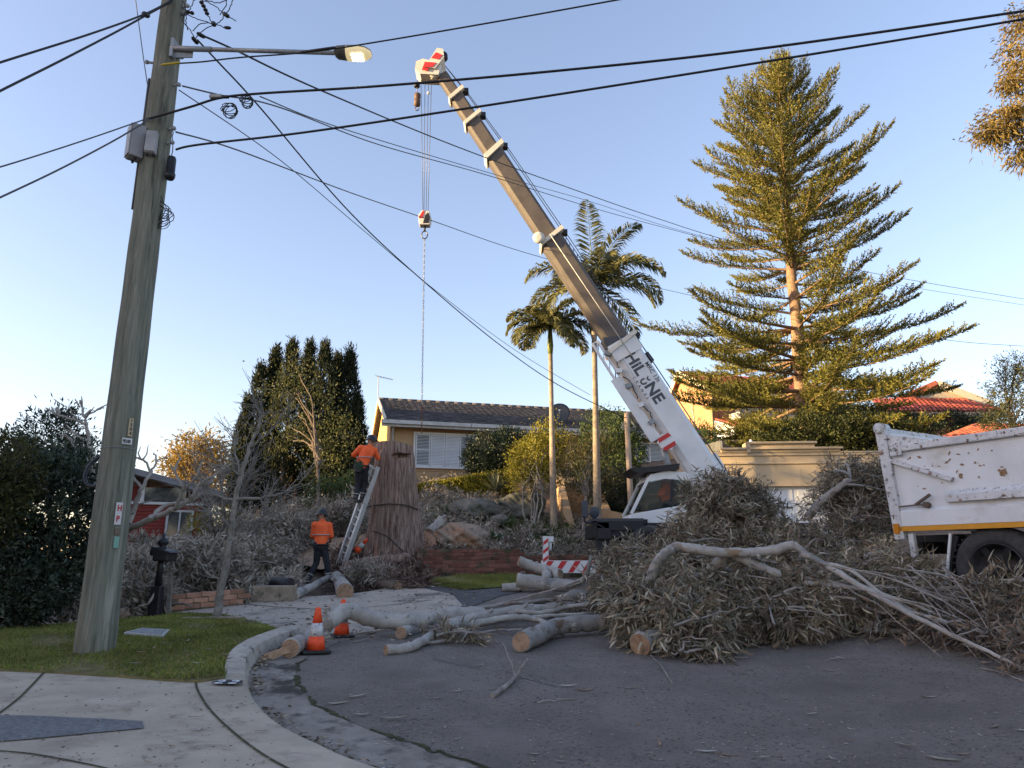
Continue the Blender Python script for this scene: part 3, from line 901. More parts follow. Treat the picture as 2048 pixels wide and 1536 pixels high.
# ---------------------------------------------------------------- garage with stepped parapet
def garage():
    A = W(1424, 1112, 22.2); B = W(1800, 1110, 21.8); B.z = A.z
    M = frame(A, B); Ln = (B - A).length
    z = lambda y: W(1600, y, 22.0).z - A.z
    x = lambda px: (W(px, 950, 22.0) - W(1424, 950, 22.0)).x
    H = thing('garage', A, 'tan rendered garage with stepped parapet and white panel door', 'garage')
    top = z(908)
    wl = MB(M)
    dx0, dx1, dz = x(1520), x(1716), z(972)
    wl.box((dx0 / 2, .15, top / 2 - .2), (dx0, .3, top + .4)); wl.box(((dx1 + Ln) / 2, .15, top / 2 - .2), (Ln - dx1, .3, top + .4))
    wl.box(((dx0 + dx1) / 2, .15, (dz + top) / 2), (dx1 - dx0, .3, top - dz))
    wl.box((.15, 3.2, top / 2 - .2), (.3, 5.6, top + .4)); wl.box((Ln - .15, 3.2, top / 2 - .2), (.3, 5.6, top + .4)); wl.box((Ln / 2, 6.1, top / 2 - .2), (Ln, .3, top + .4))
    wl.build('wall', M_RENDER2, H)
    pr = MB(M)
    pr.box(((x(1456) + x(1690)) / 2, .12, (top + z(897)) / 2), (x(1690) - x(1456), .36, z(897) - top)); pr.box(((x(1511) + x(1640)) / 2, .14, (z(897) + z(886)) / 2), (x(1640) - x(1511), .42, z(886) - z(897)))
    pr.box(((x(1505) + x(1512)) / 2, .1, z(892) - .05), (.12, .5, .32))
    pr.build('parapet', M_RENDER2, H)
    bd = MB(M)
    for zz in (top - .02, z(926), z(905)): bd.box((Ln / 2, -.03, zz), (Ln + .04, .06, .05))
    bd.box(((x(1456) + x(1690)) / 2, -.1, z(897)), (x(1690) - x(1456) + .1, .1, .06)); bd.box(((x(1511) + x(1640)) / 2, -.12, z(886)), (x(1640) - x(1511) + .1, .12, .06))
    bd.build('moulding', M_RENDER2, H)
    rp = MB(M); rp.box((Ln / 2, 3.2, top - .25), (Ln - .62, 5.5, .1)); rp.build('roof', M_GREYTRIM, H)
    bg = MB(M); bg.box(((dx0 + dx1) / 2, .26, dz / 2 - .1), (dx1 - dx0, .05, dz + .2)); door = bg.build('door', M_TRIM, H)
    rows, cols = 4, 5
    for r in range(rows):
        ln = MB(M); ln.box(((dx0 + dx1) / 2, .22, (r + .5) * dz / rows), (dx1 - dx0 - .02, .03, dz / rows - .03)); ln.build('door_panel', M_TRIM, door)
        for c in range(cols):
            cw = (dx1 - dx0) / cols
            q = MB(M); q.box((dx0 + (c + .5) * cw, .197, (r + .5) * dz / rows), (cw - .16, .02, dz / rows - .16)); q.build('door_panel', M_TRIM, door, bevel=.008)
    cap = MB(M); cap.cyl((x(1519), .15, z(886)), (x(1519), .15, z(877)), .05, .045, 10); cap.build('vent_pipe', M_TRIM, H)
garage()

# ---------------------------------------------------------------- brick house on the right skyline
def brick_house():
    C = W(1430, 880, 42.0); base = C.z - 1.2
    L = W(1340, 880, 47.0)
    top = lambda px, py, Y: W(px, py, Y)
    H = thing('brick_house', Vector((C.x, C.y, base)), 'two-storey cream brick house with red tiled roof behind the crane boom', 'house')
    dirg = (L - C); dirg.z = 0; wlen = dirg.length; dirg.normalize()          # along the gable wall, away to the left
    front = Vector((-dirg.y, dirg.x, 0)); front = front if front.x > 0 else -front   # along the front wall to the right
    def q(a, z): return Vector((C.x, C.y, 0)) + dirg * a + Vector((0, 0, z))
    e1 = W(1428, 778, 42.0).z; ap_a = wlen * .62; apz = W(1368, 748, 45.0).z; e2 = W(1338, 832, 47.0).z
    g = MB(); g.prism([q(0, base), q(wlen, base), q(wlen, e2), q(ap_a, apz), q(0, e1)], front * .3)
    o = g.build('gable_wall', M_BRICKWALL, H); uv_box(o)  # orange brick colour carries the sunlight on the gable
    f = MB(); o2 = dirg * .02; p0 = q(0.02, base); f.prism([p0 + front * .31, p0 + front * 9, p0 + front * 9 + Vector((0, 0, e1 - base)), p0 + front * .31 + Vector((0, 0, e1 - base))], dirg * .3)
    o = f.build('front_wall', M_BRICKWALL2, H); uv_box(o)  # same house brick, browned for the shaded front
    bk = MB(); bk.prism([q(wlen - .3, base) + front * .31, q(wlen - .3, base) + front * 9, q(wlen - .3, e2) + front * 9, q(wlen - .3, e2) + front * .31], dirg * .3); bk.build('back_wall', M_BRICKWALL2, H)
    # roof slabs with overhang and cream barge boards
    def slab(a0, z0, a1, z1, name):
        r = MB(); s = -front * .35
        r.prism([q(a0, z0) + s, q(a1, z1) + s, q(a1, z1 + .1) + s, q(a0, z0 + .1) + s], front * 9.8); return r.build(name, M_TILERED, H)
    sl1 = slab(-.55, e1 - .15, ap_a, apz + .12, 'roof')
    slab(ap_a, apz + .12, wlen + .45, e2 - .12, 'roof')
    b = MB()
    for (a0, z0, a1, z1) in ((-.55, e1 - .2, ap_a, apz + .07), (ap_a, apz + .07, wlen + .45, e2 - .17)):
        b.bar(q(a0, z0) - front * .36, q(a1, z1) - front * .36, .06, .34)
    b.build('barge_board', M_TRIMCREAM, H)
    gt = MB(); gt.bar(q(-.62, e1 - .22) - front * .3, q(-.62, e1 - .22) + front * 9.3, .14, .16); gt.build('gutter', M_TRIMCREAM, H)
    # tile rows on the slope that faces the camera
    sd = (q(ap_a, apz + .12) - q(-.55, e1 - .15)); sl = sd.length
    t = MB()
    nrm = sd.cross(front).normalized();  nrm = nrm if nrm.z > 0 else -nrm
    for r in range(int(sl / .34)):
        for c in range(30):
            p = q(-.55, e1 - .15) + sd.normalized() * (r * .34) - front * .35 + front * (c * .325) + nrm * .14
            t.add([p, p + front * .16 + nrm * .05, p + front * .31, p + front * .31 + sd.normalized() * .36 - nrm * .02, p + front * .16 + sd.normalized() * .36 + nrm * .03, p + sd.normalized() * .36 - nrm * .02], [(0, 1, 4, 5), (1, 2, 3, 4)])
    o = t.build('roof_tiles', M_TILERED, H); o['kind'] = 'stuff'
    dp = MB(); dp.tube([q(-.5, e1 - .3) - front * .1, q(-.12, e1 - .8) - front * .1, q(-.12, base) - front * .1], .05, 8); dp.build('downpipe', plain('dark_green_pipe', (.03, .05, .04), .5), H)
    Mf = frame(q(0, W(1470, 832, 42).z) , q(0, 0) + front); Mf[0][3], Mf[1][3] = q(0, 0).x, q(0, 0).y
    wo = window(H, Mf @ Matrix.Translation((0, 0, .0)), 1.6, .35, 2.6, 1.15, M_TRIM, 3, .08)
    bl = MB(Mf); bl.box((3.1, -.55, -.05), (4.0, 1.1, .4)); bl.build('balcony', mat('balcony_white', (.5, .5, .52), .6), H)
    for i in range(22):
        r_ = MB(Mf); r_.cyl((1.2 + i * .175, -1.06, .15), (1.2 + i * .175, -1.06, .95), .012, None, 5); r_.build('baluster', M_TRIM, H)
    hr = MB(Mf); hr.bar((1.1, -1.06, .98), (5.1, -1.06, .98), .04, .04); hr.build('handrail', M_TRIM, H)
    # lower porch roof
    pz = W(1480, 850, 41.0).z; P = q(0, pz) - dirg * 1.6
    pr = MB(); pr.prism([q(0.0, pz + .55), q(-2.2, pz - .25), q(-2.2, pz - .17), q(0.0, pz + .63)], front * 6.5); pr.build('porch_roof', M_TILERED, H)
    pg = MB(); pg.prism([q(0.05, pz - .75), q(-2.0, pz - .75), q(-2.0, pz - .25), q(.05, pz + .5)], front * .08); pg.build('porch_gable', M_TRIM, H)
    pc = MB(); pc.cyl(q(-1.9, base) + front * 1.5, q(-1.9, pz - .3) + front * 1.5, .06, None, 8); pc.build('porch_post', M_TRIM, H)
    # attached single-storey side wall with pinkish brick (in front of the gable)
    tv_aerial(W(1398, 862, 44.0), W(1376, 778, 44.0), 'thin aerial against the sunlit brick gable')
brick_house()

def right_houses():
    # tan-gabled bungalow on the skyline
    A = W(1790, 880, 44.0); H = thing('bungalow', A, 'low bungalow with red tiled roof and tan gable on the right skyline', 'house')
    zt = W(1880, 828, 44).z; zr = W(1880, 797, 46).z; zg = W(1870, 780, 48.0).z
    x0, x1 = W(1770, 850, 44).x, W(2010, 850, 44).x
    wl = MB(); wl.box(((x0 + x1) / 2, 46.5, (A.z + zt) / 2 - .5), (x1 - x0 - .6, 4, zt - A.z + 1)); o = wl.build('wall', M_BRICKWALL2, H); uv_box(o)
    op = MB(); op.box((x0 + (x1 - x0) * .78, 44.45, (A.z + zt) / 2 + .3), (3.0, .08, 1.2)); op.build('porch_shade_panel', M_DARK, H)  # dark sheet on the wall, painted as the shade under the porch
    pl = MB(); pl.box((W(1915, 850, 44).x, 44.1, (A.z + zt) / 2), (.9, .5, zt - A.z)); o = pl.build('brick_pier', M_BRICKWALL, H); uv_box(o)
    rf = MB(); rf.prism([(x0 - .3, 43.7, zt), (x1 + .3, 43.7, zt), (x1 - .8, 46.6, zr), (x0 + .8, 46.6, zr)], (0, 0, .1)); roof = rf.build('roof', M_TILERED, H)
    t = MB()
    for r in range(8):
        for c in range(27):
            y = 43.62 + r * .36; zz = zt + .13 + (zr - zt) * r / 8
            xx = x0 - .3 + c * .31 + .12 * r
            if xx > x1 + .1 - .13 * r: continue
            t.add([(xx, y, zz), (xx + .15, y, zz + .06), (xx + .3, y, zz), (xx + .3, y + .38, zz + (zr - zt) / 8), (xx + .15, y + .38, zz + .05 + (zr - zt) / 8), (xx, y + .38, zz + (zr - zt) / 8)], [(0, 1, 4, 5), (1, 2, 3, 4)])
    o = t.build('roof_tiles', M_TILERED, roof); o['kind'] = 'stuff'
    fa = MB(); fa.box(((x0 + x1) / 2, 43.66, zt - .1), (x1 - x0 + .6, .1, .3)); fa.build('fascia', mat('fascia_tan', (.40, .34, .25), .7), H)
    gb = MB(); gc = W(1868, 790, 47).x; gb.prism([(gc - 3.0, 46.7, zr - .2), (gc + 3.2, 46.7, zr - .2), (gc + .1, 46.7, zg)], (0, .3, 0)); gb.build('gable', mat('gable_tan', (.46, .40, .31), .8), H)
    gr = MB(); gr.bar((gc - 3.4, 46.6, zr - .3), (gc + .1, 46.6, zg + .1), .5, .12, (0, 1, 0)); gr.build('gable_roof', M_TILEOR, H)
    g2 = MB(); g2.bar((gc + .1, 46.6, zg + .1), (gc + 3.6, 46.6, zr - .3), .5, .12, (0, 1, 0)); g2.build('gable_roof', M_TRIMCREAM, H)
    # orange roof just above the truck tray
    B = W(1890, 900, 27.0); K = thing('low_house', Vector((B.x, 27, B.z - 1.5)), 'orange terracotta tiled hip roof showing above the white truck tray', 'house')
    zt = W(1950, 893, 26.0).z; zr = W(2048, 846, 29).z
    xa, xb = W(1862, 890, 26).x, W(2300, 890, 26).x
    rf = MB(); rf.prism([(xa, 25.6, zt), (xb, 25.6, zt), (xb, 30, zr), (xa + 4.6, 30, zr)], (0, 0, .1)); roof = rf.build('roof', M_TILEOR, K)
    t = MB(); rows = 13
    for r in range(rows):
        for c in range(34):
            y = 25.55 + r * 4.4 / rows; zz = zt + .13 + (zr - zt) * r / rows; xx = xa + 4.6 * r / rows + c * .3
            if xx > xb - .3: continue
            t.add([(xx, y, zz), (xx + .14, y, zz + .06), (xx + .29, y, zz), (xx + .29, y + .36, zz + (zr - zt) / rows), (xx + .14, y + .36, zz + .05 + (zr - zt) / rows), (xx, y + .36, zz + (zr - zt) / rows)], [(0, 1, 4, 5), (1, 2, 3, 4)])
    o = t.build('roof_tiles', M_TILEOR, roof); o['kind'] = 'stuff'
    wl = MB(); wl.box(((xa + xb) / 2 + .3, 28, zt - 1.4), (xb - xa - 1, 4, 2.7)); wl.build('wall', M_RENDER2, K)
right_houses()

# ---------------------------------------------------------------- garden stair with tan side walls
def stairs():
    A = W(1125, 1072, 23.0)
    H = thing('garden_stair', A, 'tan rendered garden stair climbing to the house between the palms', 'stair')
    x0, x1 = W(1135, 1040, 23).x, W(1215, 1040, 23).x
    zb, zt = W(1170, 1080, 22.5).z, W(1170, 968, 28).z
    n = 15
    for i in range(n):
        s = MB(); z = zb + (zt - zb) * (i + 1) / n; y = 22.4 + i * .36
        s.box(((x0 + x1) / 2, y + .2, z - .12), (x1 - x0 - .3, .42, .24)); s.build('step', mat('stair_tread', (.36, .25, .15), .85, (.42, .30, .185), 6.0, .15), H)
    for k, (xw, off) in enumerate(((x0, 0), (x1, .1))):
        w = MB(); w.prism([(xw - .12, 22.1, zb - .6), (xw - .12, 22.1, zb + .55), (xw - .12, 27.9, zt + .65), (xw - .12, 27.9, zb - .6)], (.24, 0, 0)); w.build('side_wall', M_RENDER, H)
    lw = MB(); lw.box((W(1226, 1090, 21.6).x, 21.8, W(1226, 1090, 21.6).z - .1), (2.6, .25, .9)); lw.build('low_wall', M_RENDER, H)
    b0 = W(1228, 1050, 22.6)
    bw = thing('curved_planter', b0, 'curved tan rendered planter wall beside the crane cab', 'planter')
    m = MB()
    ring = []
    for i in range(15):
        a = R(200) + R(190) * i / 14
        ring.append((math.cos(a), math.sin(a)))
    for i in range(14):
        (c0, s0), (c1, s1) = ring[i], ring[i + 1]
        ha, hb = .55 + .35 * abs(i - 7) / 7, .55 + .35 * abs(i + 1 - 7) / 7
        def pt(c, s, r, z): return b0 + Vector((c * r, s * r * .9, z))
        m.add([pt(c0, s0, .95, -.7), pt(c1, s1, .95, -.7), pt(c1, s1, .95, hb - .3), pt(c0, s0, .95, ha - .3), pt(c0, s0, .72, -.7), pt(c1, s1, .72, -.7), pt(c1, s1, .72, hb - .3), pt(c0, s0, .72, ha - .3)],
              [(0, 1, 2, 3), (5, 4, 7, 6), (3, 2, 6, 7)])
    m.build('curved_wall', M_RENDER, bw)
    sl = MB(); sl.lathe(b0 + Vector((0, 0, -.8)), (0, 0, 1), [(0, .7), (.72, .7), (.8, .3), (.82, .02)], 18); sl.build('soil', M_SOIL, bw)
stairs()

# paling fence behind the crane
def fence():
    a, b = W(1408, 905, 25.0), W(1442, 896, 24.0)
    f = thing('paling_fence', a, 'short grey paling fence between crane and garage parapet', 'fence')
    n = 14
    for i in range(n):
        p = a.lerp(b, i / (n - 1)); m = MB(); m.box((p.x, p.y, p.z - .5), (.1, .02, 1.5)); m.build('paling', mat('weathered_paling', (.22, .22, .19), .9, (.32, .31, .27), 5.0, .2, stretch=(1, 1, .2)), f)
    r_ = MB(); r_.bar(a + Vector((0, .04, -.1)), b + Vector((0, .04, -.1)), .05, .08); r_.build('rail', M_DARK, f)
fence()

# ---------------------------------------------------------------- brick walls, brick by brick
BR = (.23, .11, .076)
def bevelled_brick(name, mat_, size=BR, b=.006):
    m = MB(); m.box((0, 0, 0), size)
    me = m.mesh(name)
    bm = bmesh.new(); bm.from_mesh(me); bmesh.ops.bevel(bm, geom=list(bm.edges), offset=b, segments=1, affect='EDGES'); bm.to_mesh(me); bm.free()
    me.materials.append(mat_)
    return me
def brick_wall(name, a, b, courses, label, mat_, zfun=None, cat='wall', group=None, thick=.2, topfun=None):
    a, b = Vector(a), Vector(b)
    ln = (b - a); ln.z = 0; n = int(ln.length / .24); d = ln.normalized(); ang = math.atan2(d.y, d.x)
    H = thing(name, a, label, cat, group)
    me = bevelled_brick('brick', mat_)
    core = MB(); base = (lambda t: a.z + (b.z - a.z) * t)
    side = Vector((-d.y, d.x, 0))
    core.prism([a + Vector((0, 0, -.3)), a + d * (n * .24) + Vector((0, 0, b.z - a.z - .3)), a + d * (n * .24) + Vector((0, 0, b.z - a.z + courses * .086 - .015)), a + Vector((0, 0, courses * .086 - .015))], side * thick)
    core.build('mortar', M_MORTAR, H)
    for c in range(courses):
        for i in range(n):
            t = (i + .5 + (.5 if c % 2 else 0)) / n
            if t > 1: continue
            p = a + d * (t * n * .24) + side * (.045 + rnd.uniform(-.006, .006)); p.z = base(t) + c * .086 + .04
            o = bpy.data.objects.new('brick', me); COL.objects.link(o); o.parent = H
            o.location = p - a; o.rotation_euler = (0, 0, ang + rnd.uniform(-.015, .015))
    return H
wa, wb = gp(833, 1152), gp(1046, 1150)
brick_wall('brick_retaining_wall', wa, wb, 7, 'dark red brick retaining wall beside the big stump', M_BRICKRED)
wc = gp(836, 1153); 
brick_wall('brick_wall_end', wc + Vector((-.02, 1.9, .1)), wc + Vector((-.02, .02, .0)), 7, 'return end of the red brick wall nearest the stump', M_BRICKRED)
wb2 = gp(1052, 1149); brick_wall('low_brick_edging', wb2, gp(1190, 1146), 5, 'mossy brick edging behind the striped outrigger', M_BRICKRED)
brick_wall('garden_brick_wall', gp(338, 1222, .05), gp(512, 1206, .04), 3, 'low orange brick garden wall behind the letterbox', M_BRICKOR)
# loose sandstone and timber edging blocks
def block(name, px, py, s, rz, label, mat_, cat='block'):
    p = gp(px, py, .04)
    m = MB(Matrix.Translation(p) @ Matrix.Rotation(rz, 4, 'Z')); m.box((0, 0, s[2] / 2 - .03), s)
    o = m.build(name, mat_, None, p, bevel=.02)
    return tag(o, label, cat)
M_STONE = mat('edging_stone', (.24, .19, .14), .9, (.36, .30, .23), 5.0, .2, .7, 30.0, spots=[((.08, .09, .06), 4.0, .55, .68)])
block('edging_stone', 548, 1200, (.75, .3, .28), .15, 'grey edging stone left of the fallen pale log', M_STONE)
block('edging_stone', 510, 1198, (.6, .3, .18), .25, 'flat edging stone at the end of the orange brick wall', M_STONE)
block('edging_stone', 575, 1192, (.3, .25, .25), .5, 'small edging stone under the black tub', M_STONE)
block('tree_edging', 400, 1247, (.5, .16, .12), .1, 'grey stone edging at the bare sapling, left piece', M_STONE)
block('tree_edging', 448, 1246, (.55, .2, .12), -.12, 'grey stone edging at the bare sapling, right piece', M_STONE)
block('brick_offcut', 418, 1256, (.16, .1, .06), .3, 'pinkish brick offcut left of its pair on the lawn', mat('pink_brick', (.34, .2, .16), .9))
block('brick_offcut', 445, 1257, (.24, .1, .06), -.1, 'longer pinkish brick offcut below the sapling', MATS['pink_brick'])
# ================================================================== plants
M_BARK = mat('brown_bark', (.10, .075, .055), .95, (.19, .15, .115), 14.0, .25, .9, 40.0, stretch=(1, 1, .25))
M_PALEBARK = mat('pale_lichen_bark', (.17, .155, .135), .9, (.28, .265, .235), 10.0, .2, .6, 45.0, spots=[((.12, .11, .09), 14.0, .58, .66)])
M_GREYTWIG = mat('grey_twig', (.16, .145, .13), .95, (.26, .24, .22), 12.0, .2)

def crown_vf(blobs, clumps, per, sigma, L, Wd, outw=.8, up=.25, droop=0.0, shell=.75, fill=0.15, flat=1.0, curve=False):
    """leaf clumps spread over and through ellipsoid blobs; blobs = [(centre, (rx, ry, rz)), ...]"""
    wts = np.array([b[1][0] * b[1][1] + b[1][0] * b[1][2] + b[1][1] * b[1][2] for b in blobs]); wts = wts / wts.sum()
    idx = rng.choice(len(blobs), clumps, p=wts)
    cen = np.array([tuple(b[0]) for b in blobs])[idx]; rad = np.array([b[1] for b in blobs])[idx]
    d = unit(rng.normal(size=(clumps, 3)))
    rr = np.where(rng.random(clumps) < fill, rng.uniform(.2, .8, clumps), shell + (1 - shell) * rng.random(clumps) + rng.normal(0, .06, clumps))
    cc = cen + d * rad * rr[:, None]
    n = clumps * per
    ci = np.repeat(np.arange(clumps), per)
    sg = sigma * rng.uniform(.6, 1.4, clumps)[ci][:, None]
    pos = cc[ci] + rng.normal(size=(n, 3)) * sg * np.array([1, 1, flat])
    od = unit(d[ci] * outw + rng.normal(size=(n, 3)) * .75 + np.array([0, 0, up]))
    return leaves(pos, od, L * rng.uniform(.65, 1.35, n), Wd * rng.uniform(.7, 1.3, n), droop, .3, curve), cc

def limbs(mb, base, targets, r0, rise=.5, n=7, tipr=.012, wobble=.05):
    for t in targets:
        t = Vector(t); b = Vector(base)
        mid = b.lerp(t, .45) + Vector((0, 0, rise * (t - b).length * .18))
        mid.x = b.x + (t.x - b.x) * .3; mid.y = b.y + (t.y - b.y) * .3
        pts = wob([b, mid, t], 4, wobble)
        mb.tube(pts, lerp_list([r0, r0 * .5, tipr], len(pts)), n)

def tree(name, base, blobs, clumps, per, sigma, L, Wd, lm, label, trunk_r=.12, bark=None, cat='tree', group=None, nlimb=7, stems=1, **kw):
    base = Vector(base)
    T = thing(name, base, label, cat, group)
    (V, F), cc = crown_vf(blobs, clumps, per, sigma, L, Wd, **kw)
    cr = mesh_obj('crown', tri_mesh('crown', V, F), lm, T); cr['kind'] = 'stuff'
    mb = MB()
    tot = Vector((0, 0, 0))
    for b in blobs: tot += Vector(b[0])
    c0 = tot / len(blobs)
    for s in range(stems):
        off = Vector((rnd.uniform(-1, 1), rnd.uniform(-1, 1), 0)) * (.25 if stems > 1 else 0)
        fork = base.lerp(c0, .5) + off * 1.5; fork.z = base.z + (c0.z - base.z) * .55
        pts = wob([base + off * .4 - Vector((0, 0, .2)), base.lerp(fork, .5) + off * .5, fork], 4, .02)
        mb.tube(pts, lerp_list([trunk_r, trunk_r * .75, trunk_r * .6], len(pts)), 9)
        ks = rng.choice(len(cc), min(nlimb, len(cc)), replace=False)
        limbs(mb, fork, [cc[k] for k in ks], trunk_r * .5)
    mb.build('trunk', bark or M_BARK, T)
    return T

L_DARK = leaf_mat('dark_shrub_leaf', [(.012, .020, .012), (.020, .034, .019), (.034, .052, .028), (.06, .078, .05)], .12, .5, .4)
L_OLIVE = leaf_mat('olive_leaf', [(.03, .035, .010), (.055, .060, .016), (.085, .080, .022)], .25)
L_CYP = leaf_mat('cypress_leaf', [(.016, .023, .012), (.028, .036, .018), (.046, .055, .026)], .08, .8, .15)
L_LIGHT = leaf_mat('light_green_leaf', [(.055, .065, .022), (.085, .095, .03), (.13, .135, .045)], .3)
L_MID = leaf_mat('mid_green_leaf', [(.035, .06, .022), (.065, .10, .033), (.10, .14, .045)], .3)
L_YELL = leaf_mat('yellow_green_leaf', [(.12, .13, .018), (.21, .20, .026), (.33, .28, .04)], .35)
L_SUNLIT = leaf_mat('sunlit_leaf', [(.16, .11, .03), (.26, .18, .05), (.36, .26, .08)], .4)  # golden sunlight put into the leaf colour
L_CAM = leaf_mat('camellia_leaf', [(.010, .020, .010), (.016, .032, .014), (.03, .048, .022)], .08, .4, .45)
L_EUC = leaf_mat('eucalypt_leaf', [(.13, .105, .03), (.22, .16, .045), (.32, .23, .07), (.17, .14, .05)], .4)
L_PINE = leaf_mat('pine_needle', [(.075, .085, .022), (.15, .15, .034), (.26, .23, .05)], .32)
L_PALM = leaf_mat('palm_leaflet', [(.09, .105, .045), (.155, .16, .065), (.27, .24, .09)], .4, .45, .4)

def B(px, py, Y, wpx, hpx, dpt=None):
    """blob from a pixel box centre, with its size in pixels at that distance"""
    s = mpp(px, py, Y)
    return (W(px, py, Y), (wpx * s / 2, dpt if dpt else wpx * s / 2, hpx * s / 2))

# ---- dark shrubs at the left edge
tree('dark_shrub', gp(60, 1243), [B(60, 1080, 10.2, 230, 330, 1.0), B(120, 1010, 10.6, 160, 230, .8), B(-70, 1060, 9.8, 220, 330, 1.0), B(20, 1180, 9.6, 190, 150, .8), B(110, 1160, 10.0, 130, 160, .6)], 900, 34, .085, .075, .034, L_DARK,
     'tall dark evergreen shrub at the left edge behind the timber pole', .06, cat='shrub', stems=3, shell=.8)
tree('olive_shrub', gp(-20, 1240), [B(10, 945, 9.4, 120, 180, .5), B(-40, 1020, 9.2, 140, 190, .5)], 170, 34, .08, .07, .026, L_OLIVE, 'olive-brown shrub top at the left edge of the picture', .05, cat='shrub')
tree('back_shrub', W(110, 1080, 16.0), [B(110, 890, 16, 130, 150, .8), B(60, 920, 16.5, 120, 110, .8), B(150, 930, 15.5, 90, 130, .7), B(20, 950, 17, 120, 100, .8)], 300, 30, .13, .13, .035, L_DARK,
     'dark feathery tree behind the frangipani left of the pole', .08, shell=.6)

# ---- trees far behind, golden sunlight put into their leaf colour
tree('sunlit_tree', W(395, 1050, 40.0), [B(395, 910, 40, 110, 90), B(420, 950, 40, 130, 90), B(360, 940, 40, 70, 80)], 260, 26, .28, .24, .09, L_SUNLIT, 'golden sunlit tree above the red cottage roof', .16, shell=.5)
tree('sunlit_tree', W(570, 1030, 36.0), [B(560, 950, 36, 150, 110), B(640, 955, 36, 100, 80), B(500, 1000, 36, 90, 70)], 260, 26, .25, .22, .09, L_SUNLIT, 'golden sunlit tree glowing low behind the cypresses', .16, shell=.5)

# ---- cypresses: a clump of dark spires
def spire(px, pyb, pyt, wpx, Y, label):
    b, t = W(px, pyb, Y), W(px, pyt, Y)
    b = Vector((b.x, b.y, G(b.x, b.y)))
    t.x, t.y = b.x + rnd.uniform(-.05, .05), b.y
    h = t.z - b.z; r0 = wpx * mpp(px, 850, Y) / 2
    T = thing('cypress', b, label, 'tree', 'dark cypress spires')
    nc = int(420 * (h / 8)); per = 26
    tt = rng.random(nc) ** .85
    prof = r0 * np.minimum(1, (1.04 - tt) * 2.1) * (.78 + .22 * np.sin(tt * 21 + px) * rng.random(nc)) * np.where(tt < .12, .7, 1)
    a = rng.uniform(0, 2 * math.pi, nc); rr = prof * np.where(rng.random(nc) < .25, rng.uniform(.3, .9, nc), 1.0)
    cc = np.column_stack([b.x + np.cos(a) * rr, b.y + np.sin(a) * rr, b.z + .3 + tt * (h - .3)])
    ci = np.repeat(np.arange(nc), per)
    pos = cc[ci] + rng.normal(size=(nc * per, 3)) * np.array([.075, .075, .17])
    d = np.column_stack([np.cos(a)[ci] * .35, np.sin(a)[ci] * .35, np.ones(nc * per)]) + rng.normal(size=(nc * per, 3)) * .35
    V, F = leaves(pos, d, rng.uniform(.12, .26, nc * per), .04)
    cr = mesh_obj('crown', tri_mesh('crown', V, F), L_CYP, T); cr['kind'] = 'stuff'
    m = MB(); m.cyl(b - Vector((0, 0, .2)), b.lerp(t, .9), .13, .02, 8); m.build('trunk', M_BARK, T)
for i, (px, pyt, wd, Y, lab) in enumerate([(500, 735, 60, 29.5, 'leftmost dark cypress spire of the clump'), (528, 705, 50, 30.0, 'second cypress spire from the left of the clump'), (562, 690, 62, 29.0, 'tallest left-hand cypress spire of the clump'),
        (598, 690, 55, 30.0, 'middle cypress spire of the clump'), (632, 695, 62, 29.0, 'broad cypress spire right of the clump centre'), (660, 718, 50, 30.0, 'second cypress spire from the right of the clump'),
        (684, 704, 46, 29.5, 'slim rightmost cypress spire of the clump'), (478, 800, 40, 29.0, 'short cypress at the left foot of the clump'), (705, 800, 34, 30.0, 'short cypress at the right foot of the clump')]):
    spire(px, 1000, pyt, wd * 1.25, Y, lab)
# looser light-green tree standing in front of them
tree('light_green_tree', gp(640, 1045), [B(600, 770, 26.5, 190, 120, 1.2), B(640, 850, 26.5, 170, 120, 1.2), B(660, 910, 26.0, 110, 110, 1.0), B(560, 850, 27, 120, 110, .8), B(650, 960, 25.8, 110, 90, .9), B(690, 880, 26.2, 60, 90, .6)], 190, 20, .2, .12, .055, L_LIGHT,
     'loose light-green tree in front of the dark cypresses', .09, shell=.45, fill=.3, nlimb=12)
tree('green_shrub', gp(680, 1035), [B(660, 1000, 24, 120, 90, .8), B(700, 985, 24.5, 70, 80, .7)], 130, 24, .14, .1, .045, L_MID, 'green shrub left of the stump below the cypresses', .05, cat='shrub')
tree('lit_shrub', W(430, 1080, 21.0), [B(430, 1050, 21, 90, 60, .6)], 60, 22, .14, .1, .04, L_YELL, 'yellowish shrub beside the red cottage corner', .04, cat='shrub')

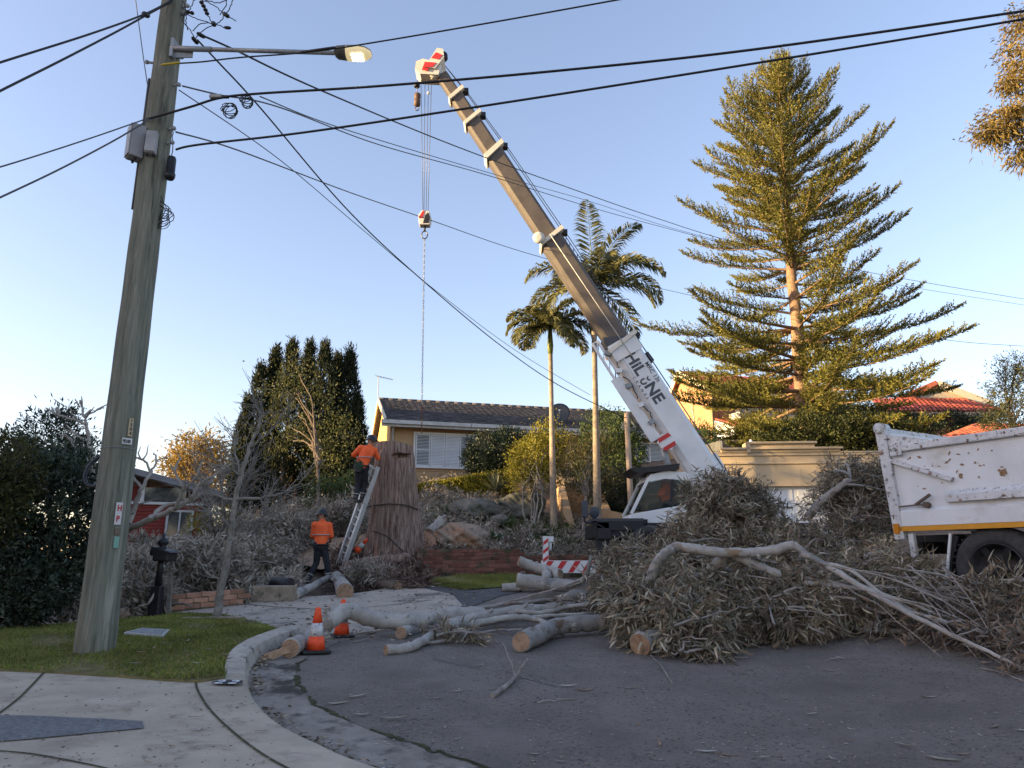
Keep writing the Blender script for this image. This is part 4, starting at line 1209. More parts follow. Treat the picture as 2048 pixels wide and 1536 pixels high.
# ---- bare trees, drawn branch by branch
def bare_tree(name, base, stems, label, mat_, twigs=0, tl=.5, tr=.006, sub=1):
    T = thing(name, base, label, 'tree')
    mb = MB(); ends = []
    for pts, r0, r1 in stems:
        p = wob(pts, 5, .008)
        mb.tube(p, lerp_list([r0, (r0 + r1) / 2, r1], len(p)), 8, jit=.06)
        ends.append((p, r0, r1))
    mb.build('trunk', mat_, T)
    if twigs:
        tw = MB()
        for k in range(twigs):
            p, r0, r1 = ends[rnd.randrange(len(ends))]
            i = rnd.randrange(len(p) // 4, len(p)); q = p[i]
            d = (p[i] - p[max(0, i - 2)]).normalized() if i else Vector((0, 0, 1))
            d = (d + Vector((rnd.gauss(0, .7), rnd.gauss(0, .7), rnd.gauss(.15, .5)))).normalized()
            l = tl * rnd.uniform(.4, 1.3)
            a = q + d * l * .5 + Vector((rnd.gauss(0, .04), rnd.gauss(0, .04), 0)); e = q + d * l + Vector((rnd.gauss(0, .1), rnd.gauss(0, .1), rnd.gauss(.04, .1))) * l
            tw.tube([q, a, e], [tr * 1.6, tr, tr * .45], 4, False)
            for s in range(sub):
                d2 = (d + Vector((rnd.gauss(0, .8), rnd.gauss(0, .8), rnd.gauss(0, .6)))).normalized()
                tw.tube([a, a + d2 * l * .5], [tr * .8, tr * .35], 4, False)
        o = tw.build('twigs', mat_, T); o['kind'] = 'stuff'
    return T

def pxl(lst, Y):
    """polyline through pixels; entries (x, y) or (x, y, extra depth)"""
    return [W(p[0], p[1], Y + (p[2] if len(p) > 2 else 0)) for p in lst]
fb = gp(128, 1236)
F_ = lambda *l: pxl(l, 10.9)
frang = [([fb, *F_((142, 1195, .2), (170, 1150, .4), (215, 1095, .5), (255, 1060, .4), (300, 1040, .2), (350, 1018, 0))], .085, .04),
         (F_((350, 1018), (378, 1000), (400, 968), (430, 950)), .04, .018), (F_((300, 1040), (330, 1012, .3), (385, 1002, .3), (398, 985, .3)), .04, .016),
         (F_((255, 1060, .4), (270, 1010, .5), (285, 975, .5), (302, 945, .6)), .045, .022), (F_((285, 975, .5), (262, 950, .7), (250, 930, .7)), .025, .014),
         (F_((302, 945, .6), (290, 922, .6), (270, 915, .6)), .02, .012), (F_((302, 945, .6), (312, 925, .8), (308, 905, .8)), .02, .012), (F_((350, 1018), (365, 980, -.2), (352, 950, -.2), (355, 925, -.2)), .03, .014),
         (F_((365, 980, -.2), (392, 955, -.3), (405, 920, -.3)), .022, .012), (F_((352, 950, -.2), (342, 930, -.2)), .016, .011), (F_((400, 968), (420, 962, .1), (445, 935, .1)), .02, .011),
         (F_((215, 1095, .5), (190, 1045, .9), (182, 980, 1.0), (186, 930, 1.0), (178, 885, 1.0)), .06, .035), (F_((178, 885, 1.0), (172, 850, 1.0), (168, 832, 1.0), (160, 800, 1.0)), .03, .014),
         (F_((172, 850, 1.0), (150, 838, .8), (120, 832, .7), (92, 816, .7)), .024, .012), (F_((168, 832, 1.0), (182, 826, 1.1), (208, 816, 1.1)), .018, .011), (F_((120, 832, .7), (112, 815, .7)), .014, .01),
         (F_((150, 838, .8), (142, 818, .7)), .014, .01), (F_((160, 815, 1.0), (150, 798, 1.0)), .013, .009), (F_((182, 980, 1.0), (200, 945, 1.2), (214, 925, 1.3)), .026, .015),
         (F_((186, 930, 1.0), (160, 905, 1.2), (140, 880, 1.3), (128, 868, 1.3)), .022, .012), (F_((178, 885, 1), (150, 868, .8), (132, 850, .7)), .022, .012), (F_((190, 1045, .9), (150, 975, 1.2), (105, 940, 1.3), (85, 905, 1.3)), .03, .012),
         (F_((105, 940, 1.3), (125, 915, 1.4), (122, 895, 1.4)), .015, .01), ([fb + Vector((.12, .1, 0)), *F_((165, 1190, .6), (195, 1172, .8), (250, 1165, .8))], .07, .03), ([fb + Vector((-.02, .05, 0)), *F_((120, 1215), (140, 1190, -.2), (190, 1160, -.2))], .06, .04)]
bare_tree('frangipani', fb, frang, 'bare grey frangipani with stubby forked branches beside the pole', mat('frangipani_bark', (.25, .225, .195), .9, (.38, .35, .31), 10.0, .2, .5, 45.0), 40, .25, .012, 0)

sb = gp(432, 1237, .1)
S_ = lambda *l: pxl(l, 10.7)
sapl = [([sb, *S_((440, 1190), (452, 1120), (462, 1060), (470, 1000), (482, 950), (500, 895), (515, 862))], .062, .022), (S_((515, 862), (520, 835), (512, 808)), .022, .008), (S_((470, 1000), (430, 990, .2), (400, 970, .3)), .022, .008),
        (S_((462, 1060), (440, 1030, -.2), (415, 1020, -.2)), .02, .008), (S_((470, 1000), (520, 995, -.2), (570, 985, -.3), (610, 955, -.4)), .026, .009), (S_((482, 950), (470, 900, .2), (475, 860, .3)), .02, .007),
        (S_((500, 895), (540, 862, -.2), (565, 825, -.3)), .016, .006), (S_((445, 1165), (415, 1145, 0), (395, 1120, 0)), .018, .007), (S_((482, 950), (445, 930, -.3), (420, 905, -.4)), .016, .006)]
bare_tree('bare_sapling', sb, sapl, 'thin leafless sapling with lichen-pale trunk on the lawn edge', M_PALEBARK, 130, .5, .005, 2)
gb = gp(440, 1110)
bare_tree('twiggy_shrub', gb, [([gb, W(450, 1030, 17), W(440, 960, 17)], .05, .012), ([gb, W(470, 1020, 17.4), W(500, 950, 17.4)], .05, .012), ([gb, W(420, 1030, 16.6), W(405, 965, 16.6)], .045, .012), ([gb, W(510, 1060, 16.8), W(540, 1000, 16.8)], .04, .01)],
          'dense grey leafless shrub behind the bare sapling', M_GREYTWIG, 260, .8, .006, 2)

# ---- garden in front of the tan house
tree('round_camellia', W(985, 940, 27.5), [B(985, 910, 27.5, 108, 90, 1.1), B(1020, 900, 27.8, 80, 80, 1.0), B(960, 925, 27.5, 60, 50, .7)], 520, 34, .1, .085, .045, L_CAM, 'dark round camellia below the picture window', .08, cat='shrub', shell=.86, fill=.05)
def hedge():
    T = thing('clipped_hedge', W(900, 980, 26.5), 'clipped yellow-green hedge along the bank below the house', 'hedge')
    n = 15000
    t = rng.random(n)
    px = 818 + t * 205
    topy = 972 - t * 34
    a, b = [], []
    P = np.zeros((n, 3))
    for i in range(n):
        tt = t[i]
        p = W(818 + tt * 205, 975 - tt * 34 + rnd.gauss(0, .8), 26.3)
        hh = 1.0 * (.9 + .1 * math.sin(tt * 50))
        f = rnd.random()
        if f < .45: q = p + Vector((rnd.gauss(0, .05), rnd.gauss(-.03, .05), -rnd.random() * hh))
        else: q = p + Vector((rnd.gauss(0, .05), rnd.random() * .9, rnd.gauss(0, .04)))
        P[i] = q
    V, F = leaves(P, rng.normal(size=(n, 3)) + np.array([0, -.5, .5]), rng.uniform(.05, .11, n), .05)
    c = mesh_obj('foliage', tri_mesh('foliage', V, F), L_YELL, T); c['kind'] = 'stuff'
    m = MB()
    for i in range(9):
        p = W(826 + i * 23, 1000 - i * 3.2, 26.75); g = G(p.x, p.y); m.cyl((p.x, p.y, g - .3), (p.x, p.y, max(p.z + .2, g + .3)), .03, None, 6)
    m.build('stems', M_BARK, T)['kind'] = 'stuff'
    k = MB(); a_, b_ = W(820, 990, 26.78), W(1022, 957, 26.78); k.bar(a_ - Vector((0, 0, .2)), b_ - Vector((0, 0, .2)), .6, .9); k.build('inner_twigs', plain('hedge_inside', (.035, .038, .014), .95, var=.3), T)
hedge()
tree('yellow_shrub', gp(1065, 1060), [B(1060, 915, 23, 95, 90, .8), B(1100, 890, 23.3, 110, 100, .9), B(1040, 950, 22.8, 70, 60, .6), B(1085, 950, 22.8, 100, 60, .7)], 420, 22, .12, .085, .04, L_YELL,
     'yellow-green flowering shrub on thin stems left of the first palm', .035, M_PALEBARK, 'shrub', stems=5, shell=.55, fill=.3)
tree('airy_shrub', gp(1165, 1075), [B(1150, 915, 22.5, 100, 110, .8), B(1190, 900, 22.8, 100, 100, .8), B(1170, 960, 22.3, 110, 90, .7), B(1210, 955, 22.4, 70, 80, .6)], 330, 20, .14, .075, .028, leaf_mat('sage_leaf', [(.06, .06, .025), (.095, .088, .032), (.15, .13, .05)], .35),
     'airy sage-coloured shrub between the two palm trunks', .035, M_PALEBARK, 'shrub', stems=5, shell=.45, fill=.4)
tree('green_tree', W(1225, 1000, 27.0), [B(1215, 880, 27, 110, 120, 1.2), B(1250, 905, 27, 80, 110, 1.0), B(1190, 930, 27, 80, 90, .9), B(1220, 960, 26.5, 120, 80, 1.0)], 520, 28, .14, .1, .055, L_MID, 'bright green rounded tree behind the second palm', .1, shell=.75)
tree('clipped_shrub', W(1225, 1050, 24.5), [B(1225, 985, 24.5, 90, 100, .8), B(1255, 990, 24.5, 60, 90, .7), B(1200, 1000, 24.2, 60, 70, .6)], 360, 30, .09, .07, .035, L_CAM, 'dense dark clipped shrub behind the crane cab', .06, cat='shrub', shell=.85)

# strappy and rosette plants
def rosette(name, p, n, L, wd, lm, label, droop=.35, spread=1.0, cat='plant', upr=.6, group=None):
    p = Vector(p); T = thing(name, p, label, cat, group)
    V, F = [], []
    for i in range(n):
        a = rnd.uniform(0, 2 * math.pi); e = rnd.uniform(.15, 1.0) * spread
        l = L * rnd.uniform(.7, 1.15); d = Vector((math.cos(a) * e, math.sin(a) * e, upr + .5 * (1 - e))).normalized(); s = Vector((-math.sin(a), math.cos(a), 0))
        b = len(V); q = p.copy()
        for k in range(5):
            t = k / 4; c = p + d * (l * t) - Vector((0, 0, droop * l * t * t)); w = wd * (.6 + 1.6 * t * (1 - t) * 1.6) * (1 - t * .9) * .5
            V += [c - s * w + Vector((0, 0, w * .5)), c, c + s * w + Vector((0, 0, w * .5))]
        for k in range(4):
            o = b + k * 3
            F += [(o, o + 1, o + 4, o + 3), (o + 1, o + 2, o + 5, o + 4)]
    me = bpy.data.meshes.new('leaf_blades'); me.from_pydata([tuple(v) for v in V], [], F)
    o = mesh_obj('leaf_blades', me, lm, T); o['kind'] = 'stuff'
    m = MB(); m.cyl(p - Vector((0, 0, .15)), p + Vector((0, 0, .08)), .05, .03, 8); m.build('stem', M_BARK, T)
    return T
L_STRAP = leaf_mat('strap_leaf', [(.07, .085, .06), (.10, .115, .08), (.14, .15, .11)], .15)
L_AGAVE = leaf_mat('agave_leaf', [(.08, .13, .07), (.11, .17, .085), (.15, .21, .11)], .15)
L_FERN = leaf_mat('fern_leaf', [(.04, .075, .02), (.07, .12, .03), (.10, .15, .04)], .3)
rosette('spiky_strap_plant', W(993, 985, 24.5), 60, 1.0, .055, L_STRAP, 'grey-green spiky strap plant at the right end of the hedge', .25, 1.0, upr=.7)
rosette('agave', gp(990, 1098) + Vector((0, 0, .1)), 22, .62, .16, L_AGAVE, 'pale green agave rosette beside the sandstone boulder')
rosette('agave', gp(1003, 1118) + Vector((0, 0, .05)), 18, .5, .13, L_AGAVE, 'lower green agave rosette above the brick wall end')
rosette('bromeliad', gp(968, 1085) + Vector((0, 0, .05)), 14, .4, .08, leaf_mat('bromeliad_leaf', [(.16, .15, .05), (.22, .19, .07)], .2), 'yellowish bromeliad between boulder and agave')
for i, (px, py, lab) in enumerate([(870, 1050, 'small fern tuft right of the stump'), (1045, 1075, 'fern tuft below the yellow shrub'), (1085, 1085, 'fern tuft left of the first palm base'), (1130, 1092, 'fern tuft between the palm bases'),
                                   (1155, 1100, 'fern tuft below the airy shrub'), (1025, 1060, 'fern tuft above the agaves'), (1100, 1070, 'fern clump at the foot of the first palm'), (1175, 1098, 'fern tuft at the foot of the second palm'), (1065, 1095, 'low fern on the bank above the marker post')]):
    rosette('fern', gp(px, py) + Vector((0, 0, .03)), 34, .5 + .1 * (i % 3), .045, L_FERN, lab, .45, 1.0, 'fern', group='ferns on the garden bank')

# ---- palms
def palm(base, top, r0, r1, fr, L, label, shaft=.9):
    base, top = Vector(base), Vector(top)
    T = thing('palm', base, label, 'palm', 'two slender palms')
    m = MB(); n = 46
    pts, rad = [], []
    for i in range(n * 2):
        t = i / (n * 2 - 1); pts.append(base.lerp(top - Vector((0, 0, shaft)), t)); rad.append((r0 + (r1 - r0) * min(1, t * 1.5)) * (1.0 if i % 2 else .945))
    m.tube(pts, rad, 12)
    m.build('trunk', mat('palm_trunk', (.20, .165, .13), .9, (.32, .265, .20), 9.0, .2, .4, 50.0), T)
    cs = MB(); cs.tube([top - Vector((0, 0, shaft)), top - Vector((0, 0, shaft * .7)), top - Vector((0, 0, .2)), top + Vector((0, 0, .1))], [r1 * 1.0, r1 * 1.35, r1 * .95, r1 * .5], 12); cs.build('crownshaft', plain('crownshaft_green', (.16, .19, .05), .5), T)
    for (az, el, ln, dr) in fr:
        a = R(az); h = Vector((math.cos(a), math.sin(a), 0)); rp = []
        K = 16
        for k in range(K + 1):
            t = k / K
            ang = R(el) - dr * t * t * 1.55
            if k == 0: q = top.copy()
            else: q = rp[-1] + (h * math.cos(ang) + Vector((0, 0, math.sin(ang)))) * (L * ln / K)
            rp.append(q)
        fo = MB(); fo.tube(rp, lerp_list([.03, .012, .004], len(rp)), 5)
        rb = fo.build('frond', plain('frond_rib', (.15, .16, .05), .6), T)
        P, D, S = [], [], []
        for k in range(2, K * 6):
            t = k / (K * 6); i = min(int(t * K), K - 1); f = t * K - i
            q = rp[i].lerp(rp[i + 1], f); tg = (rp[i + 1] - rp[i]).normalized()
            side = tg.cross(Vector((0, 0, 1)))
            side = side.normalized() if side.length > .05 else Vector((-h.y, h.x, 0))
            un = side.cross(tg)
            for s in (-1, 1):
                d = (side * s * 1.0 + tg * .65 + un * rnd.uniform(-.05, .3) + Vector((0, 0, -.28 * rnd.random()))).normalized()
                P.append(q); D.append(d); S.append(L * .27 * (math.sin(math.pi * min(1, t * .92 + .1)) ** .6) * rnd.uniform(.85, 1.1))
        V, F = leaves(np.array(P), np.array(D), np.array(S), .05, .28, .1, True)
        c = mesh_obj('leaflets', tri_mesh('leaflets', V, F), L_PALM, rb); c['kind'] = 'stuff'
pb = gp(1108, 1060); pt = W(1101, 690, pb.y); pt.x = pb.x
palm(pb, W(1100, 655, pb.y), .125, .075, [(100, 62, .9, .9), (185, 28, 1.0, 1.3), (210, 5, 1.0, 1.2), (170, 48, 1.0, 1.2), (240, 40, .9, 1.1), (330, 35, 1.0, 1.2), (5, 25, 1.05, 1.3), (25, 5, 1.0, 1.2), (290, 10, .9, 1.3), (60, 30, 1.0, 1.2), (130, 20, 1, 1.3), (350, 70, .8, .8), (270, 30, .8, 1.4), (315, -12, .8, 1.0), (225, -15, .8, 1.0)], 1.75,
     'shorter palm left of the boom, trunk rising past the roof dish')
qb = gp(1196, 1078)
palm(qb, W(1186, 570, qb.y), .14, .085, [(95, 84, 1.5, .2), (190, 35, 1.1, 1.2), (160, 15, 1.1, 1.2), (210, -8, 1.0, 1.0), (20, 55, 1.1, 1.0), (350, 40, 1.15, 1.2), (5, 22, 1.15, 1.2), (335, 2, 1.05, 1.0), (30, -20, 1.05, .8), (280, 40, .9, 1.2), (60, 50, 1.1, 1.1), (120, 50, 1.1, 1.1), (315, 62, 1.1, .8), (240, 20, .9, 1.2)], 2.4,
     'taller palm behind the boom with an upright feather frond', 1.0)

# ---- Norfolk Island pine
def norfolk():
    base = W(1612, 880, 36.0); base.z = G(base.x, base.y)
    top = W(1552, 142, 36.0); top.y = base.y
    T = thing('norfolk_pine', base, 'tall Norfolk Island pine with tiered branches, sunlit at the top', 'tree')
    H = top.z - base.z
    axis = lambda t: base.lerp(top, t) + Vector((0, 0, 0))
    tr = MB(); tp = [axis(i / 20) + Vector((rnd.gauss(0, .03), 0, 0)) for i in range(21)]
    tr.tube(tp, lerp_list([.42, .33, .22, .1, .025], 21), 12, jit=.04)
    tr.build('trunk', mat('pine_trunk', (.15, .095, .06), .9, (.27, .18, .12), 6.0, .2, .6, 30.0), T)
    # branch length by height fraction, read off the outline
    hf = [0.0, .05, .13, .25, .30, .36, .45, .55, .63, .72, .80, .88, .94, 1.0]
    bl = [6.0, 6.9, 7.6, 7.6, 6.9, 4.6, 5.6, 5.9, 5.6, 4.9, 3.9, 2.7, 1.7, .5]
    whorls = []
    t = .02
    while t < .985:
        whorls.append(t); t += .038 if t < .4 else .031
    VP, VD, VL = [], [], []
    brm = MB()
    for wi, t in enumerate(whorls):
        n = 9 if t < .34 else 7
        a0 = rnd.uniform(0, 6.28)
        for k in range(n):
            if .345 < t < .43 and rnd.random() < .55: continue
            if rnd.random() < .10: continue
            a = a0 + 2 * math.pi * k / n + rnd.uniform(-.42, .42)
            L = np.interp(t, hf, bl) * rnd.choice((.62, .8, .92, 1.0, 1.08, 1.14))
            if math.cos(a) > .3 and t < .33: L = min(L * 1.06, 7.9)
            h = Vector((math.cos(a), math.sin(a), 0))
            e0 = R(np.interp(t, [0, .3, .6, .9, 1], [-12, 0, 16, 42, 62]) + rnd.uniform(-6, 6)); curv = R(np.interp(t, [0, .5, 1], [26, 34, 18]))
            p = axis(t); pts = [p.copy()]
            K = 9
            for j in range(K):
                ang = e0 + curv * ((j / K) ** 1.6) - R(6) * math.sin(math.pi * j / K)
                pts.append(pts[-1] + (h * math.cos(ang) + Vector((0, 0, math.sin(ang)))) * (L / K))
            brm.tube(pts, lerp_list([.02 + .012 * L, .02, .008], K + 1), 5, False)
            side = Vector((-h.y, h.x, 0))
            nb = int(L * 13)
            for q in range(nb):
                f = .12 + .88 * (q / nb) ** .85
                i = min(int(f * K), K - 1); c = pts[i].lerp(pts[i + 1], f * K - i); tg = (pts[i + 1] - pts[i]).normalized()
                s = 1 if q % 2 else -1
                d = (side * s * rnd.uniform(.5, 1.1) + tg * rnd.uniform(.55, 1.0) + Vector((0, 0, rnd.uniform(.15, .8)))).normalized()
                bl_ = (.42 + .70 * (1 - abs(2 * f - 1.0)) ** .7) * (.75 + .035 * L) * rnd.uniform(.7, 1.15)
                if f > .93: d = (tg * 1.2 + d * .4).normalized()
                # plume: short needles wrapped along the branchlet
                m = max(8, int(bl_ / .040))
                for z in range(m):
                    g = z / m
                    pp = c + d * (bl_ * g) + Vector((0, 0, .07 * bl_ * g * g))
                    VP.append(pp); VD.append(d * .9 + Vector((rnd.gauss(0, .6), rnd.gauss(0, .6), rnd.gauss(.2, .6)))); VL.append(.19 * (1.15 - .5 * g))
    brm.build('branches', MATS['pine_trunk'], T)['kind'] = 'stuff'
    V, F = leaves(np.array([tuple(v) for v in VP]), np.array([tuple(v) for v in VD]), np.array(VL), .055, 0, .25)
    c = mesh_obj('foliage', tri_mesh('foliage', V, F), L_PINE, T); c['kind'] = 'stuff'
    print('pine leaves', len(VP))
norfolk()

# ---- right-hand trees and the hedge behind the garage
tree('dark_conifer_shrub', W(1640, 930, 31.0), [B(1570, 890, 31, 140, 50, 1.3), B(1650, 870, 31, 200, 90, 1.5), B(1740, 880, 31, 170, 80, 1.4), B(1800, 890, 31, 120, 60, 1.0)], 800, 26, .2, .16, .06, leaf_mat('conifer_shrub', [(.022, .032, .011), (.040, .050, .015), (.065, .075, .022)], .15),
     'spreading dark green conifer shrub above the garage parapet', .12, cat='shrub', shell=.7)
tree('trimmed_hedge', W(1850, 900, 34), [B(1800, 848, 34, 120, 45, .8), B(1880, 845, 34, 130, 42, .8), B(1950, 850, 34, 100, 40, .8)], 420, 24, .14, .1, .05, L_CAM, 'dark trimmed hedge in front of the bungalow', .08, cat='hedge')
tree('wispy_tree', W(2020, 960, 24.0), [B(2020, 780, 24, 90, 130, .8), B(2045, 830, 24, 110, 110, .9), B(1990, 840, 24, 60, 60, .6), B(2070, 740, 24, 110, 100, .8)], 330, 22, .13, .13, .03, leaf_mat('wispy_leaf', [(.06, .07, .03), (.09, .10, .04), (.14, .14, .06)], .3), 'wispy grey-green tree at the right edge above the truck', .09, shell=.5, fill=.3)
def gum():
    b = W(2330, 900, 20.0); b.z = G(b.x, b.y)
    T = tree('gum_tree', b, [B(2060, 120, 19, 120, 130, .8), B(2030, 240, 19, 130, 90, .8), B(1985, 270, 19, 80, 70, .6), B(2080, 40, 19, 130, 90, .8), B(2060, 310, 19, 90, 60, .6), B(2170, 180, 19.5, 200, 330, 1.4), B(2300, 60, 20, 260, 330, 1.6), B(2030, 170, 19, 70, 60, .5)], 1150, 26, .15, .16, .036, L_EUC,
             'sunlit gum tree crown entering at the upper right corner', .22, M_PALEBARK, shell=.35, fill=.4, nlimb=16, droop=.4, curve=False, up=-.3)
gum()
tree('spear_shrub', W(1405, 880, 26.0), [B(1400, 878, 26, 60, 60, .6)], 60, 24, .12, .22, .03, L_MID, 'green shrub between the boom and the brick house', .05, cat='shrub', up=.6)

# ---- unseen trees added on the sunny side, sized to shade the street
def shade_row():
    src = None
    spots = [(-27, -14, 1.0), (-28, -9, 1.15), (-27, -4.5, 1.35), (-28, 0, 1.55), (-27.5, 4.5, 1.55), (-28, 9, 1.5), (-28, 13.5, .98), (-28.5, 18, .92), (-29, 22.5, .9)]
    for i, (x, y, s) in enumerate(spots):
        z = G(x, y)
        if src is None:
            bl = [(Vector((x + dx, y + dy, z + zz)), (rx, rx, rz)) for dx, dy, zz, rx, rz in ((0, 0, 6.3, 2.8, 2.4), (1.6, 1.5, 5.2, 2.4, 2.2), (-1.5, -1.6, 5.0, 2.4, 2.2), (.3, 2.8, 3.2, 2.4, 2.2), (-.2, -2.8, 3.0, 2.4, 2.2), (0, .3, 3.2, 2.6, 2.4))]
            src = tree('shade_tree', (x, y, z), bl, 620, 16, .4, .42, .22, L_DARK, 'broad dark tree added out of frame to the left for shade', .25, group='added trees shading the road', shell=.4, fill=.4)
            src0 = Vector((x, y, z))
        else:
            o = src.copy(); COL.objects.link(o); o.location = (x, y, z); o.scale = (s, s, s); o.rotation_euler = (0, 0, i * 1.1)
            for ch in src.children:
                c = ch.copy(); COL.objects.link(c); c.parent = o
shade_row()
# ================================================================== pole, lamp, wires
M_POLE = mat('treated_pole', (.12, .13, .10), .9, (.23, .23, .185), 5.0, .18, .7, 30.0, stretch=(5, 5, .35), spots=[((.32, .32, .27), 1.6, .58, .68), ((.07, .072, .055), 2.3, .58, .70)])
M_WIRE = plain('black_cable', (.012, .012, .014), .6)
M_WIREG = plain('grey_cable', (.06, .06, .065), .6)
M_GALV = mat('galvanised', (.22, .24, .255), .5, (.30, .32, .335), 8.0, .1, metal=.3)
M_BOXGREY = plain('box_grey', (.27, .27, .285), .5)
FONT_CACHE = {}
def text(s, M, size, mat_, parent, name='lettering', ext=.002, xs=1.0, bold=0.0, spacing=1.0):
    c = bpy.data.curves.new(name, 'FONT'); c.body = s; c.size = size; c.extrude = ext; c.offset = bold; c.space_character = spacing; c.align_x = 'LEFT'; c.resolution_u = 3
    o = bpy.data.objects.new('tmp_text', c); COL.objects.link(o)
    dg = bpy.context.evaluated_depsgraph_get()
    me = bpy.data.meshes.new_from_object(o.evaluated_get(dg)); bpy.data.objects.remove(o, do_unlink=True)
    me.transform(M @ Matrix.Diagonal((xs, 1, 1, 1)))
    me.materials.clear(); me.materials.append(mat_)
    q = mesh_obj(name, me, mat_, parent); q['kind'] = 'stuff'
    return q
def face_mat(p, right, up):
    right = Vector(right).normalized(); n = right.cross(Vector(up)).normalized(); up = n.cross(right)
    m = Matrix.Identity(4)
    for i in range(3): m[i][0], m[i][1], m[i][2], m[i][3] = right[i], up[i], n[i], p[i]
    return m

PB = gp(189, 1300, .115); PYD = PB.y
PT = W(357, -70, PYD)
def on_pole(py): 
    # point on the pole axis at photograph height py
    lo, hi = 0.0, 1.0
    for _ in range(30):
        m = (lo + hi) / 2; q = PB.lerp(PT, m) - Vector((0, 0, CAMZ)); v = (q.z * CP - q.y * SP) / (q.y * CP + q.z * SP)
        if CY - v * FPX > py: lo = m
        else: hi = m
    return PB.lerp(PT, lo), lo
prad = lambda t: .186 + (.142 - .186) * t
def pole_front(py, side):
    """point on the pole surface facing the camera; side -1 left .. 1 right, with tangent frame"""
    p, t = on_pole(py); r = prad(t) * 1.02; a = side * R(80)
    n = Vector((math.sin(a), -math.cos(a), 0)); tang = Vector((math.cos(a), math.sin(a), 0))
    ax = (PT - PB).normalized()
    return p + n * r, tang, ax, n

T = thing('utility_pole', PB, 'tall greenish treated-timber utility pole on the lawn', 'pole')
m = MB(); K = 40
pts = [PB.lerp(PT, i / K) - (Vector((0, 0, .3)) if i == 0 else Vector((0, 0, 0))) for i in range(K + 1)]
m.tube(pts, [prad(i / K) * (1 + .012 * math.sin(i * 1.3)) * (1.03 if i < 2 else 1) for i in range(K + 1)], 13, smooth=False)
m.build('shaft', M_POLE, T)
M_PLATE = plain('plate_white', (.55, .55, .55), .5); M_PLATEC = plain('plate_cream', (.42, .34, .22), .6); M_RED = plain('sign_red', (.42, .02, .025), .5); M_BLACK = plain('black_plastic', (.012, .012, .014), .45)
def plate(py0, py1, side, wd, mt, name):
    pc, tg, ax, n = pole_front((py0 + py1) / 2, side); s = mpp(250, (py0 + py1) / 2, PYD); h = abs(py1 - py0) * s
    b = MB(); b.add([pc + tg * (a * wd / 2) + ax * (c * h / 2) + n * d for d in (.002, .012) for a, c in ((-1, -1), (1, -1), (1, 1), (-1, 1))], [(0, 1, 2, 3), (7, 6, 5, 4), (0, 4, 5, 1), (1, 5, 6, 2), (2, 6, 7, 3), (3, 7, 4, 0)])
    return b.build(name, mt, T), pc + n * .014, tg, ax, n, h
o, pc, tg, ax, n, h = plate(1007, 1050, .62, .062, M_PLATE, 'sign_plate')
for i, ch in enumerate('HP'):
    text(ch, face_mat(pc - tg * .02 + ax * (h * (.12 - .48 * i)), tg, ax), .085, M_RED, o, 'letter', bold=.003, xs=.75)
o, pc, tg, ax, n, h = plate(840, 876, .70, .045, M_PLATEC, 'number_strip')
for i, ch in enumerate('1304'):
    text(ch, face_mat(pc - tg * .012 + ax * (h * (.28 - .235 * i)), tg, ax), .05, M_BLACK, o, 'digit', bold=.001)
o, pc, tg, ax, n, h = plate(880, 892, .62, .10, M_PLATE, 'name_tag')
text('PE100', face_mat(pc - tg * .045 - ax * .018, tg, ax), .05, M_BLACK, o, 'lettering', bold=.0015, xs=.62)
plate(1074, 1096, .66, .05, plain('green_tag', (.18, .36, .29), .6), 'green_tag')
plate(1058, 1070, .66, .055, plain('brown_tag', (.14, .11, .08), .7), 'brown_tag')
pc, tg, ax, n = pole_front(899, 0)
for k in range(2):
    b = MB()
    ring = []
    for i in range(13):
        q, tg2, a2, n2 = pole_front(899 - k * .5, -1.05 + i * .175); ring.append(q + n2 * .002)
    if k == 0: b.tube(ring, .004, 4); b.build('wire_band', M_GALV, T)
# black conduit loop showing left of the pole
lp = MB(); c = W(200, 941, PYD + .35)
lp.tube([c + Vector((math.cos(R(a)) * .15, .1 * math.sin(R(a)), math.sin(R(a)) * .19)) for a in range(70, 300, 12)], .022, 8); o = lp.build('conduit_loop', M_BLACK, T)
tag(o, 'loop of black conduit behind the pole')
# cable ducts up the left edge of the pole
dct = MB(); dct.tube([on_pole(py)[0] + Vector((-prad(.6) - .015, -.02, 0)) for py in (160, 250, 300, 350, 420)], .018, 8); dct.build('cable_duct', M_WIREG, T)
tl = MB()
for k in range(5):
    a, _ = on_pole(390 + k * 6); b_, _ = on_pole(450 + k * 3)
    o_ = Vector((prad(.5) + .02, -.05, 0))
    mid = (a + b_) / 2 + o_ + Vector((.05 + .03 * k, 0, 0)); tl.tube(wob([a + o_ * .6, mid, b_ + o_ * .6], 5, .01), .005, 5)
    q, _ = on_pole(430 + 5 * k); tl.tube([q + o_ + Vector((math.cos(j * .6) * (.05 + .008 * k) + .03, math.sin(j * .3) * .02, math.sin(j * .6) * .07)) for j in range(12)], .004, 5)
tl.build('slack_cable', M_WIRE, T)['kind'] = 'stuff'
hw = MB()
for py, s in ((175, 1), (262, 1), (290, 1), (130, -1), (30, 1), (18, 1), (120, 1)):
    q, t = on_pole(py); d = Vector((s, -.25, 0)).normalized(); hw.cyl(q + d * prad(t) * .6, q + d * (prad(t) + .07), .016, None, 8); hw.sphere(q + d * (prad(t) + .07), .028, 8)
hw.build('hook_bolt', M_GALV, T)['kind'] = 'stuff'

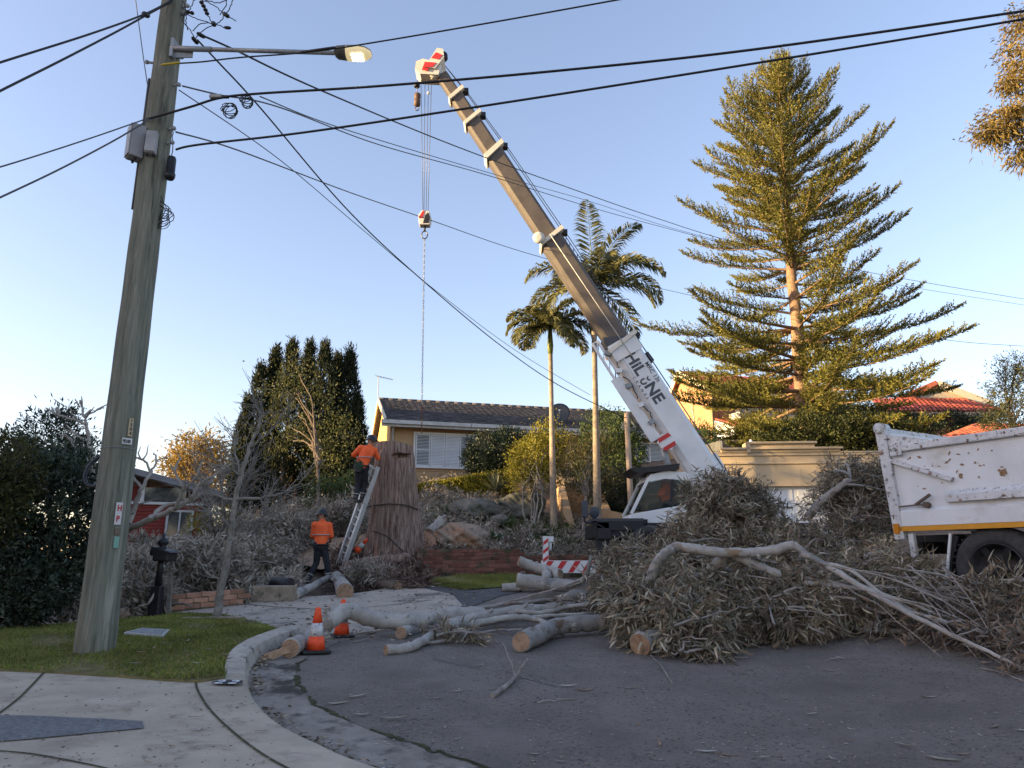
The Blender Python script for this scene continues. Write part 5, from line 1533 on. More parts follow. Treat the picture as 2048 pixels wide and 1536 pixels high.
# equipment on the pole
def gear_box(py0, py1, side, w, d, label, mt, name):
    q, t = on_pole((py0 + py1) / 2); h = abs(py1 - py0) * mpp(290, (py0 + py1) / 2, PYD) * 1.25
    a = side * R(85); n = Vector((math.sin(a), -math.cos(a), 0)); tg = Vector((math.cos(a), math.sin(a), 0)); ax = (PT - PB).normalized()
    c = q + n * (prad(t) + d / 2 - .01)
    E = thing(name, c - Vector((0, 0, h / 2)), label, 'box')
    Mx = face_mat(c, tg, ax)
    b = MB(Mx); b.box((0, 0, 0), (w, h, d)); b.build('housing', mt, E, bevel=.012)
    l = MB(Mx); l.box((0, 0, d / 2 + .008), (w * .94, h * .94, .016)); l.build('lid', mt, E, bevel=.006)
    for s in (-1, 1):
        k = MB(Mx); k.cyl((s * w * .3, -h / 2 - .03, 0), (s * w * .3, -h / 2 + .01, 0), .015, None, 8); k.build('gland', M_BLACK, E)
    return E
gear_box(272, 328, -.55, .17, .15, 'larger grey equipment box strapped to the pole', M_BOXGREY, 'equipment_box')
gear_box(284, 322, .15, .12, .08, 'smaller grey terminal box right of the larger one', mat('box_pale', (.36, .36, .38), .5), 'terminal_box')
q, t = on_pole(338); c = q + Vector((prad(t) + .08, -.06, 0))
J = thing('cable_joint', c - Vector((0, 0, .15)), 'black cylindrical cable joint hanging right of the pole', 'cable joint')
b = MB(); b.lathe(c - Vector((0, 0, .17)), (0, 0, 1), [(0, .045), (.03, .06), (.07, .062), (.075, .052), (.26, .05), (.29, .042), (.3, .01)], 16); b.build('canister', M_BLACK, J)
b = MB(); b.tube(wob([c + Vector((0, 0, .13)), c + Vector((-.01, 0, .3)), c + Vector((-.05, .03, .5))], 4, .005), .006, 6); b.build('lead', M_WIREG, J)

# street lamp, lit
LA = on_pole(110)[0] + Vector((.10, -.12, 0)); LB = W(672, 106, PYD - .25)
S = thing('street_lamp', LA, 'lit street lamp on a long grey arm from the pole', 'street lamp')
b = MB(); b.cyl(LA, LA.lerp(LB, .25), .034, None, 12); b.cyl(LA.lerp(LB, .25), LB, .027, None, 12); b.build('arm', M_GALV, S)
b = MB(); b.box(LA + Vector((.02, .05, 0)), (.04, .16, .26)); b.box(LA + Vector((.14, .02, -.07)), (.26, .012, .1)); b.build('bracket', M_GALV, S)
d = (LB - LA).normalized(); hd = LB - d * .01
HM = face_mat(hd, d, Vector((0, .25, 1)))
prof = [(0, .05), (.03, .075), (.15, .085), (.28, .088), (.38, .075), (.44, .045), (.455, .01)]
def half(zlo, zhi, prof, squash, mt, name, par):
    V, F = [], []; nn = 12
    for x_, r_ in prof:
        for k in range(nn + 1):
            a = math.pi * k / nn
            V.append(HM @ Vector((x_, zlo + (zhi - zlo) * math.sin(a) * (r_ / .088), -math.cos(a) * r_ * squash)))
    for i in range(len(prof) - 1):
        for k in range(nn): F.append((i * (nn + 1) + k, i * (nn + 1) + k + 1, (i + 1) * (nn + 1) + k + 1, (i + 1) * (nn + 1) + k))
    mb = MB(); mb.add(V, F, True); return mb.build(name, mt, par)
M_LAMP = plain('lamp_housing', (.10, .105, .10), .5)
half(0, .07, prof, 1.25, M_LAMP, 'housing', S)
half(0, -.055, [p for p in prof if p[0] < .16], 1.2, M_LAMP, 'gear_tray', S)
half(.002, -.075, [(.15, .084), (.28, .087), (.38, .072), (.44, .04), (.452, .01)], 1.2, None, 'lens', S)
ml = bpy.data.materials.new('lamp_lens'); ml.use_nodes = True
e = ml.node_tree.nodes['Principled BSDF']; e.inputs['Base Color'].default_value = (.42, .38, .26, 1); e.inputs['Roughness'].default_value = .15
e.inputs['Emission Color'].default_value = (1, .8, .42, 1); e.inputs['Emission Strength'].default_value = .16
S.children[-1].data.materials.clear(); S.children[-1].data.materials.append(ml)
mt2 = bpy.data.materials.new('lamp_tube'); mt2.use_nodes = True
e = mt2.node_tree.nodes['Principled BSDF']; e.inputs['Emission Color'].default_value = (1, .9, .6, 1); e.inputs['Emission Strength'].default_value = 6.0
b = MB(HM); b.box((.29, -.07, 0), (.13, .012, .10)); b.build('lamp_tube', mt2, S)

# ---- overhead cables
def wire(label, pts, r=.008, mt=None, name='overhead_cable', sag=0.0):
    P = [p if isinstance(p, Vector) else W(*p) for p in pts]
    C = wob(P, 10, 0)
    if sag: C = [q - Vector((0, 0, sag * 4 * (i / (len(C) - 1)) * (1 - i / (len(C) - 1)))) for i, q in enumerate(C)]
    b = MB(); b.tube(C, r, 6)
    o = b.build(name, mt or M_WIRE, None, P[0]); tag(o, label, 'cable', 'overhead cables')
    return o
Y0 = PYD
wire('upper of two twisted cables from the pole top to the left edge', [(348, -2, Y0 - .1), (290, 28, Y0 - .6), (180, 68, Y0 - 1.4), (0, 125, Y0 - 2.2), (-120, 165, Y0 - 2.8)], .011)
wire('lower of two twisted cables from the pole top to the left edge', [(345, 2, Y0 - .1), (290, 32, Y0 - .6), (230, 65, Y0 - 1.0), (120, 122, Y0 - 1.7), (0, 182, Y0 - 2.2), (-120, 245, Y0 - 2.8)], .011)
wire('upper thin cable leaving the pole left above the grey box', [(300, 235, Y0 - .2), (200, 270, Y0 - .8), (100, 303, Y0 - 1.4), (0, 334, Y0 - 2.0), (-100, 362, Y0 - 2.5)], .008, M_WIREG)
wire('lower thin cable leaving the pole left above the grey box', [(300, 238, Y0 - .2), (230, 280, Y0 - .7), (120, 338, Y0 - 1.3), (0, 395, Y0 - 2.0), (-100, 440, Y0 - 2.5)], .009, M_WIREG)
wire('thick twin cable crossing the whole sky above the boom tip', [(296, 238, Y0 - .18), (380, 214, Y0 - .25), (440, 196, Y0 - .3), (520, 187, Y0 - .4), (760, 172, Y0 - .6), (1100, 143, Y0 - .8), (1500, 100, Y0 - 1.0), (2048, 22, Y0 - 1.3), (2300, -20, Y0 - 1.5)], .014)
wire('second thick cable crossing the sky just below the twin cable', [(352, 299, Y0 - .1), (400, 289, Y0 - .2), (600, 266, Y0 - .4), (900, 222, Y0 - .6), (1300, 160, Y0 - .8), (1700, 96, Y0 - 1.0), (2048, 38, Y0 - 1.3), (2300, -10, Y0 - 1.5)], .013)
wire('cable climbing from the yellow sleeve past the lamp to the top edge', [(330, 128, Y0 - .2), (400, 124, Y0 - .28), (480, 115, Y0 - .32), (620, 104, Y0 - .45), (760, 83, Y0 - .6), (1000, 42, Y0 - .9), (1250, -3, Y0 - 1.2), (1400, -30, Y0 - 1.4)], .009)
wire('black service cable from pole top down to the private pole by the crane', [(395, 80, Y0), (440, 128, Y0 + .6), (520, 215, Y0 + 1.4), (700, 425, Y0 + 4), (850, 565, Y0 + 7), (1000, 690, Y0 + 10), (1120, 772, Y0 + 12), (1255, 838, 21.0)], .012)
wire('black twisted service cable from pole top towards the tall pine', [(398, 68, Y0), (470, 100, Y0 + .5), (640, 180, Y0 + 2), (900, 288, Y0 + 7), (1100, 362, Y0 + 12), (1300, 432, Y0 + 18), (1480, 487, Y0 + 23), (1740, 545, 36.0), (2048, 598, 42.0), (2200, 620, 45)], .013)
wire('thin grey cable below the twisted service cable', [(365, 172, Y0), (440, 190, Y0 + .5), (560, 215, Y0 + 1.4), (760, 290, Y0 + 5), (980, 352, Y0 + 9), (1200, 420, Y0 + 15), (1400, 474, Y0 + 20), (1700, 552, 34), (2048, 610, 42), (2200, 630, 45)], .010, M_WIREG)
wire('faint grey cable under the coil heading right', [(520, 193, Y0 - .3), (700, 262, Y0 + 3), (1000, 352, Y0 + 9), (1180, 403, Y0 + 14), (1340, 455, Y0 + 18), (1480, 492, 30.0)], .008, M_WIREG)
wire('faint low cable from the pole passing behind the boom to the right', [(352, 264, Y0), (480, 302, Y0 + 2), (700, 385, Y0 + 6), (860, 440, Y0 + 10), (1060, 508, Y0 + 16), (1300, 572, Y0 + 22), (1480, 612, 36.0)], .011, M_WIREG)
wire('faint thin cable dropping beside the black service cable', [(358, 180, Y0), (560, 320, Y0 + 2.5), (720, 455, Y0 + 5.5), (870, 580, Y0 + 9), (1030, 700, Y0 + 12.5), (1180, 790, 22.5)], .007, M_WIREG)
wire('thin low cable on the right from the pine to the picture edge', [(1860, 676, 40), (1950, 686, 41), (2060, 693, 42), (2150, 700, 43)], .014, M_WIREG)
wire('thin upright cable left of the pole top', [(270, -10, Y0 + 2.0), (282, 80, Y0 + 1.2), (292, 150, Y0 + .6), (300, 200, Y0 + .1)], .007, M_WIREG)
# sleeves, coils and clamps on the cables
def sleeve(label, a, b, r, mt=M_BLACK, name='cable_sleeve'):
    a, b = W(*a), W(*b); m = MB(); m.lathe(a, b - a, [(0, r * .5), (.02, r), ((b - a).length - .02, r), ((b - a).length, r * .5)], 8)
    o = m.build(name, mt, None, a); tag(o, label, 'cable sleeve')
sleeve('yellow sleeve on the cable in front of the pole', (322, 130, Y0 - .22), (360, 125, Y0 - .25), .014, plain('sleeve_yellow', (.5, .36, .03), .5))
sleeve('black sleeve on the twisted service cable', (394, 66, Y0 + .0), (410, 75, Y0 + .1), .026)
sleeve('black sleeve on the service cable to the private pole', (384, 74, Y0), (396, 88, Y0 + .1), .026)
sleeve('long black sleeve on the cable above the lamp arm', (600, 105, Y0 - .44), (672, 95, Y0 - .52), .017)
sleeve('black spacer on the two cables left of the pole top', (284, 27, Y0 - .62), (299, 32, Y0 - .55), .034)
sleeve('black strain clamp below the pole top', (425, 44, Y0 - .1), (430, 52, Y0 - .1), .03)
sleeve('right-hand black strain clamp at the top edge', (446, 26, Y0 - .1), (458, 34, Y0 - .1), .028)
sleeve('small black clamp at the end of the lower jumper', (448, 55, Y0 - .1), (462, 56, Y0 - .1), .02)
def coil(label, px, py, rpx, Y, n=6):
    c = W(px, py, Y); r = rpx * mpp(px, py, Y); b = MB()
    for k in range(n):
        t0 = rnd.uniform(-.3, .3)
        b.tube([c + Vector((math.cos(a * .5236) * r * (1 + .12 * math.sin(k * 2 + a)), .04 * math.sin(a * .5 + k) + .01 * k, math.sin(a * .5236) * r * (.8 + .05 * k) + t0 * r * .3)) for a in range(13)], .005, 5)
    o = b.build('cable_coil', M_WIRE, None, c); tag(o, label, 'cable coil'); o['kind'] = 'stuff'
coil('loose coil of spare cable hanging under the terminal clamp', 458, 218, 14, Y0 - .3)
coil('small tight coil of spare cable right of the clamp', 492, 200, 11, Y0 - .38)
c = W(432, 193, Y0 - .3)
E = thing('cable_terminal', c, 'pale grey terminal clamp where the twin cable meets the coils', 'clamp')
b = MB(); b.box(c, (.15, .05, .045)); b.build('body', plain('clamp_grey', (.3, .3, .29), .6), E, bevel=.01)
b = MB(); b.box(c + Vector((.1, 0, -.005)), (.1, .035, .025)); b.build('tail', M_BLACK, E)
def jumpers():
    E = thing('jumper_cables', W(390, 30, Y0), 'tangle of black jumper cables and insulators at the pole top', 'cables')
    for i, l in enumerate([[(365, 0), (372, 20), (366, 40), (380, 60), (392, 78)], [(400, -10), (412, 20), (422, 42), (440, 52), (460, 56)], [(405, 0), (430, 12), (448, 28), (472, 42)], [(372, 28), (400, 40), (420, 46)], [(385, 62), (400, 48), (424, 46)], [(440, 30), (452, 10), (452, -8)],
                           [(360, -5), (352, 12), (362, 30), (372, 28)], [(378, 20), (386, 5), (394, -10)], [(410, 0), (440, 6), (462, -6)], [(376, 60), (371, 45), (374, 30)], [(450, 30), (462, 12), (468, -10)], [(392, 76), (410, 58), (440, 44), (447, 30)]]):
        b = MB(); b.tube(wob([W(x, y, Y0 - .12 + .03 * (i % 4)) for x, y in l], 6, .004), .006, 5); b.build('jumper', M_WIRE, E)
    for i, (x, y) in enumerate([(403, 5), (407, 12), (411, 20), (414, 27), (376, 24), (384, 26)]):
        b = MB(); b.sphere(W(x, y, Y0 - .12), .03, 8, (1, 1, .7)); b.build('insulator', M_BLACK, E)
jumpers()
# the private pole by the house
b0 = W(1264, 1045, 21.0); b0.z = G(b0.x, b0.y); t0 = W(1253, 826, 21.0)
E = thing('service_pole', b0, 'pale bare timber service pole beside the crane cab', 'pole')
b = MB(); b.cyl(b0 - Vector((0, 0, .2)), t0, .095, .075, 12); b.build('shaft', mat('pale_timber', (.34, .26, .20), .9, (.44, .35, .28), 6.0, .12, .4, 30, stretch=(3, 3, .3)), E)
b = MB()
for k in range(3):
    c = W(1256, 850, 20.95); b.tube([c + Vector((math.cos(a * .5236) * (.16 + .03 * k), -.08 + .1 * math.sin(a * .5236), math.sin(a * .5236) * .14 - .04 * k)) for a in range(13)], .008, 5)
b.build('wire_loops', M_GALV, E)['kind'] = 'stuff'
# ================================================================== crane
M_WHITE = mat('crane_white', (.62, .63, .64), .35, (.70, .71, .72), 2.0, .05, spec=.5)
M_BOOM = mat('boom_grey', (.088, .076, .068), .6, (.12, .104, .092), 3.0, .1)
M_CREAM = plain('collar_white', (.60, .57, .50), .5)
M_REDP = plain('crane_red', (.50, .03, .03), .5)
M_BLK = plain('crane_black', (.012, .012, .016), .5)
M_LETTER = plain('lettering_grey', (.07, .075, .085), .6)
M_STEEL = plain('steel_rope', (.12, .12, .125), .45, metal=.6)

def crane():
    YB = 18.9
    base = W(1440, 995, YB); tip = W(884, 152, YB - .1)
    ax = (tip - base); LEN = ax.length; ax.normalize()
    n = Vector((0, -1, 0)); n = (n - ax * n.dot(ax)).normalized()        # face towards the street
    s = ax.cross(n).normalized()                                          # across the boom
    if s.x < 0: s = -s                                                    # s points right / up = top of the boom
    org = Vector((W(1330, 1100, 17.6).x, 17.8, 0)); org.z = G(org.x, org.y)
    C = thing('mobile_crane', org, 'white mobile crane with telescopic boom raised over the stump', 'crane')
    def along(px, py):
        """parameter along the boom of the point nearest the pixel"""
        q = W(px, py, YB); return (q - base).dot(ax)
    def sec(t0, t1, w, d, mt, name, off=0.0):
        pr = [(-.5, -.34), (-.34, -.5), (.34, -.5), (.5, -.34), (.5, .34), (.34, .5), (-.34, .5), (-.5, .34)]
        V = [base + ax * t + s * (a * w + off) + n * (b * d) for t in (t0, t1) for a, b in pr]
        m = MB(); m.add(V, [tuple(range(8)), tuple(range(15, 7, -1))] + [(i, 8 + i, 8 + (i + 1) % 8, (i + 1) % 8) for i in range(8)])
        return m.build(name, mt, C)
    T = [0.0, along(1237, 690), along(1100, 480), along(986, 306), along(946, 243), along(916, 193), LEN]
    Wd = [.80, .66, .56, .48, .42, .36]
    for i in range(6):
        sec(T[i] - (.0 if i == 0 else .5), T[i + 1], Wd[i], Wd[i] * .8, M_WHITE if i == 0 else M_BOOM, 'boom_section')
    for i in range(1, 6):
        w = Wd[i - 1] + .1
        V = []
        m = MB(); t = T[i]
        tl = .16 if i != 3 else .26
        # collar: taller at the top side
        m.prism([base + ax * (t - tl) + s * (-w / 2) + n * (w * .45), base + ax * (t - tl * (.2)) + s * (w / 2 + .05) + n * (w * .45), base + ax * (t + .09) + s * (w / 2 + .05) + n * (w * .45), base + ax * (t - tl * .35) + s * (-w / 2) + n * (w * .45)], -n * (w * .9))
        m.build('boom_collar', M_CREAM, C)
        b = MB(); b.box(base + ax * (t - .05) + s * (w / 2 + .1), (.14, .2, .14)); b.build('rope_guide', M_BLK, C)
    # a bright bracket and sheave on the first collar, dark wear pad
    q = base + ax * (T[2] + .06) - s * (Wd[1] / 2 + .02) + n * .36
    m = MB(); m.lathe(q, n, [(0, .05), (0, .17), (.05, .17), (.05, .05)], 18); m.build('sheave', M_CREAM, C)
    # hoist ropes along the top of the boom
    for k, o_ in enumerate((.0, .07)):
        m = MB(); m.tube([base + ax * (T[1] + .0) + s * (.46 + o_), base + ax * T[2] + s * (.44 + o_), base + ax * T[3] + s * (.42 + o_ * .8), base + ax * T[5] + s * (.34 + o_ * .5), base + ax * (LEN + .25) + s * .26], .012, 5); m.build('hoist_rope', M_STEEL, C)
    m = MB(); m.tube([base + ax * .6 + s * .46 + n * .2, base + ax * T[1] + s * .47 + n * .2], .016, 6); m.build('hoist_rope', M_STEEL, C)
    m = MB(); m.tube([base + ax * (T[1] - .5) + s * .0 + n * .42, base + ax * T[2] + s * -.02 + n * .36], .012, 6); m.build('extension_rope', M_CREAM, C)
    for k in range(16):
        t = T[1] + .3 + k * (T[2] - T[1] - .4) / 16; m = MB(); m.bar(base + ax * t + s * .36, base + ax * (t + .12) + s * .44, .03, .02); m.build('hose_carrier', M_BLK, C)
    # base-section furniture: end plate, rope drum box, handrail
    pv = base + ax * (T[1] - .25) + n * .33
    m = MB(); m.prism([base + ax * (T[1] - .45) - s * .42 + n * .335, base + ax * (T[1] + .04) - s * .42 + n * .335, base + ax * (T[1] + .04) + s * .42 + n * .335, base + ax * (T[1] - .45) + s * .42 + n * .335], n * .02); m.build('end_plate', M_WHITE, C)
    m = MB(); m.prism([base + ax * T[1] - s * .36 + n * .30, base + ax * (T[1] + .34) - s * .36 + n * .30, base + ax * (T[1] + .22) - s * .1 + n * .30, base + ax * (T[1] + .03) + s * .3 + n * .30], -n * .6); m.build('wear_cover', plain('slate_cover', (.05, .055, .07), .5), C)
    m = MB(); c = base + ax * (T[1] - .75) + s * .47; m.box(c, (.14, .3, .3), Matrix.Rotation(-.58, 3, 'Y')); m.build('valve_block', M_BLK, C)
    # stowed fly jib along the underside
    j0, j1 = base + ax * (along(1312, 872)) - s * .72 + n * .2, base + ax * (T[1] + .35) - s * .68 + n * .2
    for k, (a, b_, o_) in enumerate(((j0, j1, 0), (j0, j1, .16))):
        m = MB(); m.bar(a + s * o_, b_ + s * o_ * 1.05, .06, .07, n); m.build('jib_chord', M_WHITE, C)
    for k in range(11):
        t = k / 10; m = MB(); a = j0.lerp(j1, t); m.bar(a, j0.lerp(j1, min(1, t + .09)) + s * .16, .025, .025, n); m.build('jib_lacing', M_WHITE if k % 3 else M_BLK, C)
    m = MB(); m.prism([j0 + s * .2 - ax * .1 + n * .02, j0 - s * .1 - ax * .1 + n * .02, j0.lerp(j1, .62) - s * .12 + n * .02, j0.lerp(j1, .62) + s * .12 + n * .02], n * .06); m.build('jib_panel', M_WHITE, C)
    for k, f in enumerate((.12, .3, .5, .66, .85)):
        q = j0.lerp(j1, f) + s * .2 + n * .1; m = MB(); m.box(q, (.16, .1, .12), Matrix.Rotation(-.58 + .2 * k, 3, 'Y')); m.build('jib_bracket', M_WHITE if k % 2 else M_GALV, C)
    for k in range(3):
        m = MB(); m.tube(wob([j0.lerp(j1, .06 + .3 * k) + s * .22 + n * .1, j0.lerp(j1, .2 + .3 * k) + s * .3 + n * .1, j0.lerp(j1, .3 + .3 * k) + s * .2 + n * .1], 5, .01), .014, 6); m.build('hose', M_BLK, C)
    # lettering
    dn = -ax                                                                # reads downwards along the boom
    P0 = base + ax * along(1249, 716) - s * .15 + n * .325
    text('HiL', face_mat(P0, dn, s), .44, M_LETTER, C, 'lettering', xs=1.05, bold=.014)
    text('NE', face_mat(P0 + dn * .98, dn, s), .44, M_LETTER, C, 'lettering', xs=1.05, bold=.014)
    hk = MB(); c = P0 + dn * .87 + s * .10
    hk.tube([c + dn * (.07 * math.cos(R(a))) + s * (.09 * math.sin(R(a)) - .03) for a in range(150, 400, 20)], .022, 6); hk.tube([c + s * .12 + dn * (.05 * math.cos(R(a))) + s * (.05 * math.sin(R(a)) + .02) for a in range(180, 370, 20)], .02, 6)
    o = hk.build('hook_emblem', M_LETTER, C); o['kind'] = 'stuff'
    text('CRANES', face_mat(P0 + dn * .62 - s * .14, dn, s), .11, M_LETTER, C, 'lettering', bold=.001, spacing=2.1)
    m = MB(); m.bar(P0 - s * .08, P0 - s * .08 + dn * .6, .003, .012, n); m.build('underline', M_LETTER, C)
    text('MRC 13t', face_mat(P0 + dn * .45 + s * .36, dn, s), .17, M_LETTER, C, 'lettering', bold=.002)
    # luffing cylinder and red-white hook block stowed at the side
    a, b_ = base + ax * along(1322, 888) - s * .60 + n * .30, W(1382, 1090, 18.6)
    m = MB(); m.cyl(b_.lerp(a, .05), b_.lerp(a, .75), .15, None, 16); m.build('luffing_cylinder', M_WHITE, C)
    m = MB(); m.cyl(b_.lerp(a, .7), a, .085, None, 14); m.build('cylinder_rod', M_GALV, C)
    m = MB(); c = base + ax * along(1320, 893) - s * .52 + n * .45; m.lathe(c, n, [(-.06, .24), (.06, .24)], 6); hb = m.build('stowed_block', M_WHITE, C)
    for k in (-1, 1):
        m = MB(); m.prism([c + n * .065 + ax * (k * .19) - s * .16, c + n * .065 + ax * (k * .19) + s * .16, c + n * .065 + ax * (k * .08) + s * .19, c + n * .065 + ax * (k * .08) - s * .19], n * .01); m.build('stripe', M_REDP, hb)
    # turret and engine cover at the boom foot
    f = lambda px, py, Y=17.9: W(px, py, Y)
    m = MB(); q = W(1432, 1020, 19.0); m.box((q.x, 19.1, q.z - .4), (1.4, 1.5, 1.5)); m.build('turret', M_WHITE, C, bevel=.08)
    m = MB(); q = W(1432, 915, 19.6); m.box((q.x - .1, 19.7, q.z - .3), (.5, .7, .7), Matrix.Rotation(-.5, 3, 'Y')); m.build('winch_cover', M_WHITE, C, bevel=.05)
    # operator's cab, outline as seen from the street
    YC, DP = 17.2, 1.35
    def P(px, py, dy=0.0):
        p = W(px, py, YC); return Vector((p.x, YC + dy, p.z))
    lower = [(1254, 1066), (1255, 1042), (1262, 1028), (1318, 1018), (1388, 1006), (1402, 1066)]
    m = MB(); m.prism([P(*p) for p in lower], (0, DP, 0)); cab = m.build('cab', M_WHITE, C, bevel=.03)
    m = MB(); m.prism([P(1290, 962), P(1300, 949), P(1330, 941), P(1372, 944), P(1392, 956), P(1380, 962), P(1330, 958), P(1302, 964)], (0, DP, 0)); m.build('cab_roof', M_WHITE, C, bevel=.02)
    for (a, b_, wd) in (((1263, 1027), (1297, 957), .07), ((1390, 1008), (1384, 956), .12), ((1342, 1015), (1346, 957), .05)):
        for dy in (.03, DP - .03):
            m = MB(); m.bar(P(*a, dy), P(*b_, dy), .07, wd, (0, 1, 0)); m.build('cab_pillar', M_WHITE if wd > .06 else M_BLK, C)
    mg = bpy.data.materials.new('cab_glass'); mg.use_nodes = True
    nt = mg.node_tree; pb_ = nt.nodes['Principled BSDF']; pb_.inputs['Base Color'].default_value = (.02, .03, .035, 1); pb_.inputs['Roughness'].default_value = .03
    tr = nt.nodes.new('ShaderNodeBsdfTransparent'); tr.inputs[0].default_value = (.75, .85, .85, 1); mx = nt.nodes.new('ShaderNodeMixShader'); mx.inputs[0].default_value = .62
    nt.links.new(pb_.outputs[0], mx.inputs[1]); nt.links.new(tr.outputs[0], mx.inputs[2]); nt.links.new(mx.outputs[0], nt.nodes['Material Output'].inputs['Surface'])
    side = [(1268, 1024), (1299, 962), (1330, 956), (1380, 960), (1387, 1006), (1318, 1016)]
    for dy in (.02, DP - .02):
        m = MB(); m.add([P(*p, dy) for p in side], [tuple(range(len(side)))]); m.build('side_window', mg, C)
    m = MB(); m.add([P(1264, 1026, .06), P(1264, 1026, DP - .06), P(1297, 958, DP - .06), P(1297, 958, .06)], [(0, 1, 2, 3)]); m.build('windscreen', mg, C)
    m = MB(); m.add([P(1388, 1006, .06), P(1388, 1006, DP - .06), P(1386, 958, DP - .06), P(1386, 958, .06)], [(0, 1, 2, 3)]); m.build('rear_panel', M_BLK, C)
    m = MB(); m.box(P(1345, 1012, DP / 2) + Vector((0, 0, .02)), (.5, .55, .2)); m.box(P(1362, 990, DP / 2), (.12, .5, .6)); m.build('seat', M_BLK, C)
    m = MB(); m.box(P(1285, 1012, DP * .6), (.3, .5, .14)); m.build('dashboard', M_BLK, C)
    m = MB(); m.bar(P(1285, 1000, .5), P(1300, 972, .5), .02, .02); m.build('wiper', M_GALV, C)
    m = MB(); m.tube([P(1286, 1005, .6 + .16 * math.cos(a * .5236)) + Vector((0, 0, .16 * math.sin(a * .5236))) for a in range(13)], .014, 6); m.build('steering_wheel', M_BLK, C)
    m = MB(); m.prism([P(1258, 938, -.1), P(1358, 928, -.1), P(1356, 940, -.1), P(1275, 947, -.1)], (0, 1.3, 0)); m.build('roof_guard', M_BLK, C)
    m = MB(); m.tube([P(1306, 955, .3) + Vector((math.cos(R(a)) * .1, 0, math.sin(R(a)) * .13)) for a in range(0, 200, 20)], .02, 6); m.build('lifting_eye', M_WHITE, C)
    m = MB(); m.box(P(1269, 1053, -.012), (.12, .02, .28)); m.build('cab_latch', M_BLK, C)
    m = MB(); m.box(P(1282, 1047, -.01), (.18, .02, .03)); m.build('door_line', M_GREYTRIM, C)
    # carrier
    z0 = org.z
    xl, xr = W(1188, 1090, 17.2).x, W(1500, 1090, 17.2).x + 1.6
    m = MB(); m.box(((xl + xr) / 2, 18.1, z0 + .92), (xr - xl, 2.3, .34)); m.build('chassis', M_BLK, C, bevel=.02)
    m = MB(); q = P(1187, 1060); m.box((q.x + .18, 17.0, z0 + .72), (.3, .2, .75)); m.box((q.x + .6, 17.0, z0 + 1.02), (1.1, .2, .22)); m.box((q.x + 1.0, 17.1, z0 + 1.02), (.5, .3, .3)); m.build('front_bumper', M_BLK, C)
    m = MB(); m.box((q.x + .55, 17.4, z0 + 1.16), (1.2, 1.0, .06)); m.build('deck', plain('deck_grey', (.05, .055, .065), .6), C)
    for k in range(2):
        wx = xl + 1.25 + 2.9 * k
        for yy in (17.05, 19.0):
            w = wheel((wx, yy, z0 + .52), (0, -1, 0), .52, .34, C, M_BLK)
    # mirrors on an arm
    m = MB(); a0 = P(1203, 1068, -.3); m.tube(wob([a0, P(1203, 1056, -.3), P(1190, 1050, -.3), P(1168, 1045, -.3), P(1166, 1035, -.3), P(1167, 1010, -.3)], 5, 0), .022, 8); m.build('mirror_arm', M_BLK, C)
    m = MB(); m.box(P(1167, 1020, -.33), (.14, .06, .4)); m.build('mirror', plain('mirror_back', (.035, .045, .065), .4), C, bevel=.025)
    m = MB(); m.lathe(P(1186, 1027, -.33), Vector((.5, -.8, -.15)), [(-.03, .05), (0, .14), (.02, .13), (.03, .05)], 16); m.build('round_mirror', MATS['mirror_back'], C)
    m = MB(); m.bar(P(1170, 1033, -.3), P(1184, 1026, -.3), .02, .02); m.build('mirror_bracket', M_BLK, C)
    m = MB(); m.box(P(1204, 1068, -.3), (.3, .3, .24)); m.build('mirror_base', M_BLK, C)
    m = MB(); m.cyl(P(1248, 1062, -.1), P(1248, 1050, -.1), .05, None, 12); m.build('beacon', plain('beacon_amber', (.5, .12, .02), .4), C)
    # boom head, sheaves, falls
    h = lambda px, py, dy=0.0: W(px, py, YB - .1) + Vector((0, dy, 0))
    hd = MB(); hd.prism([h(878, 160), h(842, 158), h(832, 148), h(834, 134), h(848, 128), h(868, 134), h(884, 140)], (0, .5, 0)); hd.v = [(x, y - .25, z) for x, y, z in hd.v]; hd.build('boom_head', M_CREAM, C)
    pl = MB(); pl.prism([h(852, 148, -.32), h(876, 110, -.32), h(888, 112, -.32), h(890, 128, -.32), h(872, 150, -.32)], (0, .64, 0)); sp = pl.build('head_plate', M_CREAM, C)
    for (a, b_) in ((0, .28), (.5, .8)):
        A, B_ = h(850, 149, -.335), h(880, 112, -.335); A2, B2 = h(866, 151, -.335), h(889, 122, -.335)
        m = MB(); m.prism([A.lerp(B_, a), A.lerp(B_, b_), A2.lerp(B2, min(1, b_ + .1)), A2.lerp(B2, a + .1)], (0, .01, 0)); m.build('stripe', M_REDP, sp)
    m = MB(); m.prism([h(846, 152, -.29), h(852, 136, -.29), h(864, 138, -.29), h(858, 154, -.29)], (0, .01, 0)); m.build('stripe', M_REDP, sp)
    for px, py, r_ in ((868, 156, .13), (842, 138, .1), (886, 120, .16)):
        m = MB(); m.lathe(h(px, py, -.2), (0, 1, 0), [(0, r_ * .3), (0, r_), (.06, r_ * .8), (.12, r_), (.12, r_ * .3)], 18); m.build('sheave', M_CREAM if r_ < .15 else M_BLK, C)
    for k, (pa, pb2) in enumerate(((838, 846), (846, 848), (853, 852), (859, 856))):
        m = MB(); m.tube([h(pa + 4, 160), W(pb2, 425, YB - .1)], .009, 5); m.build('hoist_fall', M_STEEL, C)
    m = MB(); m.sphere(h(857, 186), .05, 10); m.build('limit_weight', M_WHITE, C)
    ah = thing('auxiliary_hook', h(834, 216), 'small dark auxiliary hook hanging from the boom tip', 'hook')
    m = MB(); m.tube([h(835, 160), h(834, 190)], .012, 5); m.build('rope', M_STEEL, ah)
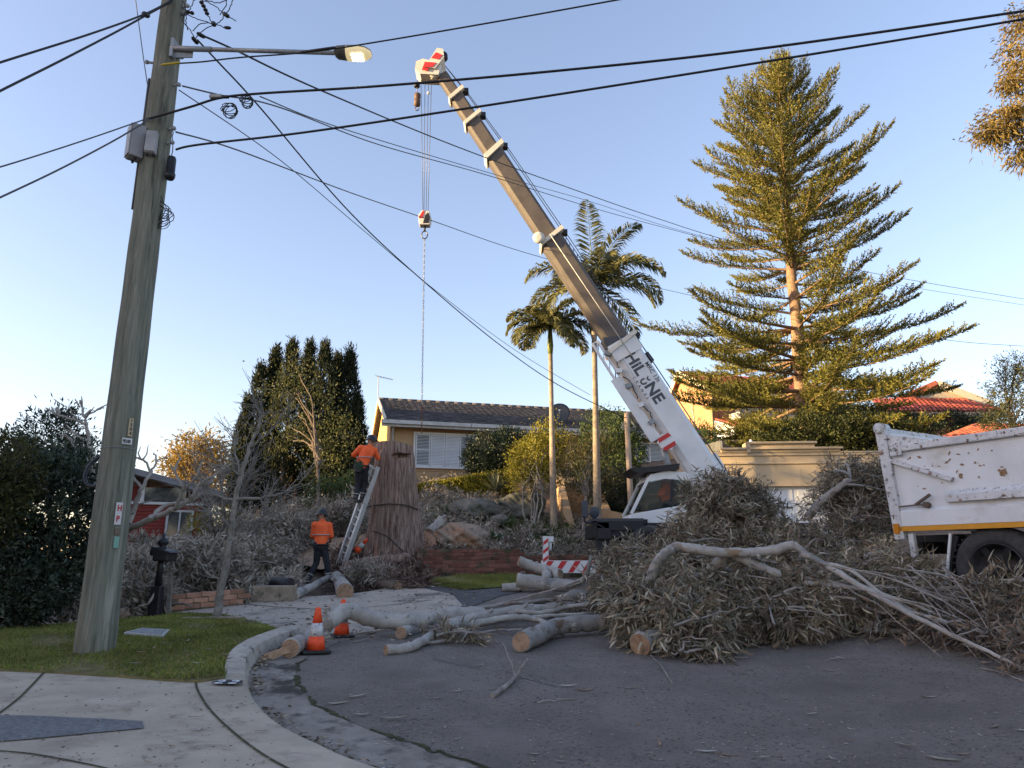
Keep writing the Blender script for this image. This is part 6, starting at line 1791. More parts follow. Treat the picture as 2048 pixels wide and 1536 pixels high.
    m = MB(); m.lathe(h(834, 168) - Vector((0, 0, .12)), (0, 0, 1), [(0, .05), (.02, .09), (.12, .09), (.14, .04)], 12); m.build('limit_switch', M_BLK, ah)
    m = MB(); m.lathe(h(834, 213), (0, 0, 1), [(0, .03), (.04, .1), (.22, .1), (.25, .07), (.30, .1), (.42, .1), (.46, .04)], 12); m.build('weight', plain('aux_brown', (.10, .06, .04), .6), ah)
    m = MB(); m.tube([h(834, 214) + Vector((math.cos(R(a)) * .06, 0, math.sin(R(a)) * .06 - .06)) for a in range(-220, 60, 25)], .016, 6); m.build('hook', M_STEEL, ah)
    kc = W(850, 440, YB - .1)
    hb = thing('hook_block', kc, 'red and white hook block hanging on the crane falls', 'hook block')
    m = MB(); m.prism([kc + Vector(p) for p in ((-.15, -.12, -.2), (.15, -.12, -.2), (.19, -.12, .02), (.14, -.12, .22), (-.08, -.12, .26), (-.19, -.12, .1))], (0, .24, 0)); m.build('cheek', M_CREAM, hb, bevel=.02)
    m = MB(); m.prism([kc + Vector(p) for p in ((-.175, -.13, .0), (-.06, -.13, .22), (.0, -.13, .235), (-.05, -.13, .0))], (0, .008, 0)); m.build('stripe', M_REDP, hb)
    m = MB(); m.prism([kc + Vector(p) for p in ((-.04, -.125, -.16), (.12, -.125, -.16), (.16, -.125, .02), (.1, -.125, .18), (.02, -.125, .1))], (0, .002, 0)); m.build('sheave_slot', M_BLK, hb)
    m = MB(); m.cyl(kc + Vector((0, 0, -.2)), kc + Vector((0, 0, -.36)), .03, None, 8); m.build('shank', M_BLK, hb)
    m = MB(); m.tube([kc + Vector((math.cos(R(a)) * .085, 0, math.sin(R(a)) * .12 - .47)) for a in range(0, 361, 24)], .018, 6); m.build('hook', M_STEEL, hb)
    c0 = kc + Vector((0, 0, -.58)); ce = W(843, 866, YB - .1)
    ch = thing('lifting_chain', ce, 'long steel chain hanging from the hook block over the stump', 'chain')
    ln = (c0 - ce).length; nl = int(ln / .085); V = MB(); V2 = MB()
    for i in range(nl):
        p = c0.lerp(ce, (i + .5) / nl); ang = (i % 2) * R(90) + .4; rr = .02
        pts = [p + Vector((math.cos(ang) * math.cos(R(a)) * rr, math.sin(ang) * math.cos(R(a)) * rr, math.sin(R(a)) * .058)) for a in range(0, 361, 60)]
        (V if i < nl * .86 else V2).tube(pts, .007, 4, False)
    V.build('chain_links', plain('chain_grey', (.30, .30, .30), .5), ch)['kind'] = 'stuff'; V2.build('rusty_chain_links', plain('chain_rust', (.16, .07, .035), .8), ch)['kind'] = 'stuff'
    # striped outrigger
    Yo = 16.2; q = lambda px, py, dy=0.0: W(px, py, Yo) + Vector((0, dy, 0))
    oz = gp(1140, 1150)
    m = MB(); m.prism([q(1083, 1121), q(1290, 1121), q(1290, 1146), q(1083, 1146)], (0, .3, 0)); ob = m.build('outrigger_beam', M_WHITE, C)
    for k in range(8):
        x0 = 1086 + k * 27
        A = q(x0 + 10, 1122, -.006); B_ = q(x0 + 22, 1122, -.006); D_ = q(x0 + 6, 1145, -.006); E_ = q(x0 - 6 + 2, 1145, -.006)
        m = MB(); m.prism([A, B_, D_, E_], (0, .004, 0)); m.build('stripe', M_REDP, ob)
    m = MB(); m.prism([q(1086, 1072), q(1097, 1072), q(1097, 1120.5), q(1086, 1120.5)], (0, .15, 0)); op = m.build('outrigger_jack', M_WHITE, C)
    for k in range(3):
        y0 = 1076 + k * 17
        m = MB(); m.prism([q(1086.4, y0 + 8, -.005), q(1096.6, y0, -.005), q(1096.6, y0 + 7, -.005), q(1086.4, y0 + 15, -.005)], (0, .003, 0)); m.build('stripe', M_REDP, op)
    m = MB(); m.box(q(1102, 1078, .08), (.12, .1, .12)); m.cyl(q(1101, 1084, .08), q(1101, 1100, .08), .03, None, 8); m.build('jack_motor', M_WHITE, C)
    m = MB(); g0 = G(q(1092, 1146).x, Yo + .1); m.cyl((q(1092, 1146).x, Yo + .1, g0 + .02), q(1092, 1140, .1), .05, None, 10); m.lathe((q(1092, 1146).x, Yo + .1, g0 - .01), (0, 0, 1), [(0, .25), (.05, .25), (.08, .08)], 16); m.build('outrigger_foot', M_BLK, C)
    return P
def wheel(c, axis, r, w, parent, rimmat, spokes=True):
    """tyre + rim + hub, outer face towards axis"""
    c, a = Vector(c), Vector(axis).normalized()
    m = MB(); m.lathe(c - a * (w / 2), a, [(0, r * .62), (.0, r * .88), (w * .06, r * .96), (w * .15, r), (w * .85, r), (w * .94, r * .96), (w, r * .88), (w * 1.01, r * .74), (w * .97, r * .66), (w * .9, r * .62), (w * .5, r * .6)], 40, True, False)
    t = m.build('wheel', mat('tyre_rubber', (.038, .038, .040), .85, (.06, .06, .062), 9.0, .2, .4, 50), parent)
    g = MB()
    for k in range(40):
        an = 2 * math.pi * k / 40; x = a.cross(Vector((0, 0, 1))).normalized(); y = a.cross(x)
        d = x * math.cos(an) + y * math.sin(an); tn = a.cross(d)
        g.add([c + d * (r * q_) + a * (w * b_) + tn * (e * .008) for q_ in (.985, 1.012) for b_ in (.18, .48) for e in (-1, 1)], [(0, 1, 3, 2), (4, 6, 7, 5), (0, 4, 5, 1), (2, 3, 7, 6), (0, 2, 6, 4), (1, 5, 7, 3)])
    g.build('tread_blocks', MATS['tyre_rubber'], t)['kind'] = 'stuff'
    m = MB(); m.lathe(c - a * (w * .1), a, [(0, r * .3), (0, r * .6), (w * .58, r * .645), (w * .60, r * .60), (w * .30, r * .54), (w * .22, r * .42), (w * .22, r * .2), (w * .5, r * .18), (w * .55, r * .1)], 32); rim = m.build('rim', rimmat, t)
    x = a.cross(Vector((0, 0, 1))).normalized(); y = a.cross(x)
    for k in range(6):
        an = 2 * math.pi * k / 6; d = x * math.cos(an) + y * math.sin(an); tn = a.cross(d)
        m = MB(); m.prism([c + a * (w * .16) + d * (r * .2) + tn * .05, c + a * (w * .16) + d * (r * .2) - tn * .05, c + a * (w * .25) + d * (r * .58) - tn * .035, c + a * (w * .25) + d * (r * .58) + tn * .035], a * .03); m.build('spoke', rimmat, t)
    for k in range(10):
        an = 2 * math.pi * k / 10; d = x * math.cos(an) + y * math.sin(an)
        m = MB(); m.cyl(c + d * (r * .27) + a * (w * .12), c + d * (r * .27) + a * (w * .26), .016, None, 6); m.build('wheel_nut', rimmat, t)
    return t
CAB_P = crane()

# ================================================================== tipper truck
def truck():
    wc = W(1998, 1144, 8.85); fx = Vector((math.sin(R(29)), -math.cos(R(29)), 0)); fy = Vector((math.cos(R(29)), math.sin(R(29)), 0))
    gz = G(wc.x, wc.y)
    M = Matrix.Identity(4)
    rear = wc - fx * 1.20 - fy * .05
    for i in range(3): M[i][0], M[i][1], M[i][2], M[i][3] = fx[i], fy[i], (0, 0, 1)[i], (rear.x, rear.y, gz)[i]
    org = Vector((wc.x, wc.y, gz))
    T = thing('tipper_truck', org, 'white tipper truck with rusty tray and yellow stripe at the right edge', 'truck')
    zb = W(1806, 1058, rear.y).z - gz; zt = W(1798, 905, rear.y).z - gz
    mw = mat('tray_white', (.60, .62, .64), .5, (.68, .70, .72), 2.0, .06, .1, 30, spots=[((.38, .27, .17), 4.0, .66, .80), ((.16, .09, .05), 22.0, .70, .75), ((.46, .42, .36), 1.6, .60, .80)])
    mr = mat('tray_rusty_edge', (.50, .51, .52), .6, (.62, .63, .64), 6.0, .1, .3, 30, spots=[((.10, .05, .03), 14.0, .56, .64), ((.25, .12, .05), 7.0, .60, .70)])
    my = plain('stripe_yellow', (.60, .27, .02), .5)
    Ln, Wt = 4.9, 2.35
    def bx(name, c, s, mt, bevel=.0, rot=None):
        m = MB(M); m.box(c, s, rot); return m.build(name, mt, T, bevel=bevel)
    th = .07
    side = MB(M); side.box((Ln / 2, th / 2, (zb + zt) / 2 + .05), (Ln, th, zt - zb - .1)); side.build('tray_side', mw, T)
    bx('tray_side', (Ln / 2, Wt - th / 2, (zb + zt) / 2 + .05), (Ln, th, zt - zb - .1), mw)
    bx('tray_floor', (Ln / 2, Wt / 2, zb + .09), (Ln - .2, Wt - .2, .1), mr)
    bx('tray_headboard', (Ln - .05, Wt / 2, (zb + zt) / 2 + .2), (.08, Wt - .16, zt - zb + .4), mw)
    bx('top_rail', (Ln / 2 + .1, th / 2 - .02, zt + .03), (Ln - .2, .15, .10), mr, .015)
    bx('top_rail', (Ln / 2 + .1, Wt - th / 2 + .02, zt + .03), (Ln - .2, .15, .10), mr, .015)
    sill = MB(M); sill.prism([(.10, -.05, zb + .03), (.10, -.05, zb + .22), (.10, -.002, zb + .27), (.10, -.002, zb + .03)], (Ln - .1, 0, 0)); sill.build('sill', mw, T)
    lip = MB(M); lip.prism([(.75, -.07, zb + .31), (.75, -.07, zb + .40), (.75, -.002, zb + .46), (.75, -.002, zb + .31)], (Ln - .8, 0, 0)); lip.build('side_ledge', mr, T)
    bx('yellow_stripe', (Ln / 2 + .03, -.035, zb - .005), (Ln - .06, .05, .062), my)
    # rear corner post, leaning a little outwards at the top, with hinge head
    for yy in (.0, Wt):
        p = MB(M); p.prism([(.0, yy - .06, zb - .14), (.13, yy - .06, zb - .14), (.05, yy - .06, zt + .30), (-.10, yy - .06, zt + .34)], (0, .12, 0)); p.build('corner_post', mr, T)
        hg = MB(M); hg.lathe((-.03, yy - .09, zt + .34), (0, 1, 0), [(0, .035), (0, .075), (.18, .075), (.18, .035)], 14); hg.build('tailgate_hinge', mr, T)
        wd = MB(M); wd.prism([(.06, yy - .035, zt + .03), (.75, yy - .035, zt + .06), (.06, yy - .035, zt + .24)], (0, .06, 0)); wd.build('corner_gusset', mr, T)
    bx('hinge_plate', (.17, -.06, zt + .02), (.16, .02, .17), mr)
    b = MB(M); b.cyl((.17, -.09, zt + .02), (.17, -.06, zt + .02), .025, None, 10); b.build('bolt', M_GALV, T)
    br = MB(M); br.bar((.06, -.03, zt - .12), (.86, -.03, zt - .46), .05, .07, (0, 1, 0)); br.build('diagonal_brace', mr, T)
    tg = MB(M); tg.prism([(-.09, .08, zt + .30), (-.03, .08, zt + .30), (.09, .08, zb + .0), (.03, .08, zb)], (0, Wt - .16, 0)); tg.build('tailgate', mw, T)
    tb = MB(M); tb.bar((-.08, .08, zt + .32), (-.08, Wt - .08, zt + .32), .1, .08); tb.build('tailgate_bar', mr, T)
    la = MB(M); la.bar((.35, -.06, zb + .30), (.56, -.06, zb + .42), .03, .035, (0, 1, 0)); la.cyl((.5, -.1, zb + .29), (.5, -.02, zb + .29), .04, None, 8); la.bar((.12, -.06, zb + .29), (.45, -.06, zb + .3), .02, .02); la.build('tray_latch', plain('rust', (.12, .085, .065), .9), T)
    bx('marker_lamp', (.05, -.075, zb - .0), (.07, .03, .13), plain('amber_lens', (.55, .2, .01), .3))
    for k, (x, z, r_) in enumerate(((1.45, zb + .62, .05), (.95, zt - .42, .03), (2.1, zt - .35, .03))):
        d = MB(M); ring = []
        for i in range(16):
            a = 2 * math.pi * i / 16; rr = r_ * rnd.uniform(.55, 1.25); ring.append((x + math.cos(a) * rr, -.0035, z + math.sin(a) * rr * 1.2))
        d.add(ring, [tuple(range(16))]); d.build('rust_patch', mat('rust_stain', (.17, .085, .04), .9, (.34, .24, .15), 30.0, .3), T)
    mk = random.Random(3)
    d = MB(M)
    for i in range(70):
        x, z = mk.uniform(.2, 4.2), mk.uniform(zb + .5, zt - .05); l = mk.uniform(.008, .04); a = mk.uniform(-.6, 1.2); w_ = mk.uniform(.006, .02)
        c_, s_ = math.cos(a), math.sin(a)
        d.add([(x - c_ * l, -.003, z - s_ * l), (x + s_ * w_, -.003, z - c_ * w_), (x + c_ * l, -.003, z + s_ * l), (x - s_ * w_, -.003, z + c_ * w_)], [(0, 1, 2, 3)])
    d.build('rust_scratches', MATS['rust_stain'], T)['kind'] = 'stuff'
    bx('tailgate_stay', (.22, -.02, zb - .28), (.07, .06, .42), mr)
    # chassis, mudguard, wheels
    for yy in (.75, 1.6): bx('chassis_rail', (2.9, yy, zb - .2), (6.2, .1, .26), M_BLK)
    bx('rear_crossbar', (.15, Wt / 2, zb - .25), (.1, 1.9, .16), M_BLK)
    lx = 1.20
    mg = MB(M)
    arc = [(lx + math.cos(R(a)) * .66, math.sin(R(a)) * .62 + .53) for a in range(160, 60, -10)]
    mg.prism([(lx - .62, .02, .30), (lx - .58, .02, .30), *[(x, .02, z) for x, z in [(lx - .52, .62), (lx - .40, zb - .12)]], (lx - .46, .02, zb - .1), (lx - .58, .02, .66)], (0, .5, 0)); mg.build('mud_flap', M_BLK, T)
    mv = MB(M); mv.bar((lx - .63, .0, .32), (lx - .48, .0, zb - .08), .03, .025, (0, 1, 0)); mv.build('mud_flap_edge', mw, T)
    R0 = .51
    for x in (lx, lx + 1.35):
        for yy, s in ((.16, -1), (Wt - .16, 1)):
            c = M @ Vector((x, yy, R0)); wheel(c, fy * s, R0, .30, T, plain('rim_black', (.012, .013, .016), .45))
    bx('axle', (lx, Wt / 2, R0), (.14, 1.8, .14), M_BLK)
    # cab ahead of the tray (outside the picture)
    c = MB(M); c.prism([(5.15, .1, .6), (6.9, .1, .6), (6.95, .1, 1.5), (6.7, .1, 2.55), (5.15, .1, 2.6)], (0, Wt - .2, 0)); c.build('cab', mw, T, bevel=.05)
    g = MB(M); g.prism([(5.45, .09, 1.55), (6.7, .09, 1.55), (6.52, .09, 2.35), (5.45, .09, 2.35)], (0, .02, 0)); g.build('side_window', M_GLASS, T)
    wheel(M @ Vector((6.0, .2, R0)), -fy, R0, .3, T, MATS['rim_black'])
    wheel(M @ Vector((6.0, Wt - .2, R0)), fy, R0, .3, T, MATS['rim_black'])
truck()
# ================================================================== stump, ladder, workers
M_REDBARK = mat('stringy_red_bark', (.12, .068, .052), .95, (.38, .29, .24), 9.0, .2, 1.0, 30.0, stretch=(2.2, 2.2, .12), spots=[((.33, .15, .105), 2.0, .58, .70), ((.045, .028, .022), 8.0, .58, .66)])
M_CUTWOOD = mat('cut_wood', (.30, .16, .10), .85, (.40, .23, .15), 14.0, .15, .3, 40.0)
M_PALEWOOD = mat('pale_cut_wood', (.28, .18, .115), .85, (.42, .28, .185), 14.0, .15, .3, 40.0)
def stump():
    b = gp(790, 1116); Y = b.y; s_ = mpp(790, 1100, Y)
    top = W(789, 890, Y).z; H = top - b.z
    T = thing('tree_stump', b, 'huge red-barked tree stump with a notch cut near the top', 'stump')
    na, nz = 128, 120
    V, F = [], []
    ph = [rnd.uniform(0, 6.28) for _ in range(12)]
    topc = W(789, 890, Y).x - b.x
    for j in range(nz + 1):
        t = j / nz; z = b.z - .25 + t * (H + .25)
        f = max(0, (z - b.z) / H)
        hw = np.interp(f, [0, .08, .3, .6, .85, 1.0], [62, 57, 50, 44, 40, 37]) * s_
        cx = b.x + (topc - .0) * f
        for i in range(na):
            a = 2 * math.pi * i / na
            fl = 1 + .05 * math.sin(5 * a + ph[0]) * (1 - f) + .035 * math.sin(9 * a + ph[1]) * (1 - .6 * f)
            rg = .030 * math.sin(31 * a + ph[2] + 1.2 * math.sin(z * 1.1)) + 0.018 * math.sin(53 * a + ph[3] + 1.5 * math.sin(z * 1.7 + a * 3)) + .008 * rnd.uniform(-1, 1)
            r = hw * fl * (1 + rg * min(1, max(.25, (1.0 - f) * 9)))
            # notch on the street side, right of centre
            ang = (a - R(303)); ang = math.atan2(math.sin(ang), math.cos(ang))
            zn = W(812, 915, Y).z + .04 * ang
            if abs(ang) < .62 and abs(z - zn) < .07 * (1 - .6 * abs(ang) / .62): r *= .5 + .42 * (abs(ang) / .62) ** 2
            V.append((cx + math.cos(a) * r, b.y + math.sin(a) * r * .95, z + (.05 * math.cos(a + 2.5) if j == nz else 0)))
    for j in range(nz):
        for i in range(na): F.append((j * na + i, j * na + (i + 1) % na, (j + 1) * na + (i + 1) % na, (j + 1) * na + i))
    m = MB(); m.add(V, F, False); m.build('trunk', M_REDBARK, T)
    cp = MB(); cp.add(V[nz * na:], [tuple(range(na))]); cp.build('cut_top', M_CUTWOOD, T)
    nt = MB(); zc = W(812, 922, Y).z
    nt.prism([(b.x + topc + math.cos(R(303) + x) * 37.5 * s_ * k, b.y + math.sin(R(303) + x) * 36 * s_ * k, zc) for x, k in ((-.5, .99), (-.25, .98), (0, .98), (.25, .98), (.5, .99), (.3, .72), (-.3, .72))], (0, 0, .02)); nt.build('notch_face', M_PALEWOOD, T)
    ropes = [([(722, 1020), (745, 1014), (780, 1012), (815, 1013), (838, 1020)], 'dark rope wound round the middle of the stump'), ([(720, 1055), (735, 1062), (765, 1066), (790, 1080), (815, 1104)], 'dark rope slanting down the lower stump')]
    for l, lab in ropes:
        pts = []
        for px, py in l:
            p = W(px, py, Y); f = (p.z - b.z) / H; hw = np.interp(f, [0, .08, .3, .6, .85, 1.0], [62, 57, 50, 44, 40, 37]) * s_ * 1.07
            dx = max(-.98, min(.98, (p.x - b.x - topc * f) / hw)); pts.append(Vector((p.x, b.y - hw * .97 * math.sqrt(1 - dx * dx), p.z)))
        r_ = MB(); r_.tube(wob(pts, 6, .004), .017, 7); o = r_.build('rope', plain('dark_rope', (.055, .048, .045), .9), None, pts[0]); tag(o, lab, 'rope')
    return b
SB = stump()
d = MB(); p = gp(846, 1106) + Vector((0, -.25, .22)); d.lathe(p, Vector((.12, -.8, .45)), [(-.05, .36), (.05, .36)], 24); o = d.build('wood_disc', M_CUTWOOD, None, p); tag(o, 'reddish cut wood slice leaning at the stump foot', 'wood slice')

def ladder():
    a, b = gp(677, 1144), W(750, 932, SB.y - .85)
    T = thing('ladder', a, 'aluminium extension ladder leaning against the big stump', 'ladder')
    ax = (b - a).normalized(); sd = Vector((.62, -.78, 0)); sd = (sd - ax * sd.dot(ax)).normalized(); up = sd.cross(ax)
    ma = mat('aluminium', (.42, .43, .43), .45, (.52, .53, .53), 6.0, .1, metal=.4)
    for s in (-1, 1):
        m = MB(); m.bar(a + sd * (s * .19), b + sd * (s * .19), .045, .10, up); m.build('stile', ma, T)
        m = MB(); m.bar(a + sd * (s * .15) + up * .03, a.lerp(b, .72) + sd * (s * .15) + up * .03, .04, .05, up); m.build('stile', ma, T)
    n = 15
    for i in range(n):
        p = a.lerp(b, (i + .6) / n); m = MB(); m.cyl(p - sd * .18, p + sd * .18, .02, None, 8); m.build('rung', ma, T)
    return a, b, ax
LADA, LADB, LADX = ladder()

def capsules(caps, name, mat_, parent, voxel=.014, smooth=4):
    """caps: (p0, p1, r0, r1); one continuous skin round all of them"""
    m = MB()
    for p0, p1, r0, r1 in caps:
        p0, p1 = Vector(p0), Vector(p1); K = 5
        d = p1 - p0
        if d.length < 1e-4: m.sphere(p0, r0, 12); continue
        pts, rad = [], []
        dn = d.normalized()
        for k in range(4): t = k / 4; pts.append(p0 - dn * r0 * math.cos(t * math.pi / 2)); rad.append(max(.002, r0 * math.sin(t * math.pi / 2)))
        for k in range(4): t = k / 3; pts.append(p0.lerp(p1, t)); rad.append(r0 + (r1 - r0) * t)
        for k in range(1, 5): t = k / 4; pts.append(p1 + dn * r1 * math.sin(t * math.pi / 2)); rad.append(max(.002, r1 * math.cos(t * math.pi / 2)))
        m.tube(pts, rad, 12)
    o = m.build(name, mat_, parent)
    r = o.modifiers.new('skin', 'REMESH'); r.mode = 'VOXEL'; r.voxel_size = voxel; r.use_smooth_shade = True
    s = o.modifiers.new('smooth', 'SMOOTH'); s.iterations = smooth; s.factor = .5
    return o
M_SKIN = plain('skin', (.34, .19, .13), .6); M_ORANGE = mat('hi_vis_orange', (.80, .115, .03), .75, (.90, .15, .045), 9.0, .08, .4, 20.0); M_NAVY = mat('work_trousers', (.018, .020, .027), .85, (.032, .034, .04), 9.0, .2, .5, 20); M_BOOT = plain('boots', (.09, .08, .07), .8); M_REFL = plain('reflective_tape', (.36, .34, .32), .4); M_HELM = plain('helmet_dark', (.022, .023, .027), .4)
def person(base, J, label, name='person', helmet=True, sc=1.0):
    """J: joint positions in metres relative to base (x right, y away, z up)"""
    T = thing(name, base, label, 'person')
    P = {k: Vector(base) + Vector(v) * sc for k, v in J.items()}
    hand = []
    for s in 'lr':
        el, wr = P['elbow_' + s], P['wrist_' + s]; d = (wr - el).normalized(); sd = d.cross(Vector((0, 0, 1))); sd = sd.normalized() if sd.length > .05 else Vector((1, 0, 0)); nn = sd.cross(d)
        palm = wr + d * .09
        hand += [(wr, palm, .028, .036)]
        for k in range(4):
            q = palm + sd * ((k - 1.5) * .021); hand += [(q, q + d * .035 + nn * .008, .010, .009), (q + d * .035 + nn * .008, q + d * (.055 + .008 * (k in (1, 2))) + nn * .03, .009, .008)]
        hand += [(wr + d * .03 + sd * .03, wr + d * .07 + sd * .06, .012, .010)]
    head = P['head']; f = Vector(J.get('_face', (0, 1, 0))).normalized(); rt = f.cross(Vector((0, 0, 1)))
    body = [(P['neck'] - Vector((0, 0, .05)), head - Vector((0, 0, .06)), .058, .055), (head + Vector((0, 0, .03)), head - Vector((0, 0, .03)) + f * .015, .098, .088), (head - Vector((0, 0, .08)) + f * .05, head - Vector((0, 0, .08)) + f * .05, .052, .052),
            (head + f * .10 - Vector((0, 0, .01)), head + f * .112 - Vector((0, 0, .035)), .013, .018), (head + rt * .095 - Vector((0, 0, .01)), head + rt * .1 - Vector((0, 0, .03)), .02, .016), (head - rt * .095 - Vector((0, 0, .01)), head - rt * .1 - Vector((0, 0, .03)), .02, .016)]
    for s in 'lr': body += [(P['elbow_' + s], P['wrist_' + s], .045, .030)]
    capsules(body + hand, 'body', M_SKIN, T, .011, 2)
    eye = MB()
    for k in (-1, 1): eye.sphere(head + f * .088 + rt * (k * .033) + Vector((0, 0, .015)), .011, 8)
    eye.build('eyes', M_BLACK, T)['kind'] = 'stuff'
    sh = [(P['chest'], P['waist'], .155, .135), (P['neck'] - Vector((0, 0, .03)), P['chest'], .085, .15), (P['shoulder_l'], P['shoulder_r'], .085, .085), (P['waist'], P['waist'] - Vector((0, 0, .12)), .142, .15)]
    for s in 'lr': sh += [(P['shoulder_' + s], P['shoulder_' + s].lerp(P['elbow_' + s], 1.0), .078, .060), (P['elbow_' + s], P['elbow_' + s].lerp(P['wrist_' + s], .25), .06, .055)]
    sh += [(P['chest'] + Vector((.06, 0, -.03)), P['waist'] + Vector((.05, 0, 0)), .12, .11), (P['chest'] + Vector((-.06, 0, -.03)), P['waist'] + Vector((-.05, 0, 0)), .12, .11)]
    capsules(sh, 'shirt', M_ORANGE, T, .016, 3)
    # reflective bands
    for fr in (.62,):
        c = P['chest'].lerp(P['waist'], fr); ax = (P['chest'] - P['waist']).normalized(); b = MB()
        b.tube([c + Vector((math.cos(R(a)) * .202, math.sin(R(a)) * .158, 0)) for a in range(0, 361, 20)], .012, 5); b.build('reflective_band', M_REFL, T)
    back = (P['chest'] + P['waist']) / 2; 
    tr = [(P['hip_l'], P['hip_r'], .13, .13), (P['waist'] - Vector((0, 0, .08)), (P['hip_l'] + P['hip_r']) / 2, .135, .145)]
    for s in 'lr': tr += [(P['hip_' + s], P['knee_' + s], .10, .075), (P['knee_' + s], P['ankle_' + s], .075, .062)]
    capsules(tr, 'trousers', M_NAVY, T, .016, 3)
    bt = MB(); bt.tube([P['waist'] - Vector((0, 0, .13)) + Vector((math.cos(R(a)) * .165, math.sin(R(a)) * .15, 0)) for a in range(0, 361, 20)], .022, 6); bt.build('belt', M_BLACK, T)
    for s in 'lr':
        k, a = P['knee_' + s], P['ankle_' + s]; q = k.lerp(a, .72); b = MB(); d = (a - k).normalized(); x = d.cross(Vector((0, 1, 0))).normalized(); y = d.cross(x)
        b.tube([q + x * (math.cos(R(g)) * .07) + y * (math.sin(R(g)) * .07) for g in range(0, 361, 24)], .014, 5); b.build('reflective_band', M_REFL, T)
        fd = Vector(J['foot_' + s]).normalized()
        capsules([(a + Vector((0, 0, .04)), a - Vector((0, 0, .05)), .062, .052), (a - Vector((0, 0, .055)), a - Vector((0, 0, .065)) + fd * .15, .048, .04)], 'boot', M_BOOT, T, .014, 2)
    if helmet:
        h = MB(); h.lathe(head + Vector((0, 0, .03)), (0, 0, 1), [(-.01, .135), (.0, .128), (.06, .118), (.11, .08), (.13, .03), (.135, .005)], 18); h.prism([head + f * .10 + rt * .09 + Vector((0, 0, .03)), head + f * .19 + rt * .04 + Vector((0, 0, .025)), head + f * .19 - rt * .04 + Vector((0, 0, .025)), head + f * .10 - rt * .09 + Vector((0, 0, .03))], (0, 0, .01)); h.build('helmet', M_HELM, T)
        for k in (-1, 1):
            e = MB(); e.lathe(head + rt * (k * .09), rt * k, [(0, .045), (.035, .05), (.05, .035)], 12); e.build('ear_muff', M_BLACK, T)
    else:
        h = MB(); h.sphere(head + Vector((0, -.01, .035)), .108, 12, (1, 1, .95)); h.build('hair', M_HELM, T)
    return T
# the walking worker, seen from behind, stepping to the right
wb_ = gp(636, 1168)
person(wb_, dict(ankle_l=(-.24, -.05, .11), knee_l=(-.10, .10, .50), hip_l=(-.05, -.02, .92), hip_r=(.07, .02, .92), knee_r=(.17, .08, .50), ankle_r=(.22, .12, .16), foot_l=(.75, .6, -.05), foot_r=(.75, .6, -.25),
     waist=(.01, .0, 1.08), chest=(.0, .03, 1.35), neck=(.0, .05, 1.53), head=(-.02, .08, 1.665), shoulder_l=(-.17, .0, 1.43), shoulder_r=(.17, .06, 1.42), elbow_l=(-.23, .08, 1.16), wrist_l=(-.10, .28, 1.06), elbow_r=(.24, .08, 1.16), wrist_r=(.16, .30, 1.06), _face=(.45, .9, -.3)),
     'worker in orange shirt walking left of the ladder, seen from behind', sc=.94)
# the worker on the ladder, feet on a rung
rung = LADA.lerp(LADB, 9.6 / 15)
pb2 = Vector((rung.x - .05, rung.y - .10, rung.z + .02))
lift = (W(742, 880, pb2.y).z - pb2.z) / 1.66
person(pb2, dict(ankle_l=(-.10, -.02, .10), knee_l=(-.07, .06, .50), hip_l=(-.05, -.10, .92), hip_r=(.10, -.04, .92), knee_r=(.10, .14, .52), ankle_r=(.06, .06, .12), foot_l=(.6, .8, 0), foot_r=(.6, .8, 0),
     waist=(.05, -.06, 1.08), chest=(.14, -.02, 1.34), neck=(.20, .0, 1.50), head=(.24, .03, 1.645), shoulder_l=(-.03, -.05, 1.44), shoulder_r=(.32, .06, 1.40), elbow_l=(-.22, -.02, 1.26), wrist_l=(-.04, .16, 1.20), elbow_r=(.40, .20, 1.20), wrist_r=(.42, .36, 1.36), _face=(.75, .6, -.1)),
     'worker in orange shirt and dark helmet standing on the ladder', sc=.94)
hp = Vector(pb2) + Vector((-.04, -.24, .95))
H = thing('tool_pouch', hp, 'green harness rope bundle on the climbing worker hip', 'harness')
b = MB()
for k in range(4): b.tube([hp + Vector((math.cos(a * .7) * .06 + .03 * k, -.02, math.sin(a * .7) * .10 - .02 * k)) for a in range(10)], .010, 5)
b.build('rope_loops', plain('harness_green', (.04, .09, .05), .8), H)['kind'] = 'stuff'
b = MB(); b.box(hp + Vector((.0, .06, -.1)), (.16, .08, .26)); b.build('pouch', M_BLACK, H, bevel=.02)
# crane driver inside the cab
dp = CAB_P(1350, 1075, .65); dp = Vector((dp.x, dp.y, CAB_P(1345, 1012, .65).z - .55))
person(dp, dict(ankle_l=(-.42, -.1, .12), knee_l=(-.40, -.1, .58), hip_l=(0, -.1, .62), hip_r=(0, .1, .62), knee_r=(-.40, .1, .58), ankle_r=(-.42, .1, .12), foot_l=(-1, 0, 0), foot_r=(-1, 0, 0), waist=(.02, 0, .78), chest=(.0, 0, 1.02), neck=(-.02, 0, 1.18), head=(-.05, 0, 1.31),
     shoulder_l=(-.02, -.18, 1.09), shoulder_r=(-.02, .18, 1.09), elbow_l=(-.16, -.22, .86), wrist_l=(-.36, -.16, .86), elbow_r=(-.16, .22, .86), wrist_r=(-.36, .16, .86), _face=(-1, 0, 0)), 'crane driver in orange shirt seated inside the cab', helmet=False)

